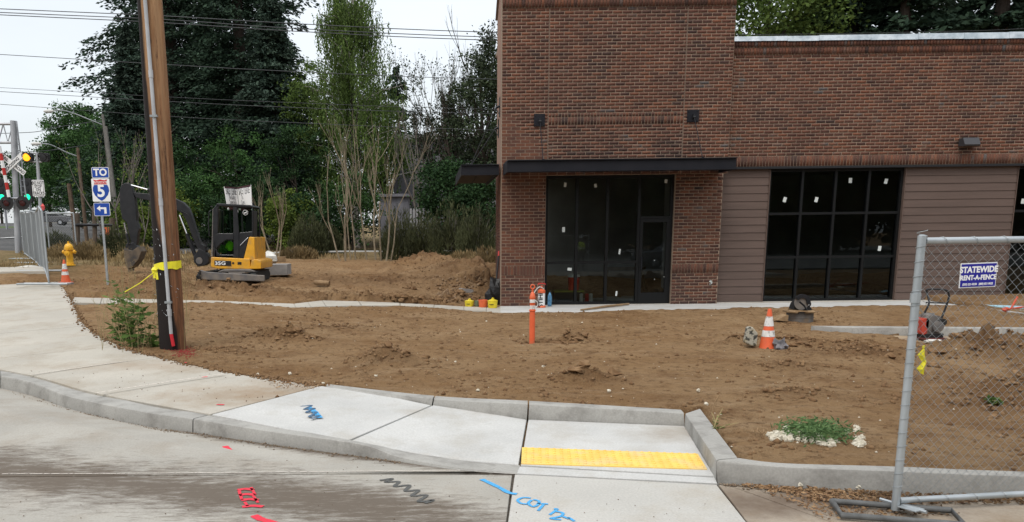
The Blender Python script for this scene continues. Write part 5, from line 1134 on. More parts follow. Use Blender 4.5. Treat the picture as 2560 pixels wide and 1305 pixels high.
# hydrant
b_ = at(176, 664, 24); Hh = at(176, 603, 24)[2] - b_[2]; hy = empty('fire_hydrant', b_, 'yellow fire hydrant on the dirt bank at left', 'fire hydrant'); s_ = Hh / .78
mb = MB(); mb.lathe([(.16 * s_, 0), (.16 * s_, .035 * s_), (.115 * s_, .04 * s_), (.115 * s_, .10 * s_), (.105 * s_, .11 * s_), (.105 * s_, .50 * s_), (.15 * s_, .51 * s_), (.15 * s_, .55 * s_), (.12 * s_, .56 * s_)], b_, 18); sm(mb.build('barrel', M['hyd'], hy), 35)
mb = MB(); mb.lathe([(.135 * s_, .562 * s_), (.135 * s_, .60 * s_), (.11 * s_, .66 * s_), (.06 * s_, .70 * s_), (.03 * s_, .71 * s_), (.03 * s_, .78 * s_)], b_, 18); sm(mb.build('bonnet', M['hyd'], hy), 35)
for ax, sg, r_, z_ in (('X', -1, .055, .44), ('X', 1, .055, .44), ('Y', -1, .075, .40)):
    mb = MB(); c_ = (b_[0], b_[1], b_[2] + z_ * s_); pr = [(r_ * .8 * s_, .09 * s_ * sg), (r_ * .8 * s_, .15 * s_ * sg), (r_ * 1.15 * s_, .152 * s_ * sg), (r_ * 1.15 * s_, .20 * s_ * sg), (r_ * .4 * s_, .205 * s_ * sg), (r_ * .4 * s_, .235 * s_ * sg)]; mb.lathe(pr, c_, 12, ax); mb.build('outlet', M['hyd'], hy)

# ---------------------------------------------------------------- signs
def plate(parent, x0, x1, z0, z1, Y, m_, name='panel', th=.006, r=.03, bevel=True):
    mb = MB(); k = 5; pts = []
    for cx_, cz_, a0 in ((x1 - r, z1 - r, 0), (x0 + r, z1 - r, 90), (x0 + r, z0 + r, 180), (x1 - r, z0 + r, 270)):
        for i in range(k): a = R(a0 + 90 * i / (k - 1)); pts.append((cx_ + r * math.cos(a), cz_ + r * math.sin(a)))
    mb.prismY(pts[::-1], Y, Y + th); return mb.build(name, M[m_], parent)
Yi = 21.0; bi = at(266, 712, Yi); sg = empty('route_sign', bi, 'blue TO interstate 5 sign assembly with white turn arrow on a grey post', 'road sign')
mb = MB(); xp = at(256, 560, Yi)[0]; tz = at(256, 418, Yi)[2]; mb.bb((xp - .028, Yi + .01, bi[2] - .2), (xp + .028, Yi + .045, tz)); mb.build('post', M['galv'], sg)
def quadpx(x0, x1, y0, y1, Y): a = at(x0, (y0 + y1) / 2, Y); c_ = at(x1, (y0 + y1) / 2, Y); return a[0], c_[0], at((x0 + x1) / 2, y1, Y)[2], at((x0 + x1) / 2, y0, Y)[2]
def framed(px, Y, bord, m1, m2, name):
    x0, x1, z0, z1 = quadpx(*px, Y); p = plate(sg, x0, x1, z0, z1, Y, m1, name); plate(p, x0 + bord, x1 - bord, z0 + bord, z1 - bord, Y - .0015, m2, 'face', .001, .02); return p, (x0, x1, z0, z1)
p1, q1 = framed((229, 272, 418, 445), Yi, .012, 'white', 'signblue', 'panel'); text('lettering', 'TO', .24, face_cam(((q1[0] + q1[1]) / 2, Yi - .003, (q1[2] + q1[3]) / 2)), M['white'], p1, .008)
x0, x1, z0, z1 = quadpx(230, 275, 446, 504, Yi); p2 = plate(sg, x0, x1, z0, z1, Yi, 'white'); w2, h2 = x1 - x0, z1 - z0; cx_ = (x0 + x1) / 2
shp = [(.5, .03), (.68, .12), (.86, .28), (.95, .46), (.94, .60), (.87, .72), (.13, .72), (.06, .60), (.05, .46), (.14, .28), (.32, .12)]
mb = MB(); mb.prismY([(x0 + w2 * a, z0 + h2 * b2) for a, b2 in shp], Yi - .003, Yi - .001); mb.build('shield', M['signblue'], p2)
shp = [(.87, .745), (.83, .86), (.90, .96), (.72, .92), (.5, .96), (.28, .92), (.10, .96), (.17, .86), (.13, .745)]
mb = MB(); mb.prismY([(x0 + w2 * a, z0 + h2 * b2) for a, b2 in shp], Yi - .003, Yi - .001); mb.build('shield_top', M['signred'], p2)
text('lettering', 'INTERSTATE', .085, face_cam((cx_, Yi - .004, z0 + h2 * .82)), M['white'], p2, .0, sx=.72); text('lettering', '5', .42, face_cam((cx_, Yi - .004, z0 + h2 * .44)), M['white'], p2, .012)
p3, q3 = framed((235, 275, 507, 540), Yi, .010, 'white', 'signblue', 'panel'); x0, x1, z0, z1 = q3; W_, H_ = x1 - x0, z1 - z0
mb = MB(); ar = [(.18, .58), (.40, .80), (.40, .66), (.78, .66), (.78, .18), (.64, .18), (.64, .52), (.40, .52), (.40, .36)]; mb.prismY([(x0 + W_ * a, z0 + H_ * b2) for a, b2 in ar][::-1], Yi - .004, Yi - .002); mb.build('arrow', M['white'], p3)
# sale / lease board
Ys = 30.5; bs = gb(598, Ys); sl = empty('sale_board', bs, 'white SALE / LEASE board of two angled panels above the digger cab', 'sign')
M['maroon'] = mat('dark maroon print', (.06, .02, .025), .6); M['greyink'] = mat('grey ink', (.12, .12, .13), .6)
Q = lambda u, v: (440 + u / 4.66, 440 + v / 4.66)
def panel_v(uvs, dy0, dy1):
    (a, b2, c_, d) = uvs; P = [at(*Q(*a), Ys + dy0), at(*Q(*b2), Ys + dy1), at(*Q(*c_), Ys + dy1), at(*Q(*d), Ys + dy0)]
    P = [Vector(p) for p in P]; nrm = (P[1] - P[0]).cross(P[3] - P[0]).normalized() * .03
    if nrm.y < 0: nrm = -nrm
    mb = MB(); mb.addf([tuple(p) for p in P] + [tuple(p + nrm) for p in P], [(0, 3, 2, 1), (4, 5, 6, 7), (0, 1, 5, 4), (1, 2, 6, 5), (2, 3, 7, 6), (3, 0, 4, 7)]); pn = mb.build('panel', M['white'], sl)
    ux = (P[1] - P[0]); W_ = ux.length; ux.normalize(); uz = ((P[0] - P[3]) + (P[1] - P[2])).normalized(); uz = (uz - ux * uz.dot(ux)).normalized(); nn_ = -nrm.normalized(); Ht = (P[0] - P[3]).length
    def T_(fx, fz, o=.004):
        o_ = P[3] + (P[0] - P[3]) * fz; o2 = P[2] + (P[1] - P[2]) * fz; c0 = o_ + (o2 - o_) * fx + nn_ * o
        return Matrix(((ux.x, uz.x, nn_.x, c0.x), (ux.y, uz.y, nn_.y, c0.y), (ux.z, uz.z, nn_.z, c0.z), (0, 0, 0, 1)))
    text('lettering', 'SALE / LEASE', .36, T_(.5, .80), M['ink'], pn, .001, sx=W_ / 2.45)
    text('lettering', 'The Building', .24, T_(.52, .55), M['greyink'], pn, .0, sx=W_ / 2.3); text('lettering', 'Coming Soon', .24, T_(.52, .34), M['greyink'], pn, .0, sx=W_ / 2.3)
    for (f0, f1, z0, z1) in ((0, 1, .93, 1.0), (.10, .96, .0, .16), (.10, .5, .16, .22)):
        g = [T_(f0, z0, .003).translation, T_(f1, z0, .003).translation, T_(f1, z1, .003).translation, T_(f0, z1, .003).translation]; mb = MB(); mb.addf([tuple(v) for v in g], [(0, 1, 2, 3)]); mb.build('print', M['maroon'], pn)
panel_v(((562, 122), (708, 132), (735, 400), (608, 395)), .0, .55)
panel_v(((712, 132), (868, 102), (884, 400), (740, 400)), .56, .0)
for u in (600, 738, 878): x = at(*Q(u, 390), Ys + .3)[0]; mb = MB(); mb.bb((x - .03, Ys + .62, bs[2] - .2), (x + .03, Ys + .70, at(*Q(u, 300), Ys)[2])); mb.build('post', M['ink'], sl)

# ---------------------------------------------------------------- excavator
M['exy'] = mat('excavator yellow', (.72, .36, .02), .38, (.64, .31, .02), 6, spec=.5, dirt=(.36, .22, .09), dscale=4)
M['exb'] = mat('excavator black', (.0095, .0105, .013), .45, (.018, .018, .02), 6, spec=.35)
M['exg'] = mat('worn grey steel', (.12, .115, .115), .55, (.20, .175, .15), 5, metal=.2)
M['exglass'] = bpy.data.materials.new('cab glass'); m = M['exglass']; m.use_nodes = True; n, l, b = nodes(m); n.remove(b); tr = n.new('ShaderNodeBsdfTransparent'); tr.inputs[0].default_value = (.40, .50, .43, 1); gl = n.new('ShaderNodeBsdfGlossy'); gl.inputs['Roughness'].default_value = .02; fz = n.new('ShaderNodeFresnel'); fz.inputs[0].default_value = 1.35; mxs = n.new('ShaderNodeMixShader'); l.new(fz.outputs[0], mxs.inputs[0]); l.new(tr.outputs[0], mxs.inputs[1]); l.new(gl.outputs[0], mxs.inputs[2]); l.new(mxs.outputs[0], n['Material Output'].inputs[0])
M['chrome'] = mat('chrome rod', (.75, .76, .78), .15, metal=.9)
M['hivis'] = mat('neon green cloth', (.25, .75, .02), .7, (.16, .55, .02), 5)
YX = 23.7; bx_ = at(585, 700, YX); ex = empty('excavator', (bx_[0], 24.3, Ts(bx_[0], 24.3)), 'small yellow and black tracked excavator with its dark arm folded down to the left', 'excavator')
def E(u, v, Y=YX): p = at(*Q(u, v), Y); return (p[0], p[2])
def ep(name, uv, y0, y1, m_, parent=ex, ref=None):
    mb = MB(); P = [E(u, v, ref or y0) for u, v in uv]; ar = sum(P[i][0] * P[(i + 1) % len(P)][1] - P[(i + 1) % len(P)][0] * P[i][1] for i in range(len(P)))
    if ar < 0: P = P[::-1]
    mb.prismY(P, y0, y1); o_ = mb.build(name, M[m_], parent)
    md = o_.modifiers.new('bevel', 'BEVEL'); md.width = .018; md.segments = 2; md.limit_method = 'ANGLE'; md.angle_limit = R(50); return o_
# undercarriage: two tracks running away from the camera, blade in front
M['bucketm'] = mat('muddy dark bucket', (.05, .045, .042), .7, (.13, .10, .07), 5)
zg = Ts(bx_[0], 24.0)
for sx_, lab in ((-1, 0), (1, 0)):
    cx_ = E(655, 1100)[0] + sx_ * .68; w_ = .155; mb = MB(); pr = [(22.95, .08), (23.1, .0), (24.9, .0), (25.05, .08), (25.12, .24), (25.0, .40), (24.85, .46), (23.15, .46), (23.0, .40), (22.9, .24)]
    mb.prismX([(y, zg + z * .6) for y, z in pr], cx_ - w_, cx_ + w_); tk = mb.build('track', M['rubber'], ex)
    mb = MB()
    for i in range(20): y = 23.05 + i * .1; mb.bb((cx_ - w_ - .004, y, zg + .27), (cx_ + w_ + .004, y + .05, zg + .295)); mb.bb((cx_ - w_ - .004, 22.87, zg + .05 + i * .008), (cx_ + w_ + .004, 22.93, zg + .055 + i * .008))
    tag(mb.build('tread_lug', M['rubber'], tk), kind='stuff')
ep('undercarriage', [(480, 1118), (560, 1085), (860, 1085), (940, 1118)], 23.2, 24.8, 'exg')
mb = MB(); c_ = E(640, 1100); mb.lathe([(.42, 0), (.42, .12)], (c_[0], 24.1, E(640, 1105)[1]), 24); mb.build('turntable', M['exb'], ex)
bl_ = ep('blade', [(280, 1092), (365, 1118), (1030, 1158), (1032, 1228), (365, 1212), (283, 1200)], 22.45, 22.53, 'exg', ref=22.45)
for u in (520, 800): a = E(u, 1130, 22.6); mb = MB(); mb.bb((a[0] - .06, 22.531, a[1] - .12), (a[0] + .06, 23.25, a[1] + .0)); mb.build('blade_arm', M['exb'], ex)
bx0 = E(283, 1150, 22.45); mb = MB(); mb.bb((bx0[0] - .012, 22.36, bx0[1] - .11), (bx0[0] + .012, 22.449, bx0[1] + .12)); mb.build('side_plate', M['exb'], bl_)
# house
ep('body', [(405, 952), (412, 945), (860, 965), (868, 1085), (500, 1080), (420, 1066), (404, 1052)], 23.35, 25.0, 'exy')
ep('fuel_cover', [(788, 965), (850, 716), (862, 708), (912, 714), (922, 975), (870, 982)], 23.38, 24.95, 'exy')
ep('counterweight', [(880, 980), (925, 968), (985, 985), (993, 1010), (990, 1082), (865, 1085), (862, 1070)], 23.30, 25.05, 'exy')
bd = ep('badge', [(446, 983), (642, 990), (642, 1048), (446, 1040)], 23.335, 23.348, 'exb', ref=23.335)
a = E(515, 1018, 23.33); text('lettering', '35G', .135, face_cam((a[0], 23.333, a[1])), M['white'], bd, .004, sx=1.35)
d_ = ep('decal', [(716, 1000), (762, 1002), (762, 1034), (716, 1032)], 23.337, 23.348, 'exb', ref=23.335)
mb = MB(); a = E(665, 1014, 23.34); mb.lathe([(.03, 0), (.03, -.012)], (a[0], 23.349, a[1]), 12, 'Y'); mb.build('cap', M['exb'], ex)
# cab frame as bars round the openings
cy0, cy1 = 23.42, 24.45
ep('cab_frame', [(440, 948), (428, 700), (430, 385), (478, 322), (520, 326), (490, 384), (486, 668), (452, 700), (478, 925), (680, 922), (683, 955)], cy0, cy0 + .07, 'exb')
cabp = [[(478, 322), (880, 345), (890, 372), (700, 366), (505, 352), (478, 370)], [(663, 352), (712, 356), (722, 500), (735, 668), (735, 958), (672, 956), (668, 668)], [(486, 668), (668, 668), (668, 745), (590, 745), (520, 790), (468, 850), (446, 860), (440, 690)], [(735, 660), (898, 645), (896, 720), (850, 712), (790, 960), (735, 958)], [(884, 366), (893, 372), (898, 648), (884, 650)], [(446, 855), (472, 850), (482, 890), (512, 915), (672, 918), (672, 956), (446, 950)]]
for pl in cabp: ep('cab_frame', pl, cy0, cy0 + .07, 'exb')
for pl in (cabp[0], [(430, 385), (448, 385), (460, 948), (440, 948)], [(735, 660), (898, 645), (896, 955), (735, 958)], [(884, 366), (893, 372), (898, 648), (884, 650)]): ep('cab_frame', pl, cy1 - .07, cy1, 'exb', ref=cy0)
ep('cab_roof', [(470, 332), (482, 318), (870, 338), (888, 352), (892, 362), (470, 348)], cy0 - .02, cy1 + .02, 'exb', ref=cy0)
ep('cab_frame', [(425, 380), (445, 380), (430, 945), (408, 942)], cy0 + .1, cy1 - .1, 'exg')
for pl in ([(505, 385), (664, 380), (668, 668), (487, 670)], [(714, 366), (884, 370), (890, 648), (735, 660)], [(470, 850), (520, 790), (590, 745), (670, 743), (672, 918), (512, 915), (482, 890)]):
    P = [E(u, v, cy0) for u, v in pl]; mb = MB(); mb.addf([(x, cy0 + .04, z) for x, z in P], [tuple(range(len(P)))]); gp_ = mb.build('side_window', M['exglass'], ex)
    mb = MB(); mb.addf([(x, cy1 - .04, z) for x, z in P], [tuple(range(len(P)))]); mb.build('side_window', M['exglass'], ex)
ep('seat', [(690, 900), (880, 900), (882, 400), (800, 410), (770, 700), (690, 760)], 23.7, 24.2, 'exb', ref=cy0)
lv = ep('console', [(500, 920), (660, 920), (650, 850), (510, 850)], 23.65, 24.3, 'exb', ref=cy0)
ep('handrail', [(745, 808), (752, 812), (842, 722), (836, 716)], cy0 - .04, cy0 - .02, 'chrome', ref=cy0)
ep('mirror', [(405, 350), (432, 352), (432, 362), (405, 360)], cy0 - .05, cy0 + .0, 'exb', ref=cy0)
mb = MB(); mb.tube([(E(440, 400)[0], cy0 + .02, E(440, 400)[1]), (E(424, 420)[0], cy0 - .06, E(424, 420)[1]), (E(415, 560)[0], cy0 - .06, E(420, 560)[1]), (E(425, 700)[0], cy0 - .06, E(425, 700)[1]), (E(440, 715)[0], cy0 + .02, E(440, 715)[1])], .014, 8); mb.build('grab_rail', M['exb'], ex)
vest = MB(); a = E(605, 815, cy0); vest.blob((a[0], 23.62, a[1]), (.13, .08, .13), 5, 10, .25); tag(vest.build('safety_vest', M['hivis']), 'neon green bundle lying behind the lower cab window of the digger', 'cloth')
vest = MB(); a = E(535, 850, cy0); vest.blob((a[0], 23.66, a[1] - .02), (.13, .07, .12), 7, 10, .35); tag(vest.build('jacket', mat('dull green cloth', (.07, .20, .04), .8, (.03, .09, .02), 12)), 'dull green jacket beside the neon bundle inside the digger cab', 'cloth')
# round emblem on the rear window: ring with a leaping deer
a = E(806, 425, cy0); mb = MB(); mb.tube([(a[0] + .07 * math.cos(t), cy0 + .03, a[1] + .07 * math.sin(t)) for t in np.linspace(0, 6.2832, 21)], .006, 4, cap=False); em = mb.build('emblem', M['white'], ex)
deer = [(-.05, -.015), (-.02, .01), (.015, .005), (.03, .03), (.055, .035), (.04, .015), (.03, -.01), (.05, -.03), (.02, -.02), (-.01, -.02), (-.045, -.045), (-.03, -.018)]
mb = MB(); mb.prismY([(a[0] + x, a[1] + z) for x, z in deer][::-1], cy0 + .026, cy0 + .032); mb.tube([(a[0] + .03, cy0 + .03, a[1] + .03), (a[0] + .01, cy0 + .03, a[1] + .055)], .004, 3); mb.build('deer', M['white'], em)
mb = MB(); mb.box((E(735, 412)[0], cy0 + .032, E(735, 412)[1]), (.06, .003, .07)); mb.build('label', M['offwhite'], ex)
# boom, arm, bucket (coordinates from a second enlargement)
Q2 = lambda u, v: (280 + u / 4.079, 400 + v / 4.079)
YB2 = 24.1
def B(u, v, Y=YB2): p = at(*Q2(u, v), Y); return (p[0], p[2])
def bp(name, uv, m_, w_=.11, parent=ex, yc=YB2):
    mb = MB(); P = [B(u, v) for u, v in uv]; ar = sum(P[i][0] * P[(i + 1) % len(P)][1] - P[(i + 1) % len(P)][0] * P[i][1] for i in range(len(P)))
    if ar < 0: P = P[::-1]
    mb.prismY(P, yc - w_, yc + w_); o_ = mb.build(name, M[m_], parent); md = o_.modifiers.new('bevel', 'BEVEL'); md.width = .015; md.segments = 2; md.limit_method = 'ANGLE'; md.angle_limit = R(50); return o_
bp('boom', [(375, 345), (640, 388), (735, 432), (790, 490), (820, 560), (880, 760), (915, 850), (960, 880), (978, 920), (965, 950), (925, 950), (880, 900), (830, 780), (760, 600), (725, 545), (650, 500), (375, 410)], 'exb')
bp('swing_post', [(900, 900), (960, 930), (985, 960), (1000, 990), (1005, 1040), (960, 1075), (890, 1085), (850, 1040), (845, 990)], 'exb', .15)
mb = MB(); a = B(905, 1025); mb.lathe([(.10, -.17), (.10, .17)], (a[0], YB2, a[1]), 14, 'Y'); mb.build('pivot', M['exg'], ex)
def cyl(name, u0, v0, u1, v1, fr, dy=0, r1=.05, r2=.026):
    a, b2 = B(u0, v0), B(u1, v1); A_, B_ = Vector((a[0], YB2 + dy, a[1])), Vector((b2[0], YB2 + dy, b2[1])); m_ = A_.lerp(B_, fr); mb = MB(); mb.tube([m_, B_], r1, 10); o_ = mb.build(name, M['exb'], ex); mb = MB(); mb.tube([A_, m_], r2, 8); mb.build('rod', M['chrome'], o_)
cyl('boom_cylinder', 690, 560, 865, 1010, .42, -.02, .06)
cyl('arm_cylinder', 180, 252, 620, 372, .42, 0, .05, .022)
bp('arm', [(90, 300), (110, 255), (150, 233), (190, 242), (215, 280), (245, 400), (258, 520), (262, 620), (290, 700), (275, 760), (262, 870), (215, 880), (200, 820), (160, 640), (115, 600), (92, 480)], 'exb', .10)
bp('arm', [(215, 330), (395, 345), (400, 420), (250, 385)], 'exb', .07)
cyl('bucket_cylinder', 140, 640, 190, 860, .5, -.12, .04)
bp('linkage', [(160, 850), (235, 840), (290, 900), (250, 960), (170, 960), (150, 900)], 'exb', .12)
mb = MB(); bk = [(150, 900), (230, 925), (300, 880), (330, 930), (300, 1010), (240, 1085), (190, 1110), (165, 1060), (150, 980)]
bo = bp('bucket', bk, 'bucketm', .24)
for k in range(4):
    a = B(195, 1105); x = a[0] - .02; mb = MB(); yy = YB2 - .2 + k * .133; mb.prismY([(x - .03, a[1] + .05), (x + .05, a[1] + .06), (x + .02, a[1] - .10)], yy - .025, yy + .025); mb.build('tooth', M['exg'], bo)
mb = MB(); hz_ = [B(960, 880), B(985, 890), B(1005, 960), B(985, 930)]
for dy in (-.07, .05): mb.tube([(B(720, 520)[0], YB2 - .13, B(720, 520)[1]), (B(800, 560)[0], YB2 - .15 + dy, B(800, 560)[1]), (B(900, 830)[0], YB2 - .14 + dy, B(900, 830)[1]), (B(965, 860)[0], YB2 - .14 + dy, B(965, 860)[1]), (B(975, 940)[0], YB2 - .1 + dy, B(975, 940)[1])], .014, 6)
mb.build('hose', M['rubber'], ex)

# concrete block, white sack, debris behind the digger
M['block'] = mat('pale concrete block', (.34, .33, .32), .85, (.25, .24, .23), 4)
a, c_ = at(655, 684, 25.6), at(718, 684, 25.6); mb = MB(); mb.bb((a[0] - 1.2, 25.6, a[2] - .05), (c_[0], 26.4, at(700, 661, 25.6)[2])); thing(mb, 'concrete_block', M['block'], 'long pale grey concrete block right behind the excavator counterweight', 'block', loc=(c_[0] - 1, 26, a[2]))
M['cloth'] = mat('white sheet', (.62, .61, .57), .8, (.45, .43, .38), 4, bump=.02, bscale=6)
mb = MB(); rows_ = []; rs = random.Random(3)
for v, u0, u1 in ((610, 892, 905), (700, 905, 925), (790, 918, 940), (860, 925, 965), (920, 930, 1000), (965, 935, 1030), (990, 930, 1060)):
    k = 7; rows_.append([at(*Q(u0 + (u1 - u0) * i / k, v), 26.9 + .12 * math.sin(i * 2.1 + v) - (v - 610) * .0012) for i in range(k + 1)])
vs = [p for r_ in rows_ for p in r_] + [(x, y + .12, z) for r_ in rows_ for x, y, z in r_]; n0 = len(rows_) * 8
fs = [(i * 8 + j, (i + 1) * 8 + j, (i + 1) * 8 + j + 1, i * 8 + j + 1) for i in range(6) for j in range(7)]; fs += [tuple(q + n0 for q in f[::-1]) for f in fs]
mb.addf(vs, fs); o_ = thing(mb, 'white_sheet', M['cloth'], 'hanging white plastic sheet trailing to the ground behind the digger', 'sheet', loc=at(*Q(960, 980), 26.9)); sm(o_, 60)
mb = MB(); a = at(*Q(1075, 960), 27.5); mb.blob((a[0], 27.5, a[2]), (.35, .25, .22), 2, 9, .4); thing(mb, 'white_bundle', M['cloth'], 'crumpled whitish bundle on the ground right of the digger', 'bundle', loc=(a[0], 27.5, a[2] - .2))
mb = MB(); a = at(*Q(1150, 972), 27.9); mb.box((a[0], 27.9, a[2]), (.75, .3, .18), rz=.2); thing(mb, 'wood_log', M['wood'], 'short weathered timber beside the whitish bundle', 'timber', loc=(a[0], 27.9, a[2] - .1))
a = at(805, 694, 23.2); mb = MB(); mb.tube([(a[0] - .22, 23.25, Ts(a[0], 23.2) + .08), (a[0] + .22, 23.1, Ts(a[0], 23.2) + .05)], .07, 8); thing(mb, 'wood_log', M['wood'], 'small dark log lying on the graded soil right of the digger', 'log', loc=(a[0], 23.2, Ts(a[0], 23.2)))
a = at(1165, 703, 22.2); mb = MB(); mb.box((a[0], 22.2, Ts(a[0], 22.2) + .07), (.34, .25, .10), rz=.3, ry=.15); thing(mb, 'broken_concrete', M['block'], 'pale broken slab piece in the rubble near the tower', 'rubble', loc=(a[0], 22.2, Ts(a[0], 22.2)))
# rubble chunks by the tower corner
P_ = soilpts(900, .2, 1.7, 20.2, 24.5); scatter_stones('rubble', P_, .012, .075, mat('brown soil rubble', (.15, .09, .05), .95, (.26, .18, .11), 5), 8, pw=3)
# ---------------------------------------------------------------- chain link
def chainlink(name, parent, O, D, L, z0, z1, pitch, wr, m_, sides=3, sag=0.004):
    """woven mesh: each wire zigzags upright and hooks its neighbours. O origin, D unit direction"""
    n_ = int(L / pitch); rowz = np.arange(z0, z1 + 1e-6, pitch); V, F_ = [], []; b = 0; nrm = np.array([-D[1], D[0], 0]); D3 = np.array([D[0], D[1], 0])
    rs_ = np.random.default_rng(1); ang = [2 * math.pi * k / sides for k in range(sides)]
    for i in range(n_ + 1):
        sg_ = 1 if i % 2 == 0 else -1
        x = i * pitch
        for j, z in enumerate(rowz):
            off = (pitch * .52 if ((i + j) % 2 == 0) else -pitch * .52)
            y_ = wr * .8 * (1 if (j + i) % 2 else -1); c_ = np.array(O) + D3 * (x + off + rs_.normal(0, sag * .3)) + nrm * (y_ + sag * 2 * math.sin(x * 2.1 + z * 1.7)); c_[2] = z + rs_.normal(0, sag * .3)
            for a in ang: V.append(c_ + D3 * wr * math.cos(a) + nrm * wr * math.sin(a))
            if j:
                for k in range(sides): k2 = (k + 1) % sides; F_.append((b - sides + k, b - sides + k2, b + k2, b + k))
            b += sides
    return np_mesh(name, np.array(V), np.array(F_), m_, parent, wloc(parent))
M['rail'] = mat('galvanised fence tube', (.42, .45, .47), .42, (.34, .37, .385), 5, metal=.45, spec=.5)
# right hand rental fence panel
A = np.array(onz(2237, 1282, 0)); A[2] = 0; Dv = np.array([1, .115]); Dv /= np.linalg.norm(Dv); L = 3.66
fp = empty('rental_fence', tuple(A), 'chain link rental fence panel with a blue sign at the right foreground', 'fence panel', 'chain link fence panels')
zt_ = at(2302, 594, A[1])[2]; zb_ = .085; r1 = .025
P0 = lambda s_, z: (A[0] + Dv[0] * s_, A[1] + Dv[1] * s_, z)
for s_ in (0, L): mb = MB(); mb.tube([P0(s_, .02), P0(s_, zt_ + .012)], r1, 14); mb.lathe([(r1 * .9, 0), (r1 * .5, .006)], P0(s_, zt_ + .012), 14); sm(mb.build('post', M['rail'], fp), 40)
for z, r_ in ((zt_ - .02, .021), (zb_, .021)): mb = MB(); mb.tube([P0(r1, z), P0(L - r1, z)], r_, 12); sm(mb.build('rail', M['rail'], fp), 40)
cz_ = at(2270, 745, A[1])[2]; mb = MB(); mb.tube([P0(-.004, cz_ - .03), P0(-.004, cz_ + .03)], r1 + .006, 12); mb.build('collar', M['rail'], fp)
chainlink('chain_link', fp, P0(.03, 0), Dv, L - .1, zb_ - .01, zt_ - .01, .032, .0017, M['gwire'], 4)
mb = MB()
for k in range(19): z = .16 + k * .092; mb.tube([P0(r1 + .012 + .014 * (k % 2), z - .02)] + [(P0(0, z)[0] + (r1 + .004) * math.cos(a), P0(0, z)[1] + (r1 + .004) * math.sin(a), z + a * .006) for a in np.linspace(-.5, 5.6, 12)], .0022, 4)
for k in range(17): s_ = .12 + k * .21; mb.tube([(P0(s_, 0)[0] + .01 * q_, P0(s_, 0)[1] + .024 * math.cos(a), zt_ - .02 + .024 * math.sin(a)) for q_, a in enumerate(np.linspace(0, 6.3, 8))], .0022, 4); mb.tube([(P0(s_, 0)[0] + .01 * q_, P0(s_, 0)[1] + .024 * math.cos(a), zb_ + .024 * math.sin(a)) for q_, a in enumerate(np.linspace(0, 6.3, 8))], .0022, 4)
tag(mb.build('tie_wire', M['gwire'], fp), kind='stuff')
# stand
stc = [onz(2080, 1253, .03), onz(2378, 1276, .03), onz(2412, 1312, .03), onz(2104, 1288, .03)]
st = empty('fence_stand', (A[0], A[1], 0), 'flat rectangular grey tube stand under the near fence post', 'fence stand'); mb = MB(); mb.tube(stc + [stc[0]], .021, 10); sm(mb.build('frame', mat('dull dark steel', (.13, .135, .135), .6, (.07, .07, .068), 7, spec=.3), st), 50)
mb = MB(); m1 = (A[0] - .03, A[1] + .13, .052); m2 = (A[0] + .12, A[1] - .14, .052); mb.tube([m1, m2], .012, 6); mb.box(((m1[0] + m2[0]) / 2 + .02, (m1[1] + m2[1]) / 2 - .06, .055), (.10, .12, .006), rz=.5); mb.build('cross_strap', M['rail'], st)
# sign on it
M['purple'] = mat('deep blue print', (.018, .016, .24), .45)
s0, s1 = (at(2378, 688, A[1] + .1)[0] - A[0]) / Dv[0], (at(2476, 684, A[1] + .1)[0] - A[0]) / Dv[0]; zz0, zz1 = at(2427, 717, A[1] + .1)[2], at(2427, 656, A[1] + .1)[2]
sgn = empty('rental_sign', P0(s0, zz0), 'blue STATEWIDE RENT-A-FENCE sign hung on the chain link', 'sign'); an = math.atan2(Dv[1], Dv[0]); cS = P0((s0 + s1) / 2, (zz0 + zz1) / 2); W_, H_ = s1 - s0, zz1 - zz0
M0 = Matrix.Translation((cS[0] + .012 * Dv[1], cS[1] - .014, cS[2])) @ Matrix.Rotation(an, 4, 'Z') @ Matrix.Rotation(R(90), 4, 'X') @ Matrix.Rotation(R(1.2), 4, 'Z')
def sp_(name, w_, h_, z, m_, parent): mb = MB(); mb.v = [tuple(M0 @ Vector((x * w_ / 2, y * h_ / 2, z))) for x, y in ((-1, -1), (1, -1), (1, 1), (-1, 1))] + [tuple(M0 @ Vector((x * w_ / 2, y * h_ / 2, z - .002))) for x, y in ((-1, -1), (1, -1), (1, 1), (-1, 1))]; mb.f = [(0, 1, 2, 3), (7, 6, 5, 4), (0, 4, 5, 1), (1, 5, 6, 2), (2, 6, 7, 3), (3, 7, 4, 0)]; mb.m = [0] * 6; return mb.build(name, m_, parent)
pl_ = sp_('plate', W_, H_, 0, M['white'], sgn); sp_('face', W_ * .955, H_ * .92, .0028, M['purple'], sgn)
for s_, y_, hh, bw, sx in (('STATEWIDE', .22, .052, .0022, .94), ('RENT-A-FENCE', -.10, .042, .0016, .88), ('(503) 221-0230   (800) 821-0625', -.36, .0185, .0006, .86)): text('lettering', s_, hh, M0 @ Matrix.Translation((0, y_ * H_, .0032)), M['white'], sgn, bw, sx=sx, depth=.0003)
# ribbon of yellow tape
mb = MB(); c_ = [(2309, 872), (2304, 888), (2312, 905), (2303, 922), (2307, 934)]; wds = [.006, .02, .017, .022, .012]; vs = []
for i, ((u, v), w_) in enumerate(zip(c_, wds)): p = at(u, v, A[1] + .06 - .03); vs += [(p[0] - w_, p[1] + .012 * (i % 2), p[2]), (p[0], p[1] - .014, p[2] - .004), (p[0] + w_, p[1] + .01 * ((i + 1) % 2), p[2])]
mb.addf(vs, [(3 * i + j, 3 * i + 3 + j, 3 * i + 4 + j, 3 * i + 1 + j) for i in range(4) for j in range(2)]); p = at(2309, 868, A[1] + .03); mb.blob(p, (.009, .009, .014), 1, 6, .3)
thing(mb, 'tape_ribbon', M['tape'], 'short strip of yellow tape tied to the chain link', 'tape', loc=p)

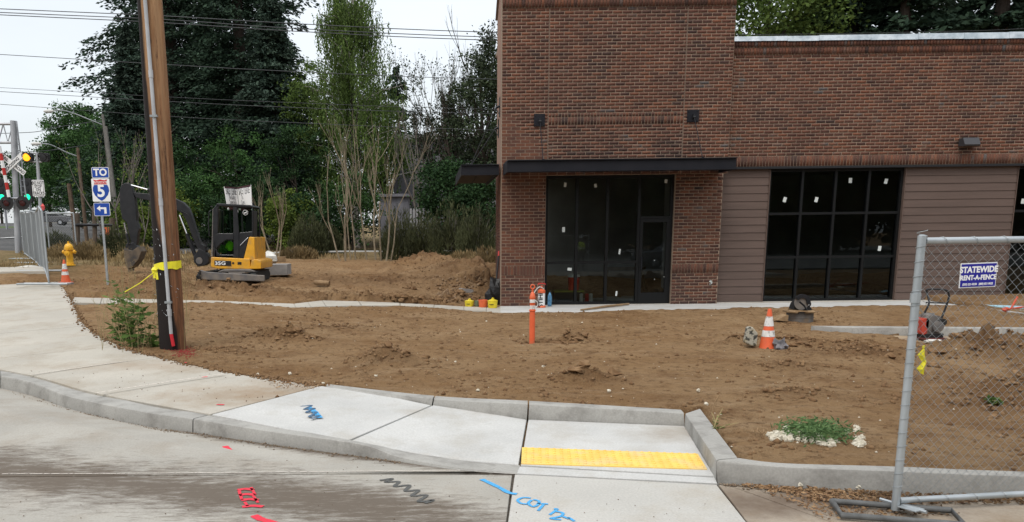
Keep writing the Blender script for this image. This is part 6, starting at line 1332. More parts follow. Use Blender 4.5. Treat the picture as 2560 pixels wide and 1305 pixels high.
# left fence run, seen almost edge on
pts = [at(px, 560, Y_)[:2] for px, Y_ in ((108, 20.3), (101, 23.0), (92, 25.7), (79, 28.7), (66, 31.7), (53, 34.8))]
labs = ['nearest panel of the chain link fence run at left', 'second panel from the near end of the left fence run', 'third panel of the left fence run, beside the crossing mast', 'fourth panel of the left fence run', 'farthest panel of the left fence run near the road']
mesh_ = None
for i in range(5):
    a, c_ = np.array(pts[i]), np.array(pts[i + 1]); d = c_ - a; L = np.linalg.norm(d); d /= L; zb_ = float(Ts(*a)); zc_ = float(Ts(*c_)); ft = empty('rental_fence', (a[0], a[1], zb_), labs[i], 'fence panel', 'chain link fence panels')
    zl = lambda s_, z: (a[0] + d[0] * s_, a[1] + d[1] * s_, zb_ + (zc_ - zb_) * s_ / L + z)
    for s_ in (0.03, L - .03): mb = MB(); mb.tube([zl(s_, .0), zl(s_, 1.84)], .024, 8); mb.build('post', M['rail'], ft)
    for z in (.1, 1.82): mb = MB(); mb.tube([zl(.03, z), zl(L - .03, z)], .02, 8); mb.build('rail', M['rail'], ft)
    o_ = chainlink('chain_link', ft, (a[0] + d[0] * .05, a[1] + d[1] * .05, 0), d, L - .1, .1, 1.8, .045, .0032, M['gwire'], 3); me_ = o_.data
    co = np.empty(len(me_.vertices) * 3, np.float32); me_.vertices.foreach_get('co', co); co = co.reshape(-1, 3); s_ = (co[:, 0] * d[0] + co[:, 1] * d[1]); co[:, 2] += zb_ + (zc_ - zb_) * s_ / L; me_.vertices.foreach_set('co', co.ravel()); me_.update()
    stn = MB(); q = np.array([-d[1], d[0]]); stn.tube([zl(.03, .03)[:2] + (zb_ + .04,)], .02) if False else None
    e0 = (a[0] - .75, a[1] - .12, zb_ + .04); e1 = (a[0] + .55, a[1] - .2, zb_ + .03); e2 = (a[0] + .55, a[1] + .15, zb_ + .03); e3 = (a[0] - .75, a[1] + .25, zb_ + .04)
    stn.tube([e0, e1, e2, e3, e0], .022, 6); thing(stn, 'fence_stand', M['galv'], ['tube stand under the near end of the left fence run', 'tube stand under the second post of the left fence run', 'tube stand under the third post of the left fence run', 'tube stand under the fourth post of the left fence run', 'tube stand under the farthest post of the left fence run'][i], 'fence stand', 'stands of the left fence run', loc=(a[0], a[1], zb_))
mb = MB(); zb_ = Ts(-12.9, 24.6); mb.blob((-12.35, 24.9, zb_ + .1), (.42, .22, .12), 4, 10, .25); thing(mb, 'sandbag', M['cloth'], 'white sandbag on the foot of the left fence', 'sandbag', loc=(-12.35, 24.9, zb_))
mb = MB(); p0, p1 = at(112, 697, 20.6), at(150, 706, 20.9); mb.tube([(p0[0], 20.6, Ts(p0[0], 20.6) + .02), (p0[0] + .25, 20.5, Ts(p0[0] + .2, 20.5) + .02), (p1[0] + .1, 21, Ts(p1[0], 21) + .02)], .012, 5); thing(mb, 'caution_tape', M['tape'], 'loose yellow tape lying between the fence foot and the cone', 'tape', loc=(p0[0], 20.6, p0[2]))
# panel facing the camera farther back
Yp = 33.5; xa, xb = at(118, 560, Yp)[0], at(186, 560, Yp)[0]; zt_ = at(150, 531, Yp)[2]; zb_ = Ts((xa + xb) / 2, Yp); ft = empty('rental_fence', (xa, Yp, zb_), 'chain link panel facing us behind the yellow hydrant', 'fence panel', 'chain link fence panels')
for x in (xa, xb): mb = MB(); mb.tube([(x, Yp, zb_), (x, Yp, zt_)], .03, 8); mb.build('post', M['rail'], ft)
mb = MB(); mb.tube([(xa, Yp, zt_ - .03), (xb, Yp, zt_ - .03)], .025, 8); mb.build('rail', M['rail'], ft); chainlink('chain_link', ft, (xa, Yp, 0), (1, 0), xb - xa, zb_ + .1, zt_ - .05, .05, .0028, M['gwire'], 3)
# old wooden posts with a rail
M['oldpost'] = mat('old grey brown post', (.13, .10, .075), .9, (.085, .065, .05), 6)
wp = empty('wooden_railing', gb(200, 34.5), 'old wooden posts with one dark rail behind the hydrant', 'railing')
for px, pt, pb_, th in ((191, 533, 626, .28), (235, 515, 600, .2), (280, 545, 618, .26)): a = at(px, pb_, 34.5); t_ = at(px, pt, 34.5); mb = MB(); mb.tube([(a[0], 34.5, min(a[2], Ts(a[0], 34.5)) - .1), (t_[0], 34.5, t_[2])], th / 2, 8); mb.build('post', M['oldpost'], wp)
a, c_ = at(185, 562, 34.4), at(283, 563, 34.4); mb = MB(); mb.tube([a, c_], .06, 6); mb.build('rail', M['exb'], wp)

# ---------------------------------------------------------------- railway crossing signal
K = lambda u, v: (u / 2.509, 200 + v / 2.509)
YR = 36.0
def RP(u, v, Y=YR): return at(*K(u, v), Y)
M['mast'] = mat('aluminium mast', (.42, .43, .45), .45, (.34, .35, .37), 3, metal=.4)
mx_ = RP(85, 1000); rc = empty('crossing_signal', (mx_[0], YR, Ts(mx_[0], YR)), 'railroad crossing mast with crossbuck and round black flasher lights at far left', 'railway signal')
mb = MB(); mb.tube([(mx_[0] + .15, YR, Ts(mx_[0], YR) - .1), RP(80, 255)], [.14, .11], 12); sm(mb.build('mast', M['mast'], rc), 50)
for v in (275, 392): mb = MB(); a = RP(80, v); mb.tube([a, (a[0] - 4, YR, a[2] + .05)], .06, 8); mb.build('arm', M['mast'], rc)
mb = MB()
for k in range(7): a, c_ = RP(80 - k * 60, 275), RP(50 - k * 60, 392); d_ = RP(20 - k * 60, 275); mb.tube([a, c_, d_], .03, 5)
mb.build('bracing', M['mast'], rc)
for du in (0, 26): mb = MB(); mb.tube([RP(95 + du * .3, 258, YR + .3), RP(138 + du, 740, YR + .3)], .035, 6); mb.build('ladder_rail', M['mast'], rc)
mb = MB()
for k in range(14): t = k / 13; mb.tube([RP(95 + 43 * t, 258 + 482 * t, YR + .3), RP(103 + 61 * t, 258 + 482 * t, YR + .3)], .02, 4)
tag(mb.build('rung', M['mast'], rc), kind='stuff')
mb = MB(); a = RP(78, 522); cbk = empty
def blade(ang, s_, first):
    c0 = RP(78, 527, YR - .2 - (0 if first else .04)); Lh, Hh = .64, .11; Mx = Matrix.Translation(c0) @ Matrix.Rotation(R(90), 4, 'X') @ Matrix.Rotation(R(ang), 4, 'Z'); mb = MB()
    mb.v = [tuple(Mx @ Vector((x * Lh, y * Hh, z))) for z in (0, -.02) for x, y in ((-1, -1), (1, -1), (1, 1), (-1, 1))]; mb.f = [(0, 1, 2, 3), (7, 6, 5, 4), (0, 4, 5, 1), (1, 5, 6, 2), (2, 6, 7, 3), (3, 7, 4, 0)]; mb.m = [0] * 6; b2 = mb.build('crossbuck', M['white'], rc)
    for t_, dx in s_: text('lettering', t_, .17, Mx @ Matrix.Translation((dx, 0, .004)), M['ink'], b2, .004, sx=.95)
blade(-40, [('RAIL', -.38), ('ROAD', .38)], True); blade(40, [('CROSSING', 0)], False)
gm_ = MB()
for k in range(7):
    t0, t1 = k / 7, (k + 1) / 7; f = lambda t: RP(-5 + 62 * t, 415 + 320 * t, YR - .35); a, c_ = f(t0), f(t1); mb = MB(); mb.tube([a, c_], .075, 6); mb.build('gate_arm', M['red'] if k % 2 else M['white'], rc)
mb = MB(); a, c_ = RP(20, 742, YR - .2), RP(170, 742, YR - .2); mb.tube([a, c_], .045, 8); mb.build('crossarm', M['mast'], rc)
M['lens'] = mat('dark red lens', (.05, .008, .008), .25)
for u in (42, 143):
    c0 = RP(u, 772, YR - .3); mb = MB(); mb.lathe([(.30, 0), (.30, -.02), (.05, -.03)], c0, 20, 'Y'); fl_ = mb.build('flasher', M['blackp'], rc); mb = MB(); mb.lathe([(.14, -.031), (.13, -.05), (.03, -.06)], c0, 16, 'Y'); mb.build('lens', M['lens'], fl_)
    mb = MB(); mb.tube([(c0[0] + .15 * math.cos(t), c0[1] - .05 - .15 * max(0, math.sin(t)), c0[2] + .15 * math.sin(t)) for t in np.linspace(0, 3.14, 9)], .02, 5); mb.build('hood', M['blackp'], fl_)
# second pole: amber beacon, dark head, DO NOT STOP ON TRACKS
YD = 31.0; RD = lambda u, v: at(*K(u, v), YD); p0 = RD(262, 1000); ps = empty('beacon_pole', (p0[0], YD, Ts(p0[0], YD)), 'grey pole with lit amber beacon, dark beacon and DO NOT STOP ON TRACKS sign', 'signal pole')
mb = MB(); mb.tube([(p0[0], YD, Ts(p0[0], YD) - .1), RD(232, 455)], [.075, .06], 10); mb.build('pole', M['mast'], ps)
for v in (458, 512): mb = MB(); mb.tube([RD(190, v), RD(262, v + 3)], .03, 6); mb.build('crossbar', M['mast'], ps)
M['amber'] = mat('lit amber lens', (.9, .35, .02), .3); n, l, b = nodes(M['amber']); b.inputs['Emission Color'].default_value = (1, .30, .01, 1); b.inputs['Emission Strength'].default_value = 1.9
M['green'] = mat('lit green lens', (.02, .6, .3), .3); n, l, b = nodes(M['green']); b.inputs['Emission Color'].default_value = (.0, .9, .42, 1); b.inputs['Emission Strength'].default_value = 1.3
for u, m_ in ((175, 'amber'), (276, 'blackp')):
    c0 = RD(u, 486); mb = MB(); mb.bbox((c0[0] + .03, YD, c0[2]), (.32, .2, .32), .05); hd = mb.build('housing', M['blackp'], ps); mb = MB(); mb.lathe([(.14, 0), (.13, -.02), (.04, -.03)], (c0[0], YD - .102, c0[2]), 20, 'Y'); mb.build('lens', M[m_], hd)
    mb = MB(); mb.tube([(c0[0] + .15 * math.cos(t), YD - .12 - .12 * max(0, math.sin(t)), c0[2] + .15 * math.sin(t)) for t in np.linspace(0, 3.14, 9)], .02, 5); mb.build('hood', M['blackp'], hd)
a, c_ = RD(205, 628), RD(291, 730); x0, x1, z1, z0 = a[0], c_[0], a[2], c_[2]; p_ = plate(ps, x0, x1, z0, z1, YD - .10, 'white', 'panel', .008, .04)
mb = MB(); e_ = .012
for q in (((x0 + .03, z1 - .03 - e_), (x1 - .03, z1 - .03)), ((x0 + .03, z0 + .03), (x1 - .03, z0 + .03 + e_)), ((x0 + .03, z0 + .03 + e_), (x0 + .03 + e_, z1 - .03 - e_)), ((x1 - .03 - e_, z0 + .03 + e_), (x1 - .03, z1 - .03 - e_))): mb.bb((q[0][0], YD - .104, q[0][1]), (q[1][0], YD - .101, q[1][1]))
mb.build('border', M['ink'], p_)
for i, s_ in enumerate(('DO NOT', 'STOP', 'ON', 'TRACKS')): text('lettering', s_, .155, face_cam(((x0 + x1) / 2, YD - .106, z1 - (z1 - z0) * (.2 + .205 * i))), M['ink'], p_, .002, sx=.74)
mb = MB(); a = RD(263, 797); mb.blob(a, (.10, .06, .12), 3, 8, .3); mb.build('pink_ribbon', mat('pink ribbon', (.75, .12, .12), .6), ps)
# traffic lights with green lit, far behind
for u, v, lb in ((12, 705, 'green lit traffic light at the very left edge'), (172, 703, 'green lit traffic light right of the crossing mast')):
    Yt = 62; c0 = at(*K(u, v), Yt); tl = empty('traffic_light', c0, lb, 'traffic light', 'green traffic lights beyond the crossing'); mb = MB(); mb.bbox((c0[0], Yt, c0[2] + .12), (.75, .3, 1.75), .1); mb.build('housing', M['blackp'], tl)
    mb = MB(); mb.lathe([(.23, 0), (.2, -.03)], (c0[0] + .02, Yt - .151, c0[2] - .38), 14, 'Y'); mb.build('lens', M['green'], tl); 
    for k in (0, 1): mb = MB(); mb.lathe([(.2, 0), (.18, -.03)], (c0[0] + .02, Yt - .151, c0[2] + .12 + .5 * k), 14, 'Y'); mb.build('lens', M['ink'], tl)
    mb = MB(); mb.tube([(c0[0], Yt + .2, c0[2] + 1), (c0[0], Yt + .2, Ts(c0[0], Yt))], .09, 6); mb.build('pole', M['mast'], tl)
# street lamps / poles
M['polebrown'] = mat('dark brown pole', (.13, .09, .06), .9, (.08, .055, .038), 6)
M['polegrey'] = mat('dark weathered pole', (.12, .115, .105), .8, (.18, .17, .155), 6)
def lamp(Y, head, arm, pole_, w_, m_, label, cat='street lamp'):
    top, bot = at(*K(*pole_[0]), Y), at(*K(*pole_[1]), Y); zg_ = Ts(bot[0], Y); e_ = empty('street_lamp', (bot[0], Y, zg_), label, cat, 'street lamps on poles at left'); mb = MB(); mb.tube([(bot[0], Y, min(zg_, bot[2]) - .2), top], [w_ / 2, w_ * .36], 10); mb.build('pole', M[m_], e_)
    mb = MB(); mb.tube(catmull([at(*K(*q), Y - .2 * i) for i, q in enumerate(arm)], 4), .03, 6); mb.build('arm', M['galv'], e_)
    h_ = at(*K(*head), Y - .2 * len(arm)); mb = MB(); mb.lathe([(.03, -.32), (.085, -.2), (.10, 0), (.06, .15), (.03, .22)], h_, 10, 'X'); o_ = mb.build('lamp_head', M['offwhite'], e_); return e_
lamp(44, (312, 196), [(640, 280), (560, 248), (470, 212), (400, 192), (340, 190)], ((643, 215), (745, 1000)), .19, 'polegrey', 'taller street lamp whose arm reaches left over the round tree')
lamp(44.6, (232, 400), [(485, 478), (420, 455), (350, 420), (300, 402), (255, 399)], ((487, 425), (543, 980)), .22, 'polebrown', 'lower street lamp on a brown wooden pole behind the hydrant')
YQ = 43.5; mb = MB(); a, c_ = at(*K(662, 290), YQ), at(*K(722, 760), YQ); mb.tube([(c_[0], YQ, Ts(c_[0], YQ)), c_, a], [.11, .11, .09], 8); thing(mb, 'utility_pole', M['polegrey'], 'thin grey pole right next to the taller street lamp pole', 'utility pole', 'distant poles at left', loc=(c_[0], YQ, Ts(c_[0], YQ)))
a, c_ = at(*K(432, 650), 45), at(*K(470, 930), 45); mb = MB(); mb.tube([(c_[0], 45, Ts(c_[0], 45)), c_, a], [.15, .14, .12], 8); thing(mb, 'utility_pole', M['polebrown'], 'short brown pole behind the hydrant, left of the wooden lamp pole', 'utility pole', 'distant poles at left', loc=(c_[0], 64, Ts(c_[0], 64)))
mb = MB(); a = at(272, 575, 38); mb.box((a[0], 38, Ts(a[0], 38) + .7), (.35, .06, .9)); mb.box((a[0], 37.96, Ts(a[0], 38) + .9), (.36, .03, .2)); thing(mb, 'barricade', M['orange'], 'orange barricade board in the dry weeds by the wooden railing', 'barricade', loc=(a[0], 38, Ts(a[0], 38)))
# wooden stakes along the left bank
# ---------------------------------------------------------------- cars
def car(loc, rz, col, label, group='cars', van=False, L=4.5):
    e_ = empty('parked_car', loc, label, 'van' if van else 'car', group); cm = mat('car paint', col, .25, spec=.6); W_ = .88
    body = [(-L / 2, .35), (-L / 2, .75), (-L / 2 + .15, .88), (-L * .22, .95), (L * .38, .97), (L / 2 - .05, .9), (L / 2, .6), (L / 2, .35)]
    top = [(-L * .24, .94), (-L * .10, 1.40), (L * .18, 1.43), (L * .36, .96)] if not van else [(-L * .36, .94), (-L * .26, 1.85), (L * .44, 1.9), (L * .47, .96)]
    def pr(poly, w_): mb = MB(); mb.prismY(poly[::-1] if False else [(x, z) for x, z in poly][::-1], -w_, w_); return mb
    def fin(mb, name, m_, par=e_): o_ = link(name, mb.mesh(name), m_, par); md = o_.modifiers.new('bevel', 'BEVEL'); md.width = .05; md.segments = 2; md.limit_method = 'ANGLE'; md.angle_limit = R(40); return o_
    fin(pr(body, W_), 'body', cm); cb_ = fin(pr(top, W_ * .86), 'cabin', cm)
    k = 3 if van else 3; x0_, x1_ = (top[1][0] + top[0][0]) / 2 + .05, (top[2][0] + top[3][0]) / 2 - .05; z0_, z1_ = 1.0, top[1][1] - .08
    for s_ in (-1, 1):
        for i in range(2):
            a = x0_ + (x1_ - x0_) * (i / 2) + .03; b2 = x0_ + (x1_ - x0_) * ((i + 1) / 2) - .03; sl_ = (top[1][0] - top[0][0]) * .3
            mb = MB(); mb.prismY([(a - (sl_ * .6 if i == 0 else 0), z0_), (a + (sl_ * .6 if i == 0 else 0), z1_), (b2 - (sl_ * .6 if i == 1 else 0), z1_), (b2 + (sl_ * .6 if i == 1 else 0), z0_)], s_ * W_ * .865 - .01, s_ * W_ * .865 + .01); link('side_window', mb.mesh('side_window'), M['glassdark'], cb_)
    for sx_ in (-1, 1):
        for s_ in (-1, 1):
            mb = MB(); mb.lathe([(.2, -.1), (.33, -.09), (.33, .09), (.2, .1)], (0, 0, 0), 16, 'Y'); wh = link('wheel', mb.mesh('wheel'), M['rubber'], e_, (sx_ * L * .31, s_ * (W_ - .08), .33)); mb = MB(); mb.lathe([(.19, -.112), (.19, .112)], (0, 0, 0), 12, 'Y'); link('rim', mb.mesh('rim'), M['mast'], wh)
    for s_ in (-.6, .6): mb = MB(); mb.box((-L / 2 - .005, s_, .72), (.03, .3, .13)); link('headlight', mb.mesh('headlight'), M['offwhite'], e_)
    e_.rotation_euler[2] = rz; return e_
M['glassdark'] = mat('car glass', (.02, .024, .028), .1, spec=.6)
def carat(px, py, Y): x = at(px, py, Y)[0]; return (x, Y, Ts(x, Y))
for px, py, Y, rz, col, lb, van in ((121, 563, 88, .2, (.10, .10, .11), 'dark grey car driving across the road beyond the crossing', False), (62 + 75, 545, 118, 0, (.45, .46, .47), 'silver car parked in front of the low far building', False), (219, 548, 92, 1.3, (.6, .61, .62), 'white van parked beyond the wooden lamp pole', True), (176, 546, 125, 1.2, (.62, .62, .63), 'small white far vehicle beside the silver car', True), (96, 549, 112, .1, (.3, .32, .34), 'grey car behind the dark grey one at the crossing', False)):
    o_ = car(carat(px, py, Y), rz, col, lb, 'distant cars at left', van)
    z_ = at(px, py, Y)[2] - (.0); o_.location.z = max(Ts(o_.location.x, Y), z_ - .05)
# low far building
Yf = 140; xa, xb = at(95, 540, Yf)[0], at(215, 540, Yf)[0]; zb_, zt_ = at(150, 556, Yf)[2] - 2, at(150, 506, Yf)[2]; fb = empty('far_building', ((xa + xb) / 2, Yf, zb_), 'long low grey beige building far behind the parked cars', 'building')
mb = MB(); mb.bb((xa, Yf, zb_), (xb, Yf + 12, zt_)); mb.build('wall', mat('beige wall', (.33, .32, .29), .9), fb); mb = MB(); mb.bb((xa - .5, Yf - .6, zt_ + .01), (xb + .5, Yf + 12, zt_ + .8)); mb.build('roof', M['groof'], fb)
for k in range(4): x = xa + 1.2 + k * (xb - xa - 2) / 4; mb = MB(); mb.bb((x, Yf - .08, zb_ + 2.6), (x + 1.2, Yf - .01, zt_ - .4)); mb.build('window', M['glassdark'], fb)
# road markings
def ribbon(name, pts, w_, m_, parent, zoff=.004, n_=6, taper=True):
    P = catmull(pts, n_) if len(pts) > 2 else [tuple(p) for p in pts]; vs = []
    for i, p in enumerate(P):
        a, c_ = np.array(P[max(i - 1, 0)]), np.array(P[min(i + 1, len(P) - 1)]); d = (c_ - a)[:2]; d = d / (np.linalg.norm(d) + 1e-9); q = np.array([-d[1], d[0]]); ww = w_ * .5 * (.55 if taper and i in (0, len(P) - 1) else 1) * (1 + .25 * mnoise.noise(Vector((i * .7, p[0] * 3, 0))))
        vs += [(p[0] + q[0] * ww, p[1] + q[1] * ww, p[2] + zoff), (p[0] - q[0] * ww, p[1] - q[1] * ww, p[2] + zoff)]
    mb = MB(); mb.addf(vs, [(2 * i, 2 * i + 1, 2 * i + 3, 2 * i + 2) for i in range(len(P) - 1)]); return mb.build(name, m_, parent)
def spray(name, col, cov=.5, k=26):
    m_ = mat(name, col, .8); n, l, b = nodes(m_); g = n.new('ShaderNodeNewGeometry'); t_ = n.new('ShaderNodeTexNoise'); t_.inputs['Scale'].default_value = k; t_.inputs['Detail'].default_value = 6; t_.inputs['Roughness'].default_value = .75; l.new(g.outputs['Position'], t_.inputs[0])
    r3 = n.new('ShaderNodeMapRange'); r3.inputs[1].default_value = cov - .2; r3.inputs[2].default_value = cov; l.new(t_.outputs[0], r3.inputs[0]); l.new(r3.outputs[0], b.inputs['Alpha']); return m_
SP = {'red': spray('red spray paint', (.62, .035, .06), .44), 'blue': spray('blue spray paint', (.07, .33, .62), .46), 'grey': spray('grey spray paint', (.09, .09, .085), .44), 'dblue': spray('dark blue spray paint', (.06, .12, .20), .46), 'pale': spray('pale overspray', (.55, .50, .44), .52)}
Z8 = lambda u, v, z=0.0: onz(800 + u / 2.438, 880 + v / 2.438, z)
Z7 = lambda u, v, z=0.0: onz(u / 2.844, 880 + v / 2.844, z)
def zig(fn, pts, w_, key, z=0.0, par=None, name='paint_mark'): return ribbon(name, [fn(u, v, z) for u, v in pts], w_, SP[key], par or street, .005, 7, False)
zig(Z8, [(365, 785), (440, 775), (400, 795), (480, 793), (455, 822), (545, 815), (520, 850), (600, 845), (560, 880), (650, 875), (600, 915), (690, 905), (640, 925)], .03, 'grey')
zig(Z8, [(985, 778), (1085, 825), (1150, 860), (1200, 868)], .042, 'blue')
for sg_ in ([(1285, 893), (1240, 890), (1205, 905), (1225, 925), (1265, 930)], [(1290, 905), (1270, 925), (1295, 945), (1325, 935), (1335, 912), (1300, 902)], [(1320, 925), (1390, 930)], [(1365, 930), (1330, 970)], [(1425, 960), (1445, 962), (1400, 995)], [(1440, 975), (1480, 985), (1465, 1005), (1405, 1018), (1470, 1025)], [(1480, 1005), (1520, 1020)], [(1512, 1010), (1550, 1034)]):
    zig(Z8, sg_, .022, 'blue')
for y_, x0_, x1_ in ((985, 1690, 1800), (1022, 1700, 1812), (1058, 1715, 1835), (1105, 1722, 1870)): zig(Z7, [(x0_, y_), ((x0_ + x1_) / 2, y_ - 8), (x1_, y_ - 2)], .046, 'red')
for u, v, u2, v2 in ((1785, 965, 1815, 1020), (1700, 990, 1720, 1055), (1800, 1025, 1835, 1075), (1740, 1070, 1760, 1100)): zig(Z7, [(u, v), (u2, v2)], .022, 'red')
zig(Z7, [(1805, 1165), (1850, 1190), (1900, 1205), (1980, 1230)], .06, 'red'); zig(Z7, [(1600, 672), (1618, 690), (1635, 700)], .055, 'red')
zig(Z7, [(1435, 180), (1475, 178)], .05, 'red', .165, sidewalk); zig(Z7, [(1540, 376), (1595, 377)], .035, 'red', .15, sidewalk); zig(Z7, [(1310, 78), (1360, 76)], .06, 'red', .19, sidewalk)
zig(Z7, [(2115, 372), (2190, 362), (2140, 388), (2215, 382), (2165, 410), (2235, 402), (2180, 430), (2250, 430), (2200, 462), (2270, 455), (2215, 478)], .032, 'dblue', .134, ramp); zig(Z7, [(2195, 395), (2235, 425), (2275, 470)], .06, 'blue', .131, ramp)
# pale joint seam lines brushed across the street and walk
o_ = zig(lambda u, v, z: onz(u, v, z), [(5, 1186), (400, 1184), (820, 1180), (1150, 1177)], .016, 'pale')
for a, b2 in (((75, 937), (395, 894)), ((240, 983), (560, 935)), ((-60, 902), (298, 866))): zig(lambda u, v, z: onz(u, v, z), [a, ((a[0] + b2[0]) / 2, (a[1] + b2[1]) / 2 - 1), b2], .03, 'pale', .19, sidewalk)
# red overspray on the soil at the pole
gx = [ground_at(u, v) for u, v in ((425, 858), (455, 856), (490, 880), (505, 906), (455, 902), (430, 880))]; pa = [p[:2] for p in gx]; rq = np.random.default_rng(6); A_ = np.array(pa); x = rq.normal(A_[:, 0].mean(), .10, 700); y = rq.normal(A_[:, 1].mean(), .24, 700); x = x - (y - A_[:, 1].mean()) * .35
scatter_stones('painted_soil', np.stack([x, y, T(x, y) + .004], -1), .003, .014, mat('red sprayed soil', (.26, .035, .03), .9), 12, pw=2)
# road arrows near the crossing
for q in ([(0, 590), (8, 583), (11, 580)], [(36, 583), (41, 580)]):
    P = [];
    for u, v in q: Y_ = 46.0; p = at(u, v, Y_); P.append((p[0], Y_ + (590 - v) * .35, Ts(p[0], Y_ + (590 - v) * .35) + .03))
    o_ = ribbon('lane_arrow', P, .5, M['white'], None, .01); tag(o_, kind='structure')

# ---------------------------------------------------------------- things against the building
def pxz(px, py, Y=19.4): return at(px, py, Y)
zwk = .145
def on_walk(px, py): p = onz(px, py, zwk); return (p[0], p[1], zwk)
Zw = lambda u, v: (1120 + u / 4.414, 680 + v / 4.414)
def bucket(u0, u1, vt, vb, m_, label, lid, cat='bucket', seed=0):
    a, c_ = on_walk(*Zw(u0, vb)), on_walk(*Zw(u1, vb)); r_ = (c_[0] - a[0]) / 2; cx_ = (a[0] + c_[0]) / 2; Y_ = min(a[1] + r_, 19.9); h_ = at(*Zw((u0 + u1) / 2, vt), Y_)[2] - zwk
    e_ = empty('bucket', (cx_, Y_, zwk), label, cat, 'buckets on the walkway by the tower corner'); mb = MB(); mb.lathe([(r_ * .85, 0), (r_ * .97, h_ * .75), (r_ * 1.0, h_ * .76), (r_ * 1.0, h_ * .84), (r_ * .9, h_ * .85)] + ([] if lid else [(r_ * .86, h_ * .8), (r_ * .8, h_ * .1)]), (cx_, Y_, zwk), 20); sm(mb.build('shell', M[m_], e_), 40)
    if lid:
        mb = MB(); mb.lathe([(r_ * .9, h_ * .855), (r_ * .5, h_ * .93), (r_ * .1, h_)], (cx_, Y_, zwk), 16); sm(mb.build('lid', M[m_], e_), 40)
        mb = MB(); mb.tube([(cx_ - r_ * .2, Y_, zwk + h_ * .95), (cx_, Y_, zwk + h_ * 1.12), (cx_ + r_ * .25, Y_, zwk + h_ * 1.05)], .014, 6); mb.build('spout', M[m_], e_)
        mb = MB(); mb.bb((cx_ - r_ * .75, Y_ - r_ * .99, zwk + h_ * .38), (cx_ + r_ * .1, Y_ - r_ * .9, zwk + h_ * .45)); mb.build('slot', M['blackp'], e_)
    return e_
M['greenp'] = mat('dull green plastic', (.13, .16, .10), .6); M['redor'] = mat('faded orange bucket', (.66, .14, .05), .5, (.55, .1, .04), 9)
bucket(185, 292, 305, 385, 'yel', 'leftmost yellow jug with a spout on the walkway by the tower', True); bucket(292, 352, 306, 382, 'greenp', 'small dull green bucket between yellow jug and orange bucket', False); bucket(338, 445, 293, 392, 'redor', 'orange bucket between the two yellow jugs', False); bucket(440, 555, 298, 400, 'yel', 'yellow jug nearest the brick pier', True)
a = on_walk(*Zw(515, 345)); mb = MB(); mb.blob((a[0], 19.95, .42), (.22, .14, .34), 7, 10, .35); thing(mb, 'black_bag', mat('black plastic bag', (.012, .012, .013), .4, bump=.02, bscale=14), 'black plastic bag behind the yellow jug at the tower corner', 'bag', loc=(a[0], 19.95, .15))
# leaning shovel
a, c_ = at(1236, 748, 19.9), at(1247, 640, 20.15); sh = empty('shovel', a, 'shovel with a red handle leaning on the tower corner', 'shovel'); mb = MB(); mb.tube([a, c_], .02, 8); mb.build('shaft', M['blackp'], sh); mb = MB(); d_ = at(1248, 628, 20.2); mb.tube([c_, d_], .028, 8); mb.build('grip', M['red'], sh); mb = MB(); mb.bbox((a[0], a[1], a[2] - .04), (.16, .02, .22), .05); mb.build('blade', M['offwhite'], sh)
# pressure sprayer
a, c_ = on_walk(*Zw(990, 395)), on_walk(*Zw(1090, 395)); cx_, Y_, r_ = (a[0] + c_[0]) / 2, a[1] + .13, (c_[0] - a[0]) / 2; hT = lambda v: at(*Zw(1040, v), Y_)[2]
spz = empty('pump_sprayer', (cx_, Y_, zwk), 'white and red pump sprayer with a grey hose beside the dark glass', 'sprayer'); mb = MB(); mb.lathe([(r_ * 1.0, .0), (r_ * .95, .03), (r_ * .75, .05), (r_ * .7, hT(372) - zwk)], (cx_, Y_, zwk), 18); sm(mb.build('foot', M['redor'], spz), 40)
mb = MB(); mb.lathe([(r_ * .78, hT(372) - zwk + .002), (r_ * .8, hT(360) - zwk), (r_ * .8, hT(232) - zwk)], (cx_, Y_, zwk), 20); tk = sm(mb.build('tank', M['white'], spz), 40)
mb = MB(); mb.lathe([(r_ * .86, hT(231) - zwk), (r_ * .86, hT(205) - zwk), (r_ * .55, hT(188) - zwk), (r_ * .22, hT(182) - zwk), (r_ * .22, hT(150) - zwk)], (cx_, Y_, zwk), 18); sm(mb.build('shoulder', M['redor'], spz), 40)
mb = MB(); z_ = hT(142); mb.tube([(cx_ - .09, Y_, z_), (cx_ - .07, Y_, z_ + .03), (cx_ + .07, Y_, z_ + .03), (cx_ + .09, Y_, z_)], .014, 8); mb.build('handle', M['red'], spz)
text('lettering', 'STIHL', .15, Matrix.Translation((cx_ - .03, Y_ - r_ * .83, (hT(232) + hT(360)) / 2)) @ Matrix.Rotation(R(90), 4, 'X') @ Matrix.Rotation(R(90), 4, 'Z'), M['ink'], tk, .004)
hp = [at(*Zw(u, v), Y_ - .05) for u, v in ((1060, 190), (1010, 165), (960, 215), (940, 290), (985, 330), (990, 370), (950, 395), (905, 405))]; mb = MB(); mb.tube(catmull(hp, 5), .012, 6); sm(mb.build('hose', M['offwhite'], spz), 60)
a, c_ = on_walk(*Zw(1100, 378)), on_walk(*Zw(1148, 378)); cx_ = (a[0] + c_[0]) / 2; Y_ = a[1] + .03; wj = empty('water_jug', (cx_, Y_, zwk), 'clear blue water jug with a dark cap at the foot of the glass', 'jug'); r_ = (c_[0] - a[0]) / 2; M['bluep'] = mat('blue clear plastic', (.10, .26, .42), .3, (.05, .12, .2), 18)
mb = MB(); mb.lathe([(r_ * .95, 0), (r_, .03), (r_, .24), (r_ * .5, .31), (r_ * .3, .33)], (cx_, Y_, zwk), 16); sm(mb.build('body', M['bluep'], wj), 40); mb = MB(); mb.lathe([(r_ * .36, .331), (r_ * .36, .38)], (cx_, Y_, zwk), 10); mb.build('cap', M['blackp'], wj)
